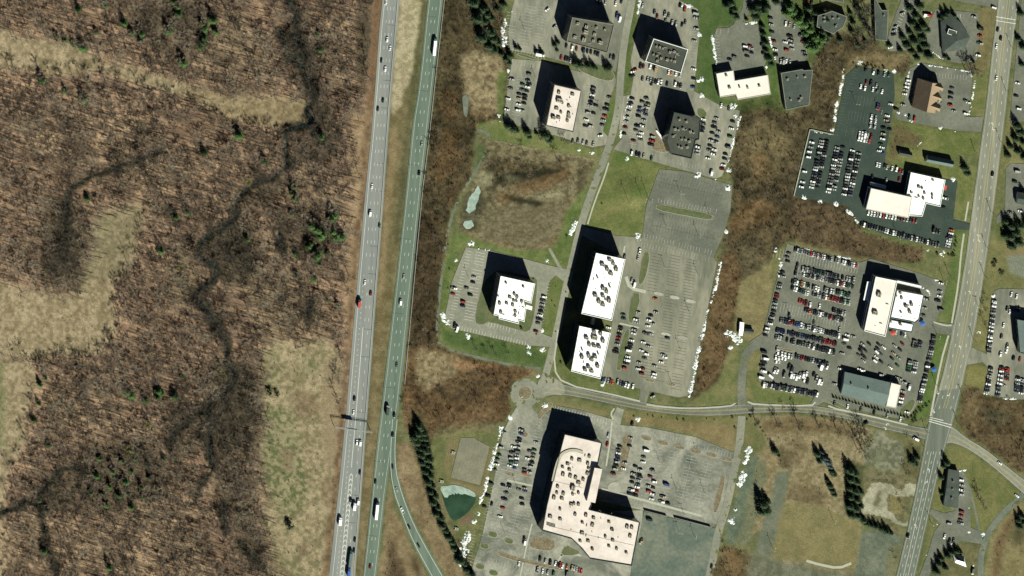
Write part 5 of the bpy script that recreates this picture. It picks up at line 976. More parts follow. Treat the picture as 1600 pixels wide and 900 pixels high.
SPEC = {  # body sections (x, half width, bottom, top), cabin, wheelbase
 'car': ([(2.3, .70, .38, .60), (2.1, .86, .25, .74), (.9, .92, .2, .92), (-1.3, .92, .2, .98), (-2.1, .87, .25, .94), (-2.32, .72, .42, .78)], (1.05, -1.75, .84, .93, .25, -1.05, .64, 1.44), 1.38),
 'suv': ([(2.35, .75, .42, .75), (2.15, .92, .3, .95), (1.0, .98, .26, 1.08), (-2.1, .98, .26, 1.1), (-2.4, .86, .42, 1.0)], (1.15, -2.32, .9, 1.07, .45, -2.1, .72, 1.75), 1.42),
 'pickup': ([(2.9, .8, .45, .8), (2.7, .98, .34, 1.05), (1.4, 1.02, .3, 1.15), (-2.7, 1.02, .3, 1.15), (-2.9, .98, .42, 1.1)], (1.5, -.75, .92, 1.14, .85, -.5, .76, 1.88), 1.8),
 'van': ([(2.8, .85, .4, .85), (2.55, 1.0, .3, 1.25), (1.9, 1.03, .28, 1.4), (1.35, 1.03, .28, 2.2), (-2.75, 1.03, .28, 2.25), (-2.85, 1.0, .4, 2.1)], None, 1.75)}
VEH = {}
def car_meshes(kind, colour):
    if (kind, colour) not in VEH:
        secs, cab, wb = SPEC[kind]; b = MB(); loft(b, secs)
        if cab: cabin(b, *cab, False)
        for sx in (1, -1):
            for sy in (1, -1): y = secs[2][1] * sy; b.tube((sx * wb, y - .1 * sy - .1, .34), (sx * wb, y - .1 * sy + .14, .34), .34, .34, 8, 1)
        if kind == 'pickup': b.box((-1.85, 0), 1.8, 1.7, 1.155, 1.165, 0, 1)
        g = MB()
        if cab: cabin(g, *cab, True)
        else:
            g.add([(1.93, -.92, 1.42), (1.93, .92, 1.42), (1.40, .9, 2.16), (1.40, -.9, 2.16)], [(0, 1, 2, 3)])
            for s in (1, -1): g.add([(1.2, s * 1.045, 1.35), (.3, s * 1.045, 1.35), (.3, s * 1.02, 2.0), (1.2, s * 1.02, 2.0)], [(0, 1, 2, 3)])
        body = b.me(kind + '_body', [PAINTS[colour], TYRE]); gk = ('glass', kind)
        if gk not in VEH: VEH[gk] = g.me(kind + '_windows', CARGLASS)
        VEH[(kind, colour)] = (body, VEH[gk], b, g)
    return VEH[(kind, colour)]
NAME = {'car': 'parked_car', 'suv': 'parked_suv', 'pickup': 'pickup_truck', 'van': 'parked_van'}
WORD = {'car': 'car', 'suv': 'SUV', 'pickup': 'pickup truck', 'van': 'van'}
CNT = {'n': 0}
def vehicle(u, v, ang, kind, colour, where, z=.2, name=None, group=None, moving=False):
    me_, gl, _, _ = car_meshes(kind, colour); o = obj(name or NAME[kind], me_, None, (*W(u, v, .8), z), R(ang)); tag(o, None, {'car': 'car', 'suv': 'car', 'pickup': 'pickup', 'van': 'van'}[kind], group)
    obj('windows', gl, o); pool(o, u, v, f'{colour} {WORD[kind]}', where, group); CNT['n'] += 1; return o
COLS = ['white'] * 15 + ['silver'] * 22 + ['grey'] * 22 + ['black'] * 25 + ['dark blue'] * 6 + ['blue'] * 2 + ['dark red'] * 3 + ['green'] * 2 + ['tan'] * 3
KINDS = ['car'] * 14 + ['suv'] * 7 + ['pickup'] * 2 + ['van']
MASS = {}
def mass_vehicle(u, v, ang, kind, colour, z=.2): MASS.setdefault((kind, colour), []).append((*W(u, v, .8), z, R(ang)))
EW, NS = -12, 78       # nose along the rows' two directions
def cars(where, group, pts, ang, z=.2, cols=None, kinds=None):
    for i, p in enumerate(pts):
        c = p[2] if len(p) > 2 else random.choice(cols or COLS); k = p[3] if len(p) > 3 else random.choice(kinds or KINDS)
        a = (p[4] if len(p) > 4 else ang) + random.choice((0, 180)) + random.uniform(-3, 3); vehicle(p[0], p[1], a, k, c, where, z, group=group)
G1 = 'cars parked around the northern offices'
w = 'south of the olive-roofed office'; cars(w, G1, Z(680, 0, 5, [(1025, 360), (1070, 375), (1105, 380, 'dark red'), (1160, 390), (1190, 398), (1218, 406), (1250, 414), (1272, 420)]), NS)
cars(w, G1, Z(680, 0, 5, [(985, 450, 'red'), (1020, 458), (1038, 464), (1057, 472), (1150, 490), (1370, 445), (1396, 452)]), NS)
cars('in the curved northern lot', G1, Z(680, 0, 5, [(876, 75, 'white'), (935, 208, 'silver')]), 40); cars('near the top of the access road', G1, Z(680, 0, 5, [(1330, 20), (1410, 30), (1455, 12), (1260, 12), (1285, 18)]), NS)
cars('by the trees beside the access road', G1, Z(680, 0, 5, [(1442, 150, 'white', 'van'), (1420, 120, 'blue', 'pickup')]), NS)
w = 'west of the pink-roofed northern office'; cars(w, G1, Z(680, 0, 5, [(600, 620, 'silver'), (590, 690), (570, 772, 'white'), (560, 856, 'white')]), EW)
cars(w, G1, Z(680, 0, 5, [(735, 580), (725, 632), (735, 656), (684, 660), (680, 702), (722, 680), (658, 735), (715, 712), (655, 770, 'tan'), (704, 750), (652, 815), (694, 808), (645, 860), (682, 865), (700, 775)]), EW)
w = 'east of the pink-roofed northern office'; cars(w, G1, Z(680, 0, 5, [(1240, 690), (1234, 716), (1229, 742), (1224, 768), (1217, 800), (1212, 826), (1195, 880), (1236, 885), (1256, 825)]) + Z(680, 160, 5, [(1180, 137, 'white'), (1175, 185), (1215, 185)]), EW)
w = 'in the column beside the access road'; cars(w, G1, Z(680, 0, 5, [(1360, 760), (1345, 820), (1335, 855)]) + Z(680, 160, 5, [(1325, 105, 'red'), (1315, 140), (1308, 178)]), EW); cars('at the exit of the pink-roofed office lot', G1, [(938, 212, 'white', 'car', 10)], EW)
cars('south of the pink-roofed northern office', G1, Z(680, 160, 5, [(1075, 305), (1115, 300), (1155, 310), (1185, 320), (1235, 325)]), NS)
w = 'in the column along the snow strip'; cars(w, G1, Z(680, 160, 5, [(1520, 30), (1515, 72), (1500, 115), (1495, 150), (1485, 195), (1475, 245), (1540, -30), (1530, 6)]), EW)
w = 'west of the slanting white wall'; cars(w, G1, Z(980, 0, 5, [(150, 770), (122, 800), (165, 812), (155, 840), (105, 850), (140, 870)]) + Z(980, 160, 5, [(160, 20), (105, 45), (150, 65), (95, 75), (145, 95), (90, 110), (130, 140), (80, 185), (120, 185), (70, 220), (110, 240), (95, 265), (105, 290), (50, 300)]), EW)
cars('tight against the slanting white wall', G1, Z(980, 160, 5, [(200, 268), (195, 300, 'red'), (186, 330)]), EW); cars('along the road south of the slanting wall', G1, Z(980, 160, 5, [(35, 397), (75, 402), (97, 408), (130, 417), (190, 437)]), NS)
w = 'tight against the east of the charcoal office'; cars(w, G1, Z(980, 160, 5, [(595, 132), (590, 166), (585, 200), (582, 226), (556, 350), (551, 376), (546, 402)]), EW)
w = 'in the lot east of the charcoal office'; cars(w, G1, Z(980, 160, 5, [(700, 125, 'silver'), (685, 160), (680, 195), (715, 230), (665, 240), (705, 270), (655, 298), (695, 312), (650, 340), (640, 372), (682, 370), (675, 405), (630, 437)]), EW)
w = 'beside the snow strip at the wood'; cars(w, G1, Z(980, 160, 5, [(825, 150), (815, 205), (805, 268), (788, 350), (768, 405), (763, 442), (752, 490, 'white'), (742, 522)]), EW); cars('at the south-east exit', G1, Z(980, 160, 5, [(660, 548, 'white', 'van')]), NS); cars('at the north-east bend', G1, Z(980, 160, 5, [(735, 25), (795, 48)]), NS)
w = 'south of the white-edged charcoal office'; cars(w, G1, Z(980, 0, 5, [(105, 515), (128, 521), (180, 520, 'white'), (325, 565, 'white'), (345, 570, 'orange'), (380, 577), (415, 585)]), NS)
cars(w, G1, Z(980, 0, 5, [(160, 618), (182, 625), (202, 631), (222, 637), (243, 641), (264, 645), (120, 615), (312, 655), (375, 658), (398, 665), (421, 672), (190, 652)]), NS); cars('west corner below the charcoal office', G1, Z(980, 0, 5, [(45, 560, 'white'), (60, 546, 'red'), (38, 592)]), 20)
w = 'north of the white-edged charcoal office'; cars(w, G1, Z(980, 0, 5, [(215, 95), (235, 130, 'dark red'), (295, 110), (325, 118), (302, 150), (352, 175), (383, 186), (430, 195), (455, 172)]), NS); cars('beside the northern snow heap', G1, Z(980, 0, 5, [(415, 42), (450, 70, 'red'), (120, 42)]), NS)
w = 'in the column beside the bright lawn'; cars(w, G1, Z(980, 0, 5, [(535, 105, 'silver'), (540, 142, 'silver'), (540, 225), (525, 320), (520, 540), (520, 615), (515, 680)]), EW)
G2 = 'cars in the lots beside the low buildings'
cars('in the lot north of the L-shaped building', G2, Z(980, 0, 5, [(920, 362), (960, 360), (930, 402), (970, 378), (970, 412), (938, 440), (840, 445), (800, 465), (1060, 352), (1070, 420)]), EW)
w = 'in the lot north of the low dark roof'; cars(w, G2, Z(980, 0, 5, [(1120, 140), (1125, 192), (1132, 250), (1146, 322, 'dark red'), (1155, 388), (1160, 430), (1235, 330), (1270, 282), (1280, 318), (1282, 348, 'silver'), (1247, 392, 'red'), (1288, 382, 'silver'), (1360, 280), (1376, 330, 'red'), (1380, 408), (1394, 436)]), EW)
cars(w, G2, Z(980, 0, 5, [(1200, 478, 'silver'), (1222, 478, 'silver'), (1243, 480, 'white'), (1272, 484), (1238, 185), (1268, 188), (1305, 205), (1410, 20, 'red'), (1442, 16)]), NS)
G3 = 'cars of the dark asphalt dealership'
w = 'at the north end of the dark lot'; cars(w, G3, Z(1280, 0, 5, [(365, 540), (425, 560, 'white'), (465, 575), (510, 580), (545, 585, 'green'), (325, 675, 'white'), (358, 688, 'white'), (368, 645), (405, 650), (420, 697, 'white'), (447, 670, 'silver'), (456, 703), (492, 715, 'white')]), NS); cars('alone in the middle of the dark lot', G3, [(1371, 166, 'blue', 'pickup'), (1373.5, 168, 'red', 'pickup')], NS)
w = 'in the two short files of the dark lot'; cars(w, G3, Z(1220, 160, 5, [(708, 112, 'white'), (705, 145, 'white'), (700, 178, 'silver'), (742, 120), (740, 150), (736, 184, 'silver')]), NS, kinds=['car', 'suv'])
w = 'in the double white row of the dark lot'; cars(w, G3, Z(1220, 160, 5, [(615, 242, 'white'), (637, 246, 'white'), (659, 250, 'white'), (681, 256, 'silver'), (708, 262, 'dark red'), (609, 282, 'white'), (630, 287, 'white'), (652, 292, 'white'), (672, 297, 'silver'), (692, 303, 'red')]), NS)
w = 'along the east edge of the dark lot'; cars(w, G3, Z(1220, 160, 5, [(832, 105), (822, 140), (838, 165), (802, 200), (850, 212), (800, 245), (795, 285, 'white'), (782, 328, 'green'), (790, 352, 'white'), (770, 380, 'white'), (792, 396, 'blue'), (860, 15), (905, 55), (955, 20)]), EW)
w = 'in the short row north-west of the showroom'; cars(w, G3, Z(1220, 160, 5, [(752, 485, 'white'), (772, 490, 'white'), (812, 498), (830, 508, 'silver'), (870, 515), (905, 522, 'white'), (932, 535, 'red'), (950, 545)]), NS); cars('in the shade of the pink workshop', G3, Z(1220, 160, 5, [(715, 582), (825, 612, 'silver'), (925, 602, 'dark red')]), NS)
for (a0, a1, n, cc) in (((1268, 222), (1252, 291), 7, None),):
    for i, p in enumerate(Z(1220, 160, 5, [(242, 312), (235, 350), (222, 385), (215, 427), (185, 540), (170, 622), (160, 660)])): vehicle(p[0], p[1], EW + random.choice((0, 180)), random.choice(('car', 'suv')), random.choice(['white', 'white', 'silver']), 'beside the concrete retaining wall', group=G3)
def dense(a, b, n, ang, cols, z=.2, skip=.04, off=(0, 0), kinds=('car', 'car', 'suv')):
    for i in range(n):
        if random.random() < skip: continue
        p = lerp(a, b, i / (n - 1)); c = cols(i / (n - 1)) if callable(cols) else random.choice(cols); mass_vehicle(p[0] + off[0] + random.uniform(-.25, .25), p[1] + off[1] + random.uniform(-.2, .2), ang + random.choice((0, 180)) + random.uniform(-2, 2), random.choice(kinds), c, z)
WS = ['white'] * 4 + ['silver'] * 4 + ['grey'] * 4 + ['black'] * 5 + ['dark blue']; MX = ['white'] * 2 + ['silver'] * 5 + ['grey'] * 5 + ['black'] * 8 + ['dark blue', 'green']
DK = ['black'] * 6 + ['grey'] * 4 + ['dark blue', 'silver', 'white']
for a, b, n, cc in (((1284, 220), (1268, 293), 17, WS), ((1292, 221), (1277, 292), 17, MX), ((1308, 231), (1294, 300), 16, MX), ((1317, 230), (1302, 301), 16, MX), ((1332, 235), (1319, 304), 16, MX), ((1342, 240), (1328, 305), 15, WS)): dense(a, b, n, EW, cc, skip=.08)
cars('in the row below the pink workshop', G3, [lerp((1357, 333), (1432, 345.5), i / 16) + (c,) for i, c in enumerate(['white', 'white', 'white', 'silver', 'white', 'red', 'white', 'silver', 'white', 'white', 'black', 'dark red', 'grey', 'silver', 'black', 'red', 'grey'])], NS, kinds=['car'])
dense((1346, 350), (1466, 383), 30, NS, lambda t: random.choice(DK)); 
cars('in the last short file before the avenue', G3, [(1487, 360, 'orange'), (1486, 364.5, 'white'), (1484.5, 369, 'dark blue'), (1483, 373), (1482.5, 377, 'white'), (1481.5, 381, 'white'), (1480.5, 385, 'silver')], EW); cars('in the trio by the dealership exit', G3, [(1459, 360), (1463.5, 361.5), (1468, 362.5)], NS); cars('east of the white showroom', G3, [(1477, 310, 'white'), (1474, 324, 'black')], EW)
G4 = 'cars around the brown gabled building'
cars('east of the brown gabled building', G4, Z(1280, 0, 5, [(1040, 690), (1032, 730), (1030, 770), (1024, 822, 'red'), (1052, 868), (935, 792), (930, 832), (1145, 788), (1165, 802, 'white'), (1145, 888)]), EW); cars('west of the brown gabled building', G4, Z(1280, 0, 5, [(697, 628, 'white'), (690, 652, 'white'), (683, 680, 'white'), (676, 705, 'silver'), (668, 735)]), EW)
cars('on the side lane by the avenue lawn', G4, [(1429, 186, 'red'), (1421, 184, 'green')], NS)
cars('in the ring car park of the pavilion', G4, Z(1280, 0, 5, [(1262, 225), (1256, 280, 'red'), (1257, 340, 'silver'), (1242, 432, 'white'), (1208, 132), (1200, 482), (838, 118, 'white'), (862, 120, 'red')]), EW); cars('beside the long narrow northern building', G4, Z(1280, 0, 5, [(650, 105), (600, 208, 'silver'), (588, 240, 'silver'), (582, 270), (556, 372, 'white')]), 20)
G5 = 'cars around the stepped white office'
cars('west of the stepped white office', G5, Z(660, 340, 5, [(405, 466, 'silver'), (395, 506), (346, 550), (376, 606), (320, 658, 'red'), (314, 690), (248, 553, 'white'), (240, 598, 'red')]), EW); cars('by the southern entrance of the stepped office', G5, Z(660, 340, 5, [(270, 872, 'white', 'van'), (252, 842, 'black')]), NS)
cars('east of the stepped white office', G5, Z(660, 340, 5, [(952, 620), (945, 650), (938, 680), (932, 706), (926, 734), (920, 764), (914, 795), (905, 826), (888, 890)]), EW)
G6 = 'cars in the lot of the twin white offices'
cars('north of the green strip', G6, Z(860, 340, 5, [(697, 265, 'white'), (685, 315), (580, 310), (636, 490)]), NS); cars('beside the walkway of the northern twin office', G6, Z(860, 340, 5, [(655, 526, 'white', 'van')]), 78)
cars('west of the green strips', G6, Z(860, 340, 5, [(570, 760), (572, 790)]) + Z(860, 480, 5, [(455, 160), (550, 160), (545, 185), (540, 212), (535, 240, 'red'), (530, 266), (524, 292), (515, 330), (512, 352)]), EW)
cars('east of the green strips', G6, Z(860, 480, 5, [(687, 42, 'silver'), (670, 98), (675, 122), (656, 178), (650, 206, 'white'), (636, 260), (628, 292), (622, 312), (612, 338), (605, 388), (598, 414), (592, 438), (580, 476, 'red')]), EW)
cars('in the next file of the twin offices lot', G6, Z(860, 480, 5, [(825, 40), (785, 66), (770, 102), (800, 130), (762, 146, 'white'), (745, 205), (785, 210, 'silver'), (726, 275), (766, 306, 'silver'), (712, 340), (750, 366), (736, 400), (692, 435), (686, 482, 'white'), (722, 480), (715, 520, 'dark red')]) + [(1024, 467, 'orange')], EW)
cars('alone in the wide lot of the twin offices', G6, Z(860, 480, 5, [(915, 240, 'dark blue'), (880, 373), (894, 392, 'white'), (865, 430), (815, 460), (812, 522, 'white'), (806, 545, 'white')]), EW)
cars('in the row south of the southern twin office', G6, Z(860, 480, 5, [(408, 570, 'blue'), (428, 570), (450, 575), (470, 582, 'dark red'), (486, 590, 'orange'), (527, 580), (546, 592), (566, 600, 'dark blue'), (588, 606, 'white'), (608, 614), (645, 618, 'white')]), NS); cars('near the southern drive of the twin offices', G6, Z(860, 480, 5, [(800, 698, 'silver')]), 30)
G7 = 'cars around the very large pink building'
w = 'west of the very large pink building'; cars(w, G7, Z(660, 630, 5, [(776, 212), (772, 240), (760, 280), (755, 308, 'silver'), (710, 340, 'white'), (748, 345), (745, 380), (705, 388), (740, 405, 'silver'), (736, 430), (692, 430), (730, 456), (726, 480), (682, 490), (715, 505, 'blue'), (698, 462), (890, 306), (840, 375), (876, 366), (870, 400), (866, 430), (822, 432), (856, 464), (850, 496), (800, 520), (836, 540), (798, 545, 'red')]), EW)
cars('beside the long snow strip', G7, Z(660, 630, 5, [(640, 230), (616, 345), (600, 405), (588, 440), (582, 478), (565, 520)]) + Z(660, 720, 5, [(540, 178), (510, 275), (485, 357)]), EW); cars('on the lane beside the long snow strip', G7, [(768.5, 788, 'black')], NS)
cars('in the south-western lot', G7, Z(660, 720, 5, [(632, 192), (680, 188), (675, 212, 'silver'), (656, 250), (642, 300), (630, 368, 'red'), (608, 437, 'white'), (756, 225), (802, 235), (800, 215), (776, 295), (780, 340)]), EW); cars('by the plaza corner', G7, [(820, 847, 'white', 'van', 78), (819, 842, 'black', 'car', 78)], NS)
cars('in the row by the southern entrance', G7, Z(660, 720, 5, [(920, 770), (960, 785, 'silver'), (1000, 795), (1040, 802, 'white'), (1052, 806), (1076, 815, 'red'), (1096, 822, 'white'), (1130, 830, 'orange'), (1170, 835), (1188, 840, 'silver'), (1206, 845), (1224, 855, 'red'), (1243, 862, 'red'), (900, 852), (940, 860), (980, 872, 'silver'), (1025, 882, 'green'), (1130, 886), (755, 802, 'white')]), NS)
E = lambda L: Z(820, 630, 4.4444, L)
cars('north of the entrance of the large building', G7, E([(580, 222), (575, 286, 'red')]), NS); cars('beside the brown planted strip', G7, E([(735, 242), (728, 296), (660, 300), (650, 325), (650, 347, 'white'), (645, 368), (646, 388, 'blue'), (640, 408), (634, 432), (628, 457), (615, 490, 'dark red'), (695, 416), (686, 456, 'white')]), EW)
cars('in the files of the marked eastern lot', G7, E([(845, 328, 'white'), (825, 375), (822, 410, 'white'), (770, 440), (802, 465), (757, 492, 'silver'), (796, 508), (750, 520), (792, 536, 'silver'), (745, 550), (786, 566), (780, 582, 'white'), (740, 602), (776, 612, 'red'), (730, 630), (766, 640), (886, 466), (872, 510), (900, 546, 'white'), (860, 575), (890, 587), (862, 612, 'red'), (890, 632), (880, 666), (985, 566), (960, 650), (950, 686, 'white'), (992, 696)]), EW)
cars('beside the bare yard', G7, [(1015, 812, 'black', 'van', EW), (1002, 846, 'tan', 'pickup', 60)], EW); cars('on the lane east of the bare yard', G7, [(1112, 885, 'black')], NS); cars('by the snow heap of the marked lot', G7, [(988, 662, 'black')], NS)
G8 = 'cars in the corner of the main dealership'
D = lambda L: Z(1140, 500, 5, L)
# dense rows of the main dealer
DR = lambda a, b: (Z(1140, 360, 5, [a])[0][:2], Z(1140, 360, 5, [b])[0][:2])
def rowcol(base, reds): return lambda t: next((c for (lo, hi, c) in reds if lo <= t <= hi), random.choice(base))
a, b = DR((512, 150), (990, 275)); dense(a, b, 28, NS, rowcol(MX, [(.25, .29, 'red'), (.38, .41, 'dark red'), (.97, 1, 'red')]))
for p in Z(1140, 360, 5, [(465, 180), (452, 210), (455, 242), (415, 325), (400, 345), (420, 362), (395, 420), (390, 440), (385, 462), (372, 500), (370, 520), (360, 545), (356, 572), (352, 600), (346, 630), (340, 658), (332, 682), (325, 705), (318, 730), (295, 765), (288, 790), (280, 820)]): mass_vehicle(p[0], p[1], EW, random.choice(('car', 'suv', 'car')), random.choice(MX if 480 > (p[1] - 360) * 5 or (p[1] - 360) * 5 > 540 else ['dark red']))
for a_, b_, n_, cc in (((572, 300), (970, 388), 24, MX), ((582, 340), (960, 440), 24, rowcol(MX, [(.76, .8, 'red')])), ((492, 400), (620, 432), 8, rowcol(MX, [(.5, .65, 'orange')])), ((488, 448), (610, 490), 8, rowcol(MX, [(.6, .8, 'green')])), ((655, 450), (692, 460), 3, MX), ((745, 462), (940, 508), 13, MX), ((655, 495), (935, 565), 18, rowcol(MX, [(.38, .45, 'orange'), (.5, .75, 'dark red')])),
    ((545, 548), (600, 572), 4, ['dark red', 'red', 'white']), ((592, 622), (880, 702), 18, rowcol(MX, [(.1, .16, 'orange'), (.68, .75, 'red')])), ((812, 622), (900, 650), 6, MX), ((400, 700), (855, 822), 27, rowcol(WS, [(.26, .32, 'blue'), (.15, .2, 'dark red')])), ((372, 780), (828, 888), 27, rowcol(['black', 'black', 'grey', 'dark blue'], [(0, .25, 'dark blue'), (.4, .45, 'blue'), (.78, .82, 'red'), (.83, .97, 'dark red')])), ((362, 832), (815, 952), 27, WS)):
    a, b = DR(a_, b_); dense(a, b, n_, NS, cc, skip=.05, kinds=('car', 'car', 'suv', 'suv', 'pickup'))
for p in Z(1140, 360, 5, [(530, 268), (522, 300), (515, 335), (465, 660), (470, 682), (660, 720), (860, 772), (630, 580), (704, 590)]): mass_vehicle(p[0], p[1], 80, random.choice(('car', 'suv')), random.choice(WS))
a, b = D([(520, 285)])[0], D([(765, 345)])[0]; dense(a, b, 14, NS, rowcol(DK, [(.08, .25, 'dark red'), (.5, .6, 'silver'), (.85, .9, 'white')]))
for p in D([(360, 290), (384, 300), (366, 318), (390, 318), (408, 265), (432, 272), (462, 280), (484, 285), (412, 290), (436, 298), (372, 225), (378, 250)]): mass_vehicle(p[0], p[1], NS, 'suv', random.choice(['white', 'silver', 'white']))
VK = ('van', 'van', 'pickup'); 
cars('along the west edge beside the drive', 'vans at the south-west corner of the main dealership', D([(270, 250), (285, 302, 'white'), (268, 335), (258, 362), (264, 400, 'white'), (248, 448, 'white')]), EW, kinds=VK, cols=['white', 'white', 'grey', 'black'])
cars('scattered in the van yard', 'vans at the south-west corner of the main dealership', D([(354, 395, 'white'), (374, 402, 'white'), (322, 440, 'white', 'van', -45), (486, 388), (466, 366, 'black'), (482, 432, 'white'), (502, 440, 'white'), (522, 448, 'white'), (550, 435, 'white'), (576, 430, 'white'), (602, 420, 'white'), (584, 466, 'white'), (610, 480), (660, 425), (680, 456, 'silver'), (697, 482, 'white'), (720, 486, 'white'), (428, 430, 'grey'), (764, 362, 'white')]), 72, kinds=['van', 'pickup', 'suv'], cols=['white', 'silver', 'grey', 'black'])
a, b = D([(268, 505)])[0], D([(685, 582)])[0]; dense(a, b, 22, NS, rowcol(['white', 'black', 'grey', 'dark blue', 'silver'], [(.36, .4, 'green')]), kinds=('van', 'suv', 'pickup'))
cars('in the middle drive of the main dealership', G8, D([(920, 118, 'white'), (908, 152, 'white'), (966, 130, 'silver'), (896, 188), (936, 220), (880, 262)]), EW)
w = 'in the three loose files north of the slate hall'; cars(w, G8, D([(1040, 192, 'silver'), (1090, 186), (1030, 218), (1026, 246), (1062, 240), (1010, 276), (1050, 288), (1045, 320), (1165, 192), (1156, 222), (1204, 215), (1150, 250, 'white'), (1186, 270), (1146, 290, 'white'), (1136, 320, 'white'), (1185, 327), (1290, 202), (1350, 186, 'dark red'), (1332, 232), (1282, 262), (1270, 302), (1322, 298, 'silver'), (1312, 356), (1256, 372, 'white')]), -40)
for p in D([(1448, 165), (1490, 172), (1443, 186), (1486, 194), (1440, 208), (1484, 214), (1412, 322), (1456, 332), (1408, 340), (1452, 350), (1404, 360), (1448, 370), (1400, 378), (1442, 390), (1396, 398), (1440, 408)]): mass_vehicle(p[0], p[1], EW, random.choice(('car', 'suv')), random.choice(MX + ['red', 'dark red']))
for p in Z(1380, 440, 7.26, [(575, 625), (575, 650), (572, 672), (560, 700), (556, 725), (552, 760), (545, 790), (538, 820), (530, 850), (526, 872)]) + Z(1380, 560, 7.26, [(522, 20), (508, 62), (502, 92), (497, 122), (492, 150), (482, 200), (475, 240), (466, 270), (460, 292), (452, 320), (446, 350), (438, 378), (432, 405), (426, 432), (420, 460), (414, 488)]): mass_vehicle(p[0], p[1], EW, random.choice(('car', 'suv')), random.choice(WS))
cars('along the verge east of the white showroom wing', G8, Z(1380, 440, 7.26, [(655, 20), (645, 112), (638, 165), (620, 218), (658, 322), (490, 200, 'silver'), (470, 300), (455, 385, 'grey')]), EW)
cars('around the slate blue hall', G8, D([(866, 382, 'white'), (1016, 384, 'white'), (1040, 396, 'white'), (1186, 430, 'silver'), (1242, 452), (1312, 452, 'silver'), (1332, 462, 'silver'), (1366, 490), (1356, 558), (1350, 590, 'dark red'), (1342, 612, 'white'), (1336, 640, 'white'), (1330, 668), (822, 500, 'silver'), (1385, 720, 'white')]), EW); cars('passing the east end of the slate hall', G8, D([(1404, 525, 'white')]), 70, kinds=['van']); cars('south of the low white annexe', G8, Z(1140, 360, 5, [(1300, 795), (1345, 808, 'dark blue'), (1372, 815, 'white')]), NS)
for i in range(17):
    if i % 3 == 0: p = lerp(D([(820, 640)])[0], D([(1370, 770)])[0], i / 16); mass_vehicle(p[0], p[1] + 2, NS, 'car', random.choice(WS))
dense(*[q[:2] for q in Z(1380, 440, 7.26, [(1262, 222), (1196, 790)])], 30, EW, WS, skip=.02)
G9 = 'cars in the lot at the eastern edge'
cars('in the lot at the eastern edge', G9, Z(1380, 440, 7.26, [(1455, 145, 'white'), (1515, 168, 'white'), (1410, 310), (1436, 340, 'white'), (1462, 330, 'dark red'), (1512, 310), (1540, 320), (1366, 495, 'white'), (1345, 625), (1408, 740, 'white'), (1400, 785, 'white'), (1332, 822, 'white'), (1480, 870), (1552, 882, 'red')]), 75)
for a_, b_, n_ in (((1222, 108), (1175, 385), 13), ((1346, 100), (1296, 425), 15), ((1412, 118), (1402, 240), 6), ((1530, 220), (1512, 395), 9), ((1582, 240), (1562, 395), 8)): dense(*[q[:2] for q in Z(1380, 560, 7.26, [a_, b_])], n_, EW, WS + ['red'])
cars('alone by the snow at the eastern lot', G9, Z(1380, 560, 7.26, [(1372, 306, 'silver')]), -30)
G10 = 'cars beside the roadside shop'
cars('beside the grey roadside shop', G10, Z(1280, 720, 5, [(1110, 152), (1114, 190), (1110, 228, 'white'), (1112, 264, 'silver'), (1115, 398, 'dark red'), (1112, 430, 'red'), (1106, 465), (1106, 490, 'silver'), (1016, 490, 'silver')]), EW); cars('in front of the corner house', G10, Z(1280, 720, 5, [(1020, 622), (1050, 624), (980, 592, 'white')]), NS); cars('at the foot of the branch road', G10, [(1520, 893)], NS)
cars('at the east end of the boulevard', G10, [(1353, 661, 'black', 'suv', 20), (1431, 686, 'white', 'van', -25)], 0); cars('in the lot north-east of the avenue', G10, [(1590, 130), (1588, 150), (1592, 170, 'white'), (1590, 268, 'silver'), (1586, 284), (1594, 330, 'white'), (1578, 332)], EW)
# traffic
GT = 'vehicles driving on the motorway'
def hw(where, L, a=83):
    for p in L: vehicle(p[0], p[1], a, p[3], p[2], where, .22, {'car': 'moving_car', 'suv': 'moving_suv', 'van': 'moving_van', 'pickup': 'moving_pickup'}[p[3]], GT)
hw('on the western carriageway', Z(540, 0, 3, [(190, 12, 'white', 'car'), (195, 185, 'white', 'suv'), (209, 225, 'white', 'car'), (168, 283, 'dark blue', 'car'), (186, 323, 'white', 'suv'), (175, 470, 'black', 'car'), (151, 510, 'black', 'car'), (124, 873, 'white', 'car')]) + Z(280, 320, 5, [(1492, 65, 'white', 'van'), (1565, 160, 'green', 'car'), (1451, 606, 'white', 'car'), (1497, 692, 'dark red', 'suv')]) + Z(300, 520, 5, [(1270, 515, 'black', 'suv'), (1262, 622, 'white', 'car'), (1288, 855, 'white', 'suv'), (1314, 860, 'white', 'van')]) + Z(300, 720, 5, [(1312, 90, 'dark blue', 'car'), (1240, 306, 'black', 'suv'), (1298, 320, 'white', 'van'), (1272, 616, 'black', 'car'), (1266, 700, 'dark blue', 'car')]), 83)
hw('on the eastern carriageway', Z(540, 0, 3, [(357, 674, 'silver', 'car'), (345, 812, 'black', 'suv')]) + Z(500, 600, 3, [(348, 145, 'black', 'suv'), (260, 457, 'black', 'car'), (235, 855, 'dark red', 'car')]) + [(631, 432, 'silver', 'car'), (626, 472, 'white', 'van'), (620, 570, 'grey', 'car')], 84)
hw('on the motorway slip road', Z(500, 600, 3, [(341, 238, 'black', 'suv')]), 84); hw('on the motorway slip road', Z(500, 600, 3, [(340, 388, 'black', 'car')]), 95); hw('on the motorway slip road', Z(500, 600, 3, [(359, 495, 'silver', 'car')]), 110); hw('on the motorway slip road', Z(500, 600, 3, [(386, 592, 'white', 'pickup'), (418, 670, 'black', 'car'), (462, 757, 'black', 'car')]), 118)
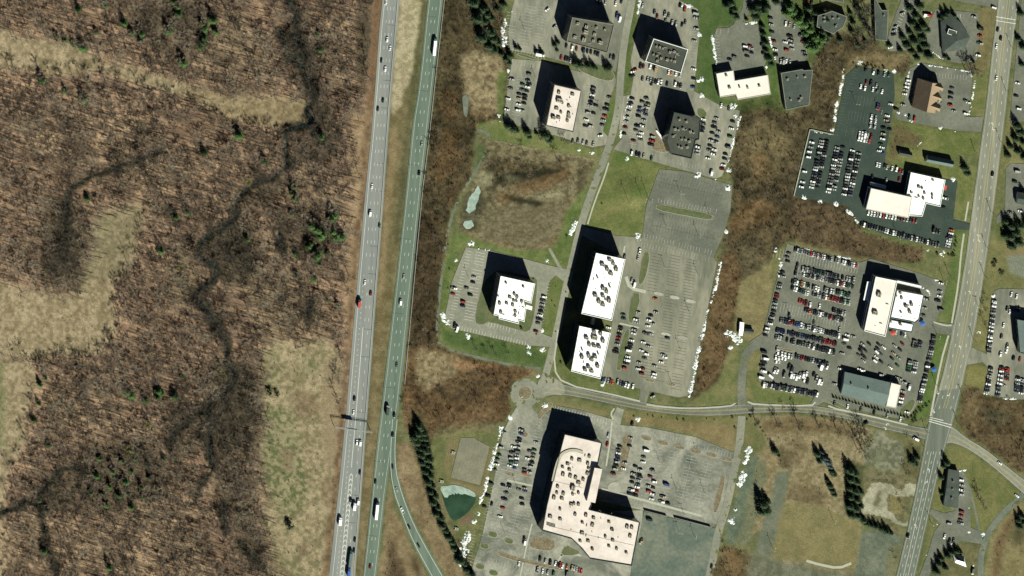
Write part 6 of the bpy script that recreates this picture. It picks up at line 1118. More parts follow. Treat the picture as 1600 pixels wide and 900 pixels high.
for u, v, c, k, a in ((1553, 12, 'white', 'suv', -20), (1559, 46, 'black', 'car', 78), (1564, 60, 'black', 'suv', 78), (1557, 72, 'white', 'car', 78), (1557, 122, 'white', 'car', 78), (1551, 272, 'black', 'suv', 78), (1419, 837, 'black', 'suv', 76)): vehicle(u, v, a, k, c, 'driving on the avenue', .26, {'car': 'moving_car', 'suv': 'moving_suv'}[k], 'cars driving on the avenue')
for u, v, c, a in ((1562, 724, 'white', -35), (1589, 775, 'white', -40)): vehicle(u, v, a, 'car', c, 'on the curving side road', .24, 'moving_car', 'cars driving on the side road')
def truck(name, label, u, v, ang, cabc, boxm, L=13.5, cabl=2.6, z=.22, split=True, hgt=3.9):
    r = empty(name, (*W(u, v, 2), z), R(ang)); tag(r, label, 'truck', GT); x0 = -(L + cabl + .9) / 2
    b = MB(); b.box((x0 + L / 2, 0), L, 2.5, 1.1, hgt, 0, bottom=True); b.build('trailer', boxm, r)
    b = MB(); loft(b, [(x0 + L + .8, 1.15, .5, 3.0), (x0 + L + 1.2, 1.2, .5, 3.2), (x0 + L + cabl, 1.2, .5, 2.9), (x0 + L + cabl + .5, 1.1, .5, 1.9)]); b.build('cab', PAINTS[cabc], r)
    b = MB(); b.add([(x0 + L + cabl + .04, -1.0, 2.8), (x0 + L + cabl + .04, 1.0, 2.8), (x0 + L + cabl + .5, .95, 1.95), (x0 + L + cabl + .5, -.95, 1.95)], [(0, 1, 2, 3)]); b.build('windscreen', CARGLASS, r)
    b = MB(); b.box((x0 + (L + cabl) / 2, 0), L + cabl, 1.0, .6, 1.1)
    for wx in (x0 + 1, x0 + 2.3, x0 + L - .6, x0 + L + cabl - .4):
        for s in (1, -1): b.tube((wx, s * .85, .5), (wx, s * 1.2, .5), .5, .5, 8)
    b.build('chassis', TYRE, r); return r
truck('semi_trailer_truck', 'long white semi-trailer truck near the northern end of the eastern carriageway', 679, 72, 84, 'green', R_WHITE, 14)
truck('semi_trailer_truck', 'long white semi-trailer truck beside the motorway slip road gore', 588.5, 797, 84, 'dark blue', R_WHITE, 14)
truck('box_truck', 'dark box truck on the eastern carriageway north of the slip road', 605.5, 640, 84, 'silver', R_GREY, 6.5, 2.2)
truck('box_truck', 'small white box truck beside the painted chevrons', 554, 791, 83, 'white', R_WHITE, 5, 2.0, hgt=3.3)
truck('box_truck', 'white box truck in the outer lane of the western carriageway', 531.5, 814, 83, 'white', R_WHITE, 5.5, 2.0, hgt=3.3)
truck('box_truck', 'dark truck with red tail on the western carriageway', 561.5, 473, 83, 'black', RED, 5.5, 2.4, hgt=3.5)
truck('semi_trailer_truck', 'teal car-carrying truck at the southern end of the chevrons', 547.5, 872, 83, 'green', R_TEAL, 13)
truck('box_truck', 'blue truck at the very south of the western carriageway', 545, 893, 83, 'blue', BLUE, 5.5, 2.2)
truck('box_truck', 'white box truck with grey cab among the vans of the main dealership', 1284, 572, 70, 'grey', R_WHITE, 5, 2.0, hgt=3.3)
x_, y_ = W(844, 86); truck('box_truck', 'white box trailer parked between the two northern lots', 844, 86, -8, 'white', R_WHITE, 6, 2.0, hgt=3.2); x_, y_ = W(1025, 107); truck('box_truck', 'tan box truck south of the white-edged charcoal office', 1025, 107, 78, 'tan', R_TAN, 4.5, 2.0, hgt=3.0)
# the remaining cars of the packed sales rows, too many to name
b = MB(); mats = [PAINTS[c] for c in PCOL] + [TYRE, CARGLASS]; MI = {c: i for i, c in enumerate(PCOL)}; NM = len(PCOL); nmass = 0
for (k, c), L in MASS.items():
    _, _, bb, gg = car_meshes(k, c)
    for x, y, z, a in L:
        nmass += 1; ca_, sa_ = math.cos(a), math.sin(a)
        for src, base in ((bb, 0), (gg, 1)):
            k0 = len(b.V); b.V += [(x + p[0] * ca_ - p[1] * sa_, y + p[0] * sa_ + p[1] * ca_, z + p[2]) for p in src.V]; b.F += [tuple(i + k0 for i in f) for f in src.F]
            b.M += [(MI[c] if m == 0 else NM) for m in src.M] if base == 0 else [NM + 1] * len(src.F)
tag(b.build('packed_sales_cars', mats), 'tightly packed rows of cars for sale on the dealership lots', 'cars', kind='stuff')
print('VEHICLES', CNT['n'], 'mass', nmass)
# ------------------------------------------------------------------ snow heaps
def snow(pts, wd, hgt, label):
    P = [W(*p) for p in pts]
    if len(P) == 1: P = [(P[0][0] - .01, P[0][1]), (P[0][0] + .01, P[0][1])]
    P = resample(P, 1.6) if len(pts) > 1 else P; ox = sum(p[0] for p in P) / len(P); oy = sum(p[1] for p in P) / len(P); wdm = wd * S
    x0, x1 = min(p[0] for p in P) - wdm, max(p[0] for p in P) + wdm; y0, y1 = min(p[1] for p in P) - wdm, max(p[1] for p in P) + wdm; st = .55
    X, Y = np.meshgrid(np.arange(x0, x1 + st, st), np.arange(y0, y1 + st, st)); D = np.full(X.shape, 1e9)
    for p in P: D = np.minimum(D, np.hypot(X - p[0], Y - p[1]))
    nn = fbm(X + 500, Y + 500, 3.2, 7, 3); n2 = fbm(X + 900, Y + 900, 1.3, 13, 2); r = wdm / 2 * (.15 + 1.25 * nn) * np.where(n2 < .41, .3, 1) * np.where(fbm(X + 77, Y + 31, 7, 3, 2) < .36, .5, 1.0); Zh = hgt * np.clip(1 - D / np.maximum(r, .2), -.3, 1) ** 1 * (.35 + 1.2 * n2) + .03
    keep = D < r; vid = -np.ones(X.shape, int); V = []; F = []
    ii, jj = np.where(keep[:-1, :-1] | keep[1:, :-1] | keep[:-1, 1:] | keep[1:, 1:])
    def vi(i, j):
        if vid[i, j] < 0: vid[i, j] = len(V); V.append((X[i, j] - ox, Y[i, j] - oy, float(max(Zh[i, j], -.05)) if keep[i, j] else -.1))
        return vid[i, j]
    for i, j in zip(ii, jj):
        if keep[i:i + 2, j:j + 2].sum() >= 2: F.append((vi(i, j), vi(i, j + 1), vi(i + 1, j + 1), vi(i + 1, j)))
    if not F: return
    o = obj('snow_heap', mesh('snow_heap', V, F, SNOW), None, (ox, oy, .2)); tag(o, None, 'snow heap', 'ploughed snow heaps beside the car parks'); c = pts[len(pts) // 2]; pool(o, c[0], c[1], label[0], label[1])
SW, SH, SL = 'small white snow heap', 'big white snow heap', 'ragged white snow ridge'
ROUND = [(801, 17, 4, 'w0'), (793, 110, 8, 'w0'), (779, 183, 13, 'w1'), (905, 234, 6, 'w1'), (925, 238, 9, 'w1'), (979, 249, 9, 'w1'), (1093, 54, 9, 'w2'), (1094, 124, 13, 'w2'), (1097, 149, 10, 'w2'), (1145, 167, 14, 'w2'), (1148, 180, 9, 'w2'), (1139, 266, 8, 'w2'), (1091, 274, 12, 'w3'), (1118, 280, 6, 'w3'), (1138, 293, 12, 'w3'), (1196, 105, 6, 'w2'), (1088, 27, 6, 'w2'),
 (1344, 97, 10, 'w4'), (1383, 109, 8, 'w4'), (1398, 111, 8, 'w4'), (1299, 203, 12, 'w4'), (1257, 308, 11, 'w4'), (1281, 314, 11, 'w4'), (1307, 319, 11, 'w4'), (1434, 100, 6, 'w5'), (1518, 118, 5, 'w5'), (1470, 200, 9, 'w5'), (1492, 205, 7, 'w5'), (1489, 280, 9, 'w5'), (1445, 25, 6, 'w5'), (1404, 176, 7, 'w5'), (1586, 192, 7, 'w5'),
 (737, 381, 11, 'w6'), (854, 409, 10, 'w6'), (713, 407, 6, 'w6'), (731, 525, 11, 'w6'), (827, 551, 11, 'w6'), (826, 542, 8, 'w6'), (848, 546, 9, 'w6'), (847, 516, 8, 'w6'), (840, 588, 7, 'w7'), (851, 634, 13, 'w7'), (797, 653, 8, 'w7'), (816, 621, 4, 'w7'), (996, 370, 13, 'w8'), (1135, 362, 7, 'w8'), (1140, 543, 9, 'w9'), (942, 601, 9, 'w8'), (996, 655, 9, 'w7'), (746, 804, 9, 'w7'), (742, 815, 10, 'w7'), (1143, 814, 15, 'wa'), (1149, 796, 11, 'wa'),
 (1231, 383, 9, 'wb'), (1213, 392, 9, 'wb'), (1219, 404, 6, 'wb'), (1471, 396, 12, 'wc'), (1450, 391, 6, 'wc'), (1464, 437, 8, 'wc'), (1552, 462, 7, 'wd'), (1530, 519, 7, 'wd'), (1536, 835, 7, 'we'), (1514, 831, 5, 'we'), (1487, 847, 7, 'we'), (1520, 884, 5, 'we'), (1515, 795, 4, 'we'), (1447, 868, 3, 'we')]
WH = {'w0': 'by the curved northern lot', 'w1': 'around the pink-roofed northern office', 'w2': 'beside the bright northern lawn', 'w3': 'north of the empty striped lot', 'w4': 'around the dark asphalt dealership', 'w5': 'near the brown gabled building', 'w6': 'around the stepped white office', 'w7': 'near the roundabout and large building', 'w8': 'around the twin white offices', 'w9': 'near the narrow pale shed', 'wa': 'on the damp strip east of the marked lot', 'wb': 'at the north-west corner of the main dealership', 'wc': 'on the lawn between the two dealerships', 'wd': 'by the eastern car lot', 'we': 'around the roadside shop'}
for u, v, d, k in ROUND: snow([(u, v)], d * 1.0, .3 + d * .05, (SH if d > 9 else SW, WH[k]))
RID = [([(790, 34), (786, 52), (788, 70)], 11, 'beside the curved northern lot'), ([(982, 150), (977, 175), (969, 214)], 3.4, 'west of the slanting white wall'), ([(1000, 2), (997, 20)], 5, 'at the top of the access road'), ([(1066, 8), (1082, 10)], 7, 'north of the white-edged charcoal office'), ([(1113, 56), (1116, 80), (1119, 100)], 5, 'west of the lot of the L-shaped building'), ([(1166, 37), (1181, 35)], 5, 'north of the lot of the L-shaped building'), ([(1202, 58), (1207, 78), (1211, 92)], 4, 'north of the low dark roof'),
 ([(1157, 182), (1148, 212), (1138, 252)], 4.5, 'between the charcoal office and the wood'), ([(1318, 108), (1316, 125), (1312, 148)], 5, 'west of the dark asphalt lot'), ([(1306, 160), (1304, 186)], 7, 'at the notch of the dark asphalt lot'), ([(1268, 205), (1298, 210)], 2.5, 'on the retaining wall of the dark lot'), ([(1324, 330), (1334, 338), (1340, 347)], 6, 'south-west of the dark asphalt lot'), ([(1420, 112), (1415, 135)], 4, 'west of the brown gabled building'), ([(1452, 102), (1480, 106), (1516, 112)], 2.6, 'north of the brown gabled building'), ([(1523, 128), (1519, 155), (1514, 178)], 4, 'east of the brown gabled building'), ([(1458, 82), (1472, 92)], 3, 'south-west of the grey pavilion'), ([(1414, 180), (1424, 190)], 5, 'on the lane south of the brown gabled building'), ([(1434, 228), (1439, 222)], 4, 'beside the small outbuilding'),
 ([(748, 388), (764, 391)], 3.5, 'north of the stepped white office'), ([(691, 492), (694, 500), (702, 506)], 9, 'south-west of the stepped white office'), ([(900, 346), (895, 356), (892, 366)], 7, 'beside the drive of the twin offices'), ([(1126, 410), (1120, 440), (1111, 472)], 6, 'upper part of the wood edge'), ([(1105, 486), (1101, 508), (1095, 532)], 6, 'middle part of the wood edge'), ([(1093, 542), (1088, 565), (1083, 590), (1077, 619)], 7.5, 'lower part of the wood edge'), ([(1134, 521), (1146, 524), (1154, 533)], 13, 'west of the narrow pale shed'),
 ([(783, 668), (778, 690), (773, 708)], 8, 'west of the lot of the large building'), ([(770, 716), (766, 732)], 8, 'above the flat gravel pad'), ([(762, 748), (756, 770), (749, 786)], 6.5, 'east of the frozen pond'), ([(732, 835), (726, 850), (724, 868), (721, 880)], 15, 'south-east of the frozen pond'), ([(1169, 705), (1164, 722)], 15, 'at the head of the damp strip'), ([(1161, 736), (1157, 756)], 13, 'in the middle of the damp strip'), ([(1221, 410), (1216, 430)], 5, 'west of the main dealership'), ([(1258, 389), (1268, 391)], 4, 'behind the top row of the main dealership'), ([(1310, 400), (1328, 405)], 4, 'at the east of the top dealership row'), ([(1442, 450), (1452, 455), (1454, 464)], 4, 'around the entrance of the white showroom wing'), ([(1538, 615), (1560, 623), (1588, 623)], 3, 'along the south kerb of the eastern lot'), ([(1498, 736), (1508, 734)], 4, 'north of the roadside shop'), ([(1456, 822), (1464, 819)], 3.5, 'west of the roadside shop car park')]
for pts, wd, wh in RID: snow(pts, wd * 1.02, .3 + .05 * wd, (SL, wh))
# ------------------------------------------------------------------ trees
def bare_tree_arrays(seed, h=13.0, spread=4.6, twig=.13, dens=1.0):
    r = random.Random(seed); b = MB(); tw = MB(); th = h * .38; lean = (r.uniform(-.6, .6), r.uniform(-.6, .6)); top = (lean[0], lean[1], h * .72)
    b.tube((0, 0, -.3), (lean[0] * .5, lean[1] * .5, th), .26 * h / 13, .19 * h / 13, 5, cap=False); b.tube((lean[0] * .5, lean[1] * .5, th), top, .19 * h / 13, .07, 4, cap=False)
    def sliver(m, a, d, L, wd):
        e = (a[0] + d[0] * L, a[1] + d[1] * L, a[2] + d[2] * L); n = (-d[1], d[0], 0); l = math.hypot(n[0], n[1]) or 1; n = (n[0] / l * wd, n[1] / l * wd, 0); q = r.uniform(-1, 1) * wd
        m.add([(a[0] - n[0], a[1] - n[1], a[2] - q), (a[0] + n[0], a[1] + n[1], a[2] + q), e], [(0, 1, 2)]); return e
    for i in range(int(9 * dens)):
        t = r.uniform(.0, 1); z = th + (top[2] - th) * t; base = (lean[0] * (.5 + .5 * t), lean[1] * (.5 + .5 * t), z); a = i * 2.4 + r.uniform(-.4, .4); el = R(r.uniform(25, 60)); d = (math.cos(a) * math.cos(el), math.sin(a) * math.cos(el), math.sin(el)); L = spread * r.uniform(.7, 1.15) * (1.1 - .45 * t)
        e = (base[0] + d[0] * L, base[1] + d[1] * L, base[2] + d[2] * L * .9); b.tube(base, e, .085 * h / 13, .03, 3, cap=False)
        for k in range(6):
            f = r.uniform(.3, 1); p = (base[0] + d[0] * L * f, base[1] + d[1] * L * f, base[2] + d[2] * L * .9 * f); a2 = a + r.uniform(-1.3, 1.3); e2 = R(r.uniform(0, 70)); d2 = (math.cos(a2) * math.cos(e2), math.sin(a2) * math.cos(e2), math.sin(e2)); q = sliver(tw, p, d2, L * r.uniform(.35, .6), twig * .8)
            for _ in range(6):
                a3 = a2 + r.uniform(-1.2, 1.2); e3 = R(r.uniform(-20, 70)); d3 = (math.cos(a3) * math.cos(e3), math.sin(a3) * math.cos(e3), math.sin(e3)); g = r.uniform(.3, 1); sliver(tw, tuple(p[c] + (q[c] - p[c]) * g for c in range(3)), d3, r.uniform(.8, 1.7), twig * .42)
    return b, tw
def conifer_arrays(seed, h=11.0, r0=2.6, layers=13, per=11, power=.85, leaf=.8):
    r = random.Random(seed); t = MB(); t.tube((0, 0, -.2), (0, 0, h * .96), .03 * h * .6, .03, 6, cap=False); c = MB()
    for L in range(layers):
        f = L / (layers - 1); z = h * (.1 + .88 * f); rad = r0 * (1 - f) ** power + .12; n = max(4, int(per * (1 - .65 * f)))
        for i in range(n):
            a = 2 * math.pi * (i + r.random() * .8) / n + L * 1.3; rr = rad * r.uniform(.65, 1.18); w_ = leaf * r.uniform(.35, .75) * (1 - .4 * f); dx, dy = math.cos(a), math.sin(a); droop = r.uniform(.15, .45) * rr
            p0 = (dx * .05, dy * .05, z + .3); p1 = (dx * rr * .6 - dy * w_, dy * rr * .6 + dx * w_, z - droop * .4 + r.uniform(-.15, .15)); p2 = (dx * rr, dy * rr, z - droop); p3 = (dx * rr * .6 + dy * w_, dy * rr * .6 - dx * w_, z - droop * .4 + r.uniform(-.15, .15)); c.add([p0, p1, p2, p3], [(0, 1, 2), (0, 2, 3)])
            for s in (-1, 1):
                g = r.uniform(.4, .8); q = (dx * rr * g, dy * rr * g, z - droop * g * .8); a2 = a + s * r.uniform(.5, 1.0); l2 = rr * .45; c.add([q, (q[0] + math.cos(a2) * l2 - dy * .25 * leaf, q[1] + math.sin(a2) * l2 + dx * .25 * leaf, q[2] - .12), (q[0] + math.cos(a2) * l2 * .9 + dy * .25 * leaf, q[1] + math.sin(a2) * l2 * .9 - dx * .25 * leaf, q[2] + .12)], [(0, 1, 2)])
    c.add([(-.1, 0, h * .9), (.1, .05, h * .9), (0, 0, h * 1.03)], [(0, 1, 2)]); return t, c
def shrub_arrays(seed, h=1.6, r0=1.0, n=90):
    r = random.Random(seed); c = MB(); t = MB()
    for _ in range(5): a = r.uniform(0, 6.3); t.tube((0, 0, -.1), (math.cos(a) * r0 * .5, math.sin(a) * r0 * .5, h * .7), .05, .02, 3, cap=False)
    for _ in range(n):
        a, e = r.uniform(0, 6.3), r.uniform(.05, 1.5); q = r.uniform(.6, 1.05); p = (math.cos(a) * math.cos(e) * r0 * q, math.sin(a) * math.cos(e) * r0 * q, h * (.35 + .65 * math.sin(e) * q)); s = .26 * r0 + .08
        d = [tuple(p[k] + r.uniform(-s, s) for k in range(3)) for _ in range(3)]; c.add(d, [(0, 1, 2)])
    return t, c
FPOLYS = {}
BT = [bare_tree_arrays(s, *(a)) for s, a in ((1, (13, 4.6)), (2, (15, 5.2)), (3, (11, 4.0)), (4, (14, 5.0)), (5, (12, 3.6)), (6, (16, 5.6)))]
BTM = [(b.me('bare_trunk', BARK), t.me('bare_branches', TWIG)) for b, t in BT]; BTD = [(b.me('dark_trunk', BARK_D), t.me('dark_branches', TWIG_D)) for b, t in BT[:4]]
def place_tree(name, cat, parts, u, v, s, what, where, group=None, rz=None, sz=1.0):
    r = empty(name, (*W(u, v), gz(u, v) - .1), random.uniform(0, 6.28) if rz is None else rz); r.scale = (s, s, s * sz); tag(r, None, cat, group)
    for nm, me_ in parts: obj(nm, me_, r)
    pool(r, u, v, what, where) if what else None; return r
def wzone(u, v):
    if v < 110: return 'in the wood north of the long tan meadow'
    if v < 200 and u > 490: return 'between the creek bends and the motorway'
    if u > 380 and v < 540: return 'between the creek and the motorway'
    if v < 330 and u <= 380: return 'in the wood south of the long tan meadow'
    if v < 560: return 'between the L-shaped field and the creek'
    if u > 395: return 'in the rough field beside the motorway'
    if v < 680: return 'in the wood south of the L-shaped field'
    return 'in the south-western wood'
# leafless woodland: positions
HWX = lambda v: float(np.interp(v, [p[1] for p in HWY_WW], [p[0] for p in HWY_WW]))
n_dens = fbm(U, Vv, 34, 191, 3) + .14 * np.clip(1 - CREEKD / 12, 0, 1); n_clump = fbm(U, Vv, 26, 211, 3); n_lum = blur(C3.mean(-1), 4); cand = []; rr = random.Random(11)
for _ in range(34000):
    u, v = rr.uniform(-30, 575), rr.uniform(-30, 930); f = sample(FOREST, u, v) * (u < HWX(v) - 13)
    if rr.random() < f * (.12 + .95 * max(0, float(sample(n_dens, u, v)) - .3) / .35): cand.append((u, v))
grid = {}; pos = []
for u, v in cand:
    k = (int(u // 7), int(v // 7)); 
    if any((u - a) ** 2 + (v - c) ** 2 < (14 if sample(CREEKD, u, v) < 9 else 30) for i in (-1, 0, 1) for j in (-1, 0, 1) for a, c in grid.get((k[0] + i, k[1] + j), ())): continue
    grid.setdefault(k, []).append((u, v)); pos.append((u, v))
print('WOOD', len(pos))
vis = [i for i, (u, v) in enumerate(pos) if 6 < u < 575 and 6 < v < 894]; rr.shuffle(vis); single = set(vis[:140])
SV_, SF_, SM_, ko = [], [], [], 0
for i, (u, v) in enumerate(pos):
    s = rr.choice((.45, .55, .6, .7, .75, .8, .9, 1.05)) * (1.15 if i in single else 1); a = rr.uniform(0, 6.28); k = rr.randrange(6); x, y = W(u, v); z = gz(u, v) - .1
    if i in single:
        r = empty('leafless_tree', (x, y, z), a); r.scale = (s, s, s); wh = wzone(u, v); tag(r, f'leafless grey-brown woodland tree {wh}', 'tree', 'leafless trees ' + wh); BB = BTD[k % 4] if sample(CREEKD2, u, v) < 5 or sample(n_lum, u, v) < .055 else BTM[k]; obj('trunk', BB[0], r); obj('branches', BB[1], r)
    else:
        c_, s_ = math.cos(a) * s, math.sin(a) * s; q_ = float(sample(n_clump, u, v)) + rr.uniform(-.12, .12); tm = 3 if (q_ < .36 or sample(CREEKD2, u, v) < 5 or sample(n_lum, u, v) < .058 + rr.uniform(-.012, .012)) else (2 if q_ > .6 else 1)
        for part, mi in ((BT[k][0], 0), (BT[k][1], 1)):
            A = getattr(part, '_np', None)
            if A is None: A = part._np = (np.array(part.V), [np.array([f for f in part.F if len(f) == n]) for n in (3, 4)])
            V = A[0]; SV_.append(np.stack([x + V[:, 0] * c_ - V[:, 1] * s_, y + V[:, 0] * s_ + V[:, 1] * c_, z + V[:, 2] * s], 1))
            tri = [A[1][0]] if len(A[1][0]) else []
            if len(A[1][1]): q = A[1][1]; tri += [q[:, [0, 1, 2]], q[:, [0, 2, 3]]]
            tri = np.concatenate(tri); SF_.append(tri + ko); SM_.append(np.full(len(tri), mi if mi == 0 else tm, np.int32)); ko += len(V)
def np_mesh(name, V, F, M, mats):
    me = bpy.data.meshes.new(name); me.vertices.add(len(V)); me.vertices.foreach_set('co', V.astype(np.float32).ravel()); me.loops.add(F.size); me.loops.foreach_set('vertex_index', F.astype(np.int32).ravel()); n = F.shape[1]
    me.polygons.add(len(F)); me.polygons.foreach_set('loop_start', np.arange(0, F.size, n, dtype=np.int32)); me.polygons.foreach_set('loop_total', np.full(len(F), n, np.int32))
    for m in mats: me.materials.append(m)
    me.polygons.foreach_set('material_index', M); me.update(calc_edges=True); return me
V_ = np.concatenate(SV_); o_ = obj('leafless_woodland', np_mesh('leafless_woodland', V_, np.concatenate(SF_), np.concatenate(SM_), [BARK, TWIG, TWIG_L, TWIG_D])); tag(o_, 'leafless grey-brown woodland filling the western half', 'woodland', kind='stuff')
# added in place of trunk shadows: thin dark sticks lying on the forest floor
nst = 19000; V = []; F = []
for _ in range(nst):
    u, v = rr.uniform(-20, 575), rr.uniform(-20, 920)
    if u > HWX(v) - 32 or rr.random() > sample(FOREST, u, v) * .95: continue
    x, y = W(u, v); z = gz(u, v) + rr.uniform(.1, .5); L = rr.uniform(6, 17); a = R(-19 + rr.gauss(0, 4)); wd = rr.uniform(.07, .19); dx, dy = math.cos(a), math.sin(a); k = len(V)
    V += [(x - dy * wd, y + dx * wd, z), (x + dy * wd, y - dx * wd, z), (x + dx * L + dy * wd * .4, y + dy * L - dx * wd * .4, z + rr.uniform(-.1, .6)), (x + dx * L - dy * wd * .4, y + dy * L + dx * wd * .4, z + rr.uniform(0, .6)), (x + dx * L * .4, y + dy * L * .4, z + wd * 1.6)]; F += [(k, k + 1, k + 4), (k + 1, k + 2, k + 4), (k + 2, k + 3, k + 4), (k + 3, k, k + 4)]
tag(obj('trunk_shadow_sticks', np_mesh('trunk_shadow_sticks', np.array(V), np.array(F), np.zeros(len(F), np.int32), [TRUNK_SHADOW])), 'thin dark sticks added as trunk-shadow streaks on the woodland floor', 'branches', kind='stuff')  # category 'branches' here holds only added stand-ins for trunk shadows
# scrub of the eastern thickets: tangled stems
V = []; F = []; M = []
for _ in range(52000):
    u, v = rr.uniform(-20, 1640), rr.uniform(-30, 930); s = sample(SCRUB, u, v)
    if rr.random() > s * .9 or sample(PAVED, u, v) > .02 or (s < .35 and rr.random() < .5): continue
    cl = float(fbm(np.array(u), np.array(v), 20, 131, 2)); x, y = W(u, v); z = gz(u, v) - .1; hh = rr.uniform(.7, 1.9) + max(0, cl - .55) * 9 * rr.random(); rad = rr.uniform(.4, 1.0) + max(0, cl - .55) * 3; mi = 0 if rr.random() < .55 else (1 if rr.random() < .7 else 2)
    for _ in range(9):
        a = rr.uniform(0, 6.28); b2 = a + rr.uniform(-.6, .6); q = rr.uniform(.3, 1) * rad; k = len(V); wd = rr.uniform(.05, .13)
        V += [(x + math.cos(a) * .2 * rad - wd, y + math.sin(a) * .2 * rad, z), (x + math.cos(a) * .2 * rad + wd, y + math.sin(a) * .2 * rad + wd, z + .1), (x + math.cos(b2) * q, y + math.sin(b2) * q, z + hh * rr.uniform(.5, 1))]; F.append((k, k + 1, k + 2)); M.append(mi)
SCR1 = mat('scrub_stems', (.085, .067, .041), var=.35, scale=.1); SCR2 = mat('dark_scrub_stems', (.04, .035, .023), var=.3, scale=.1); SCR3 = mat('reddish_scrub_stems', (.115, .076, .042), var=.3, scale=.1)
tag(obj('scrub_thicket', np_mesh('scrub_thicket', np.array(V), np.array(F), np.array(M, np.int32), [SCR1, SCR2, SCR3])), 'brown leafless scrub covering the eastern thickets', 'scrub', kind='stuff')
# evergreens of the western wood
PINE = []
for s, a in ((21, (11, 4.0, 10, 14, .5, 1.3)), (22, (12, 3.7, 11, 14, .55, 1.2)), (23, (9, 3.9, 8, 14, .45, 1.3))): t, c = conifer_arrays(s, *a); PINE.append((t.me('pine_trunk', BARK_D), c.me('pine_crown', NEEDLE)))
SPR = []
for s, a in ((31, (10, 3.7, 12, 15, .55)), (32, (8.8, 3.3, 11, 15, .5)), (33, (11.5, 4.1, 13, 16, .6))): t, c = conifer_arrays(s, *a); SPR.append((t.me('spruce_trunk', BARK_D), c.me('spruce_crown', NEEDLE_D)))
t, c = conifer_arrays(41, 11, 3.0, 13, 12, .8); BLU = [(t.me('blue_trunk', BARK_D), c.me('blue_crown', NEEDLE_B))]
SHR = []
for s, a in ((51, (1.7, 1.2)), (52, (2.2, 1.5)), (53, (1.2, .9))): t, c = shrub_arrays(s, *a); SHR.append((t.me('shrub_stems', BARK_D), c.me('shrub_leaves', SHRUBM)))
b, t = bare_tree_arrays(61, 9, 3.4, .28); WIL = [(b.me('willow_trunk', BARK), t.me('willow_twigs', WILLOW))]
def tree(kind, u, v, s, what, where, group):
    nm, cat, P, pn = {'pine': ('pine_tree', 'tree', PINE, ('trunk', 'crown')), 'spruce': ('spruce_tree', 'tree', SPR, ('trunk', 'crown')), 'blue': ('blue_spruce', 'tree', BLU, ('trunk', 'crown')), 'shrub': ('shrub', 'shrub', SHR, ('stems', 'foliage')), 'willow': ('willow_tree', 'tree', WIL, ('trunk', 'branches')), 'bare': ('leafless_tree', 'tree', BTM, ('trunk', 'branches')), 'dark': ('leafless_tree', 'tree', BTD, ('trunk', 'branches'))}[kind]
    p = random.choice(P); return place_tree(nm, cat, list(zip(pn, p)), u, v, s, what, where, group)
for u, v, s in [(122, 14, .9), (163, 8, 1), (193, 35, 1.1), (150, 50, .7), (87, 57, .9), (101, 62, .9), (114, 68, .9), (128, 73, 1.2), (132, 76, .9), (65, 124, 1.2), (101, 142, .8), (130, 154, 1.4), (205, 50, .9), (220, 52, 1.1), (218, 62, .8), (262, 47, 1.2), (268, 36, .9), (275, 8, 1.3), (277, 20, 1.3), (270, 2, 1), (285, 97, 1.5), (315, 66, 1.3), (316, 36, 1.1), (318, 45, 1.1), (331, 30, 1.3), (319, 42, 1.1), (336, 48, 1), (313, 72, 1), (318, 58, 1.1), (497, 53, .7), (499, 77, 1), (512, 132, .6), (372, 210, 1.5), (499, 212, 1.3), (319, 238, 1), (412, 252, 1.2), (458, 290, 1), (461, 310, 1.1), (455, 302, .7), (520, 335, 1.5), (516, 340, 1.2), (455, 333, .8), (136, 310, .9), (272, 338, 1.1), (291, 330, 1.1), (250, 390, 1.1), (495, 357, 1.5), (502, 363, 1.5), (499, 369, 1.3), (518, 360, 1.5), (525, 365, 1.4), (531, 368, 1.4), (522, 370, 1.2), (486, 352, 1.1), (493, 397, 1.5), (491, 403, 1.3), (481, 383, 1.2), (462, 396, .9), (386, 373, 1), (485, 380, 1), (500, 390, .8), (512, 396, .8), (498, 412, .7), (489, 435, 1.1), (463, 430, .8), (528, 477, .9), (510, 468, .7), (284, 588, .8), (198, 611, 1.3), (204, 616, 1.4), (246, 610, 1.1), (252, 614, .8), (272, 619, 1.2), (226, 624, 1), (245, 620, .8), (75, 695, .8), (155, 715, .9), (62, 600, .8), (70, 590, .7), (60, 630, .7), (52, 655, .8), (271, 715, .8), (255, 716, .7)]: tree('pine', u, v, s * .95, 'small green pine' if s < 1 else 'bushy green pine', wzone(u, v), 'green pines scattered in the western wood')
for u, v in ((190, 720), (205, 735), (180, 745), (220, 760), (200, 770), (170, 758), (240, 780), (205, 792), (165, 788), (150, 742), (215, 702), (232, 745), (185, 772), (222, 775), (195, 752), (175, 735), (210, 716), (160, 770), (230, 725), (248, 765), (142, 770), (60, 780), (72, 795), (170, 885), (68, 860)): tree('pine' if random.random() < .7 else 'spruce', u, v, random.uniform(.7, 1.05), 'dark evergreen in the dense clump' if 140 <= u <= 250 and v < 800 else 'lone dark evergreen', 'of the south-western wood', 'dark evergreens of the south-western wood')
for u, v, s in ((228, 660, 1), (233, 666, .9), (258, 662, .7), (201, 705, 1), (198, 699, .7), (385, 282, 1.1), (280, 415, 1), (410, 663, .7), (345, 578, 1), (342, 572, .8), (284, 440, .8)): tree('willow', u, v, s, 'yellow-green budding willow', wzone(u, v), 'yellow-green willows of the western wood')
for u, v, s in ((452, 820, 1.2), (448, 816, 1), (432, 614, 1), (420, 612, 1)): tree('shrub', u, v, s * 2.2, 'broad dark green bush', 'in the rough field beside the motorway', 'bushes of the rough field')
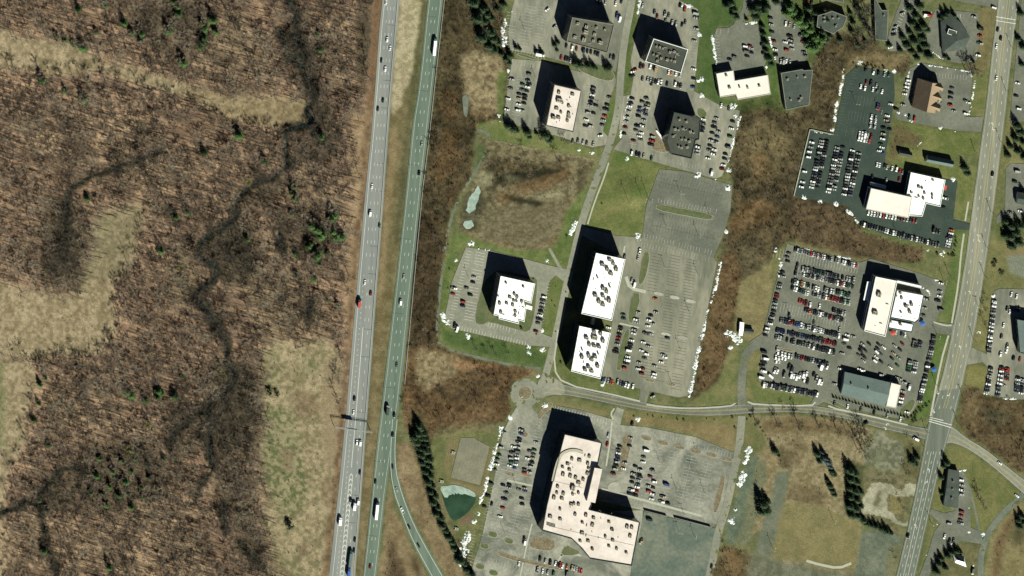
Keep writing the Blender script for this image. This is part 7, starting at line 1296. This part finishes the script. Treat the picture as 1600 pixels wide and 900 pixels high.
# evergreens and bare trees of the eastern half
def many(kind, pts, what, where, group, s=(.85, 1.15)):
    for p in pts: tree(kind, p[0], p[1], (p[2] if len(p) > 2 else 1) * random.uniform(*s), what, where, group)
row = [(652, 676), (656, 684), (650, 690), (660, 692), (655, 700), (663, 702), (658, 710), (664, 716), (659, 722), (667, 726), (664, 736), (671, 742), (668, 752), (675, 758), (672, 768), (679, 774), (676, 784), (683, 792), (681, 802), (688, 808), (690, 820), (696, 828), (700, 838), (706, 846), (709, 856), (716, 864), (718, 874), (725, 880), (728, 890), (736, 896)]
row += [(656, 668), (661, 676), (664, 684), (666, 694), (653, 664), (668, 704), (646, 682), (670, 716), (672, 730)]; many('spruce', [(p[0], p[1], 1.12) for p in row], 'dark spruce', 'in the screen along the slip road', 'spruces screening the slip road')
many('spruce', [(738, 2, 1.5), (745, 28, 1.4), (752, 58, 1.3), (764, 72, 1.3), (772, 78, 1.3), (760, 22, 1.5), (752, 14, 1.4), (766, 50, 1.4), (742, 8), (748, 20), (756, 33, 1.2), (762, 45), (758, 12), (768, 28), (770, 60, 1.2), (778, 66), (750, 48), (783, 84), (790, 92), (776, 14), (786, 6), (796, 86, .8), (795, 98, .7)], 'dark spruce', 'west of the curved northern lot', 'spruces of the northern clump')
many('spruce', [(871, 66, .7), (866, 70, .7), (870, 78, .6), (897, 98, .8), (903, 100, .9), (909, 102, .7), (918, 102, .8), (926, 104, .8), (930, 106, .7), (948, 106, .9), (952, 104, .8), (846, 82, .6), (838, 80, .6), (806, 74, .6), (812, 76, .6)], 'dark small spruce', 'between the olive and pink northern offices', 'small spruces between the northern offices')
many('spruce', [(793, 196, 1), (800, 200, 1.1), (806, 203, .9), (823, 206, 1.1), (827, 214, .8), (838, 208, .5), (851, 210, 1.2), (857, 219, .8), (861, 216, .7)], 'dark spruce', 'south-west of the pink-roofed northern office', 'spruces on the lawn by the wetland')
many('spruce', [(1134, 8), (1141, 4), (1146, 14), (1150, 26, .9), (1144, 22, .8), (1176, 14, 1.1), (1184, 8), (1190, 16, 1.1), (1180, 26, .9), (1196, 10), (1212, 2, 1), (1166, 30, .6)], 'dark spruce', 'at the top of the bright lawn', 'spruces of the northern lawns')
many('pine', [(1232, 10, 1.3), (1238, 18, 1.2), (1228, 20, 1), (1246, 30, 1.4), (1254, 36, 1.3), (1250, 24, 1.1), (1262, 44, 1.2), (1270, 58, 1.4), (1276, 68, 1.5), (1268, 72, 1.4), (1262, 62, 1), (1282, 60, 1.2), (1258, 52, .9), (1284, 56, 1)], 'big bright green pine', 'east of the northern car lot', 'bright pines of the northern edge')
many('spruce', [(1190, 40, .9), (1192, 52, .9), (1195, 66, .9), (1196, 78, 1), (1200, 90, .9), (1205, 100, .7)], 'narrow dark spruce', 'in the row between the two northern lots', 'spruce row between the lots')
many('spruce', [(1424, 36, 1.2), (1430, 24, 1), (1434, 46, 1.1), (1440, 58, 1.2), (1444, 70, 1.1), (1438, 80, .9), (1450, 86, 1.1), (1428, 64, 1.1), (1420, 50, 1), (1416, 70, 1.1), (1410, 58, 1), (1432, 90, .9), (1442, 40, .9), (1424, 80, 1), (1448, 46, .9), (1389, 70, .8), (1406, 78, .8), (1420, 12, .9), (1436, 8, 1)], 'dark spruce', 'in the belt west of the grey pavilion', 'spruces west of the pavilion')
many('dark', [(rr.uniform(1330, 1365), rr.uniform(4, 80)) for _ in range(16)] + [(rr.uniform(1500, 1550), rr.uniform(96, 112)) for _ in range(5)], 'dark leafless tree', 'in the wood between the northern buildings', 'leafless trees of the northern wood')
many('spruce', [(1290, 30, 1), (1330, 48, .8), (1340, 14, .9), (1346, 30, .8), (1356, 44, .8), (1352, 66, .7), (1264, 30, 1.1), (1258, 66, 1), (1312, 62, .8), (1340, 70, .7), (1286, 14, .9), (1262, 12, 1), (1272, 20, 1), (1282, 48, 1.1), (1290, 62, 1), (1296, 56, .9), (1328, 20, .8), (1332, 34, .8)], 'dark spruce', 'around the angular grey building', 'spruces around the angular building')
many('spruce', [(1476, 88, .8), (1482, 92, .6), (1530, 42, .6), (1468, 28, .8), (1474, 24, .8), (1480, 20, .8), (1490, 24, .7), (1520, 96, .5)], 'small dark evergreen', 'around the grey pavilion', 'evergreens around the pavilion')
many('spruce', [(1507, 262, 1.15), (1511, 270, .9)], 'slim dark spruce', 'on the lawn by the avenue', 'slim spruces by the avenue')
many('spruce', [(1578, 352, 1.3), (1584, 362, 1.5), (1576, 368, 1.3), (1588, 376, 1.4), (1580, 384, 1.2), (1592, 352, 1.2), (1570, 345, .9), (1598, 300, 1.2), (1604, 350, 1.2), (1568, 368, .7)], 'big dark spruce', 'on the lawn east of the avenue', 'big spruces east of the avenue')
many('spruce', [(1588, 196, 1), (1594, 206, 1.2), (1586, 216, 1), (1598, 222, 1.1), (1578, 228, .9), (1590, 236, 1.1), (1600, 245, 1), (1596, 100, 1), (1590, 60, .8), (1598, 72, 1), (1594, 20, .9), (1574, 242, .8)], 'dark evergreen', 'beside the north-eastern drive', 'evergreens of the north-eastern edge')
many('shrub', [(1555, 408, 1.7), (1552, 414, 1.5), (1564, 426, 1.5), (1568, 424, 1)], 'round dark bush', 'on the tan lawn east of the avenue', 'bushes east of the avenue', (1, 1.2))
many('spruce', [(1186, 775, 1.2), (1190, 785, 1.4), (1194, 795, 1.3), (1197, 782, 1), (1188, 798, 1.1), (1210, 704, .9), (1216, 711, .6)], 'tall dark spruce', 'beside the overgrown drive', 'spruces by the overgrown drive')
many('blue', [(1282, 716, 1.0), (1288, 714, 1.1), (1292, 720, 1.2), (1296, 728, 1), (1284, 706, .7)], 'pale blue spruce', 'in the tan meadow', 'blue spruces in the meadow')
many('spruce', [(1299, 736, .9), (1302, 740, .8), (1292, 750, .8), (1296, 758, .9), (1300, 766, .8), (1303, 772, .7), (1276, 708, .9), (1280, 720, .8)], 'dark evergreen', 'in the middle of the tan meadow', 'evergreens in the tan meadow')
many('spruce', [(1326, 734, 1.2), (1334, 738, 1), (1328, 748, 1.2), (1338, 752, 1), (1326, 762, 1.2), (1335, 766, 1.1), (1344, 768, .9), (1328, 776, 1.2), (1338, 780, 1), (1327, 790, 1.1), (1336, 794, 1), (1344, 790, .8), (1330, 804, 1), (1340, 806, .8)], 'dark evergreen', 'in the belt beside the concrete pads', 'evergreens beside the concrete pads')
many('spruce', [(1348, 812, .9), (1354, 818, .9), (1361, 820, .9), (1368, 822, .9), (1376, 826, .9), (1384, 829, .9), (1391, 832, .8)], 'dark evergreen', 'in the row south of the concrete pads', 'evergreen row south of the pads')
many('spruce', [(1424, 720, 1), (1429, 724, 1.1), (1432, 714, .8), (1474, 728, .8), (1478, 722, 1), (1470, 745, .7), (1470, 770, .6), (1466, 880, 1), (1470, 872, 1), (1480, 868, .9), (1486, 862, 1), (1476, 886, .9), (1494, 860, .9), (1500, 862, .8), (1462, 892, .9)], 'dark evergreen', 'along the south of the avenue', 'evergreens along the southern avenue')
many('spruce', [(1556, 742 - 240, .1)][:0], '', '', '')
many('spruce', [(1590, 812, .9), (1596, 806, 1), (1600, 816, 1), (1592, 822, .8)], 'dark evergreen', 'at the eastern edge below the side road', 'evergreens below the side road')
hed = [lerp((1302, 620), (1418, 652), i / 23) for i in range(24)]
many('spruce', [(p[0], p[1] + random.uniform(-.6, .6), .34) for p in hed], 'small clipped dark conifer', 'in the hedge south of the slate hall', 'hedge shrubs south of the slate hall')
many('shrub', [(1425, 652, 1.3), (1429, 648, 1.2), (1432, 644, 1.2), (1437, 640, 1.3), (1442, 636, 1.2), (1447, 633, 1.2), (1426, 658, 1.3), (1430, 656, 1.1), (1452, 628, .9)], 'dark shrub', 'around the lawn at the avenue corner', 'shrubs at the avenue corner')
many('shrub', [(1494, 378), (1493, 371), (1492, 384), (1491, 391), (1490, 398), (1464, 396), (1482, 398), (1487, 399)], 'dark shrub', 'beside the last file of the dark dealership', 'shrubs by the avenue verge')
many('shrub', [(1338, 104, .9), (1346, 100, .9), (1350, 102), (1356, 101), (1362, 103), (1368, 104), (1374, 106), (1380, 105), (1333, 98, .8)], 'dark shrub', 'along the north of the dark lot', 'shrubs north of the dark lot')
many('shrub', [(1012, 648, .8), (1020, 650, .7), (990, 650, .8), (1034, 652, .7), (1058, 655, .7), (1068, 656, .7), (1104, 654, .7), (1116, 655, .7), (1144, 652, .8), (1148, 668, .7)], 'tiny dark shrub', 'on the verge south of the boulevard', 'verge shrubs along the boulevard')
many('shrub', [(1180, 664, .7), (1184, 662, .7), (1188, 668, .7), (1192, 674, .7), (1196, 680, .7), (1200, 686, .6), (1167, 655, .8), (1172, 650, .8)], 'small dark shrub', 'in the line beside the southern lane', 'shrub line beside the southern lane')
many('shrub', [(935, 567, .8), (916, 575, .7), (876, 566, .8), (900, 602 - 20, .7), (886, 492 - 20, .6), (884, 456, .6), (868, 448, .6), (862, 470, .6), (867, 478, .6), (700, 382, .7), (702, 420, .6), (700, 450, .6), (833, 435, 1), (814, 512, 1.2), (838, 512 + 10, 1), (868, 518, .6), (885, 368, 1), (940, 318, .8), (1084, 700 - 8, .5)], 'small round bush', 'on the mown lawns around the white offices', 'bushes on the office lawns')
many('dark', [(741, 541, .55), (757, 547, .55), (766, 543, .5), (772, 550, .55), (791, 548, .55)], 'young leafless tree', 'on the bright lawn south of the stepped office', 'young trees south of the stepped office')
many('dark', [(1180, 655, .8), (1213, 658, .9), (1246, 660, .95), (1276, 660, .8), (1291, 664, .7), (1305, 668, .8), (1321, 672, .75), (1332, 676, 1), (1222, 634, .7), (1240, 635, .7), (1179.5, 656, .7), (1213.5, 659, .8), (1246.5, 661, .85), (1276.5, 661.5, .7), (1306, 669, .7)], 'leafless street tree', 'along the boulevard by the tan meadow', 'leafless street trees of the boulevard')
many('dark', [(1340, 668), (1346, 672), (1352, 680, 1.1), (1344, 684), (1350, 692), (1340, 690), (1346, 702), (1338, 700)], 'dark leafless tree', 'in the clump between meadow and rough yard', 'dark trees by the rough yard')
many('dark', [(1540, 465, .6), (1537, 480, .6), (1536, 500, .6), (1541, 512, .5)], 'young leafless tree', 'on the verge beside the eastern lot', 'verge trees by the eastern lot')
many('dark', [(817, 236, .9), (869, 246, 1), (842, 214, .6), (876, 216, .6), (884, 220, .6)], 'tall leafless tree', 'on the lawn above the wetland', 'trees above the wetland')
many('dark', [(1524, 770, .7), (1530, 780, .8), (1526, 762, .6), (1536, 790, .7), (1420, 690, .6), (1414, 735, .8), (1404, 780, .6), (1408, 790, .6), (1396, 868, .6)], 'sprawling leafless tree', 'in the south-eastern grass', 'trees of the south-eastern grass')
# scattered leafless trees of the eastern thickets
ez = []; 
for _ in range(9000):
    u, v = rr.uniform(620, 1598), rr.uniform(2, 898)
    if sample(SCRUB, u, v) > .5 and sample(PAVED, u, v) < .01 and all((u - a) ** 2 + (v - c) ** 2 > 60 for a, c in ez): ez.append((u, v))
    if len(ez) >= 110: break
def ezone(u, v):
    if u < 800: return 'in the scrub belt beside the motorway' if v < 540 else 'in the scrub south of the stepped office'
    if u > 1480: return 'in the thicket beside the avenue'
    if v > 650: return 'in the thicket of the southern meadow'
    return 'in the wood between offices and dealerships'
for u, v in ez: tree('dark' if rr.random() < .7 else 'bare', u, v, rr.uniform(.5, .85), None, None, None)
for o in bpy.data.objects:
    if o.name.startswith('leafless_tree') and o.type == 'EMPTY' and 'label' not in o and not any(o == x[0] for L in POOL.values() for x in L):
        u, v = o.location.x / S + 800, 450 - o.location.y / S; wh = ezone(u, v); o['label'] = f'leafless dark thicket tree {wh}'; o['group'] = 'leafless trees ' + wh
flush_pool()
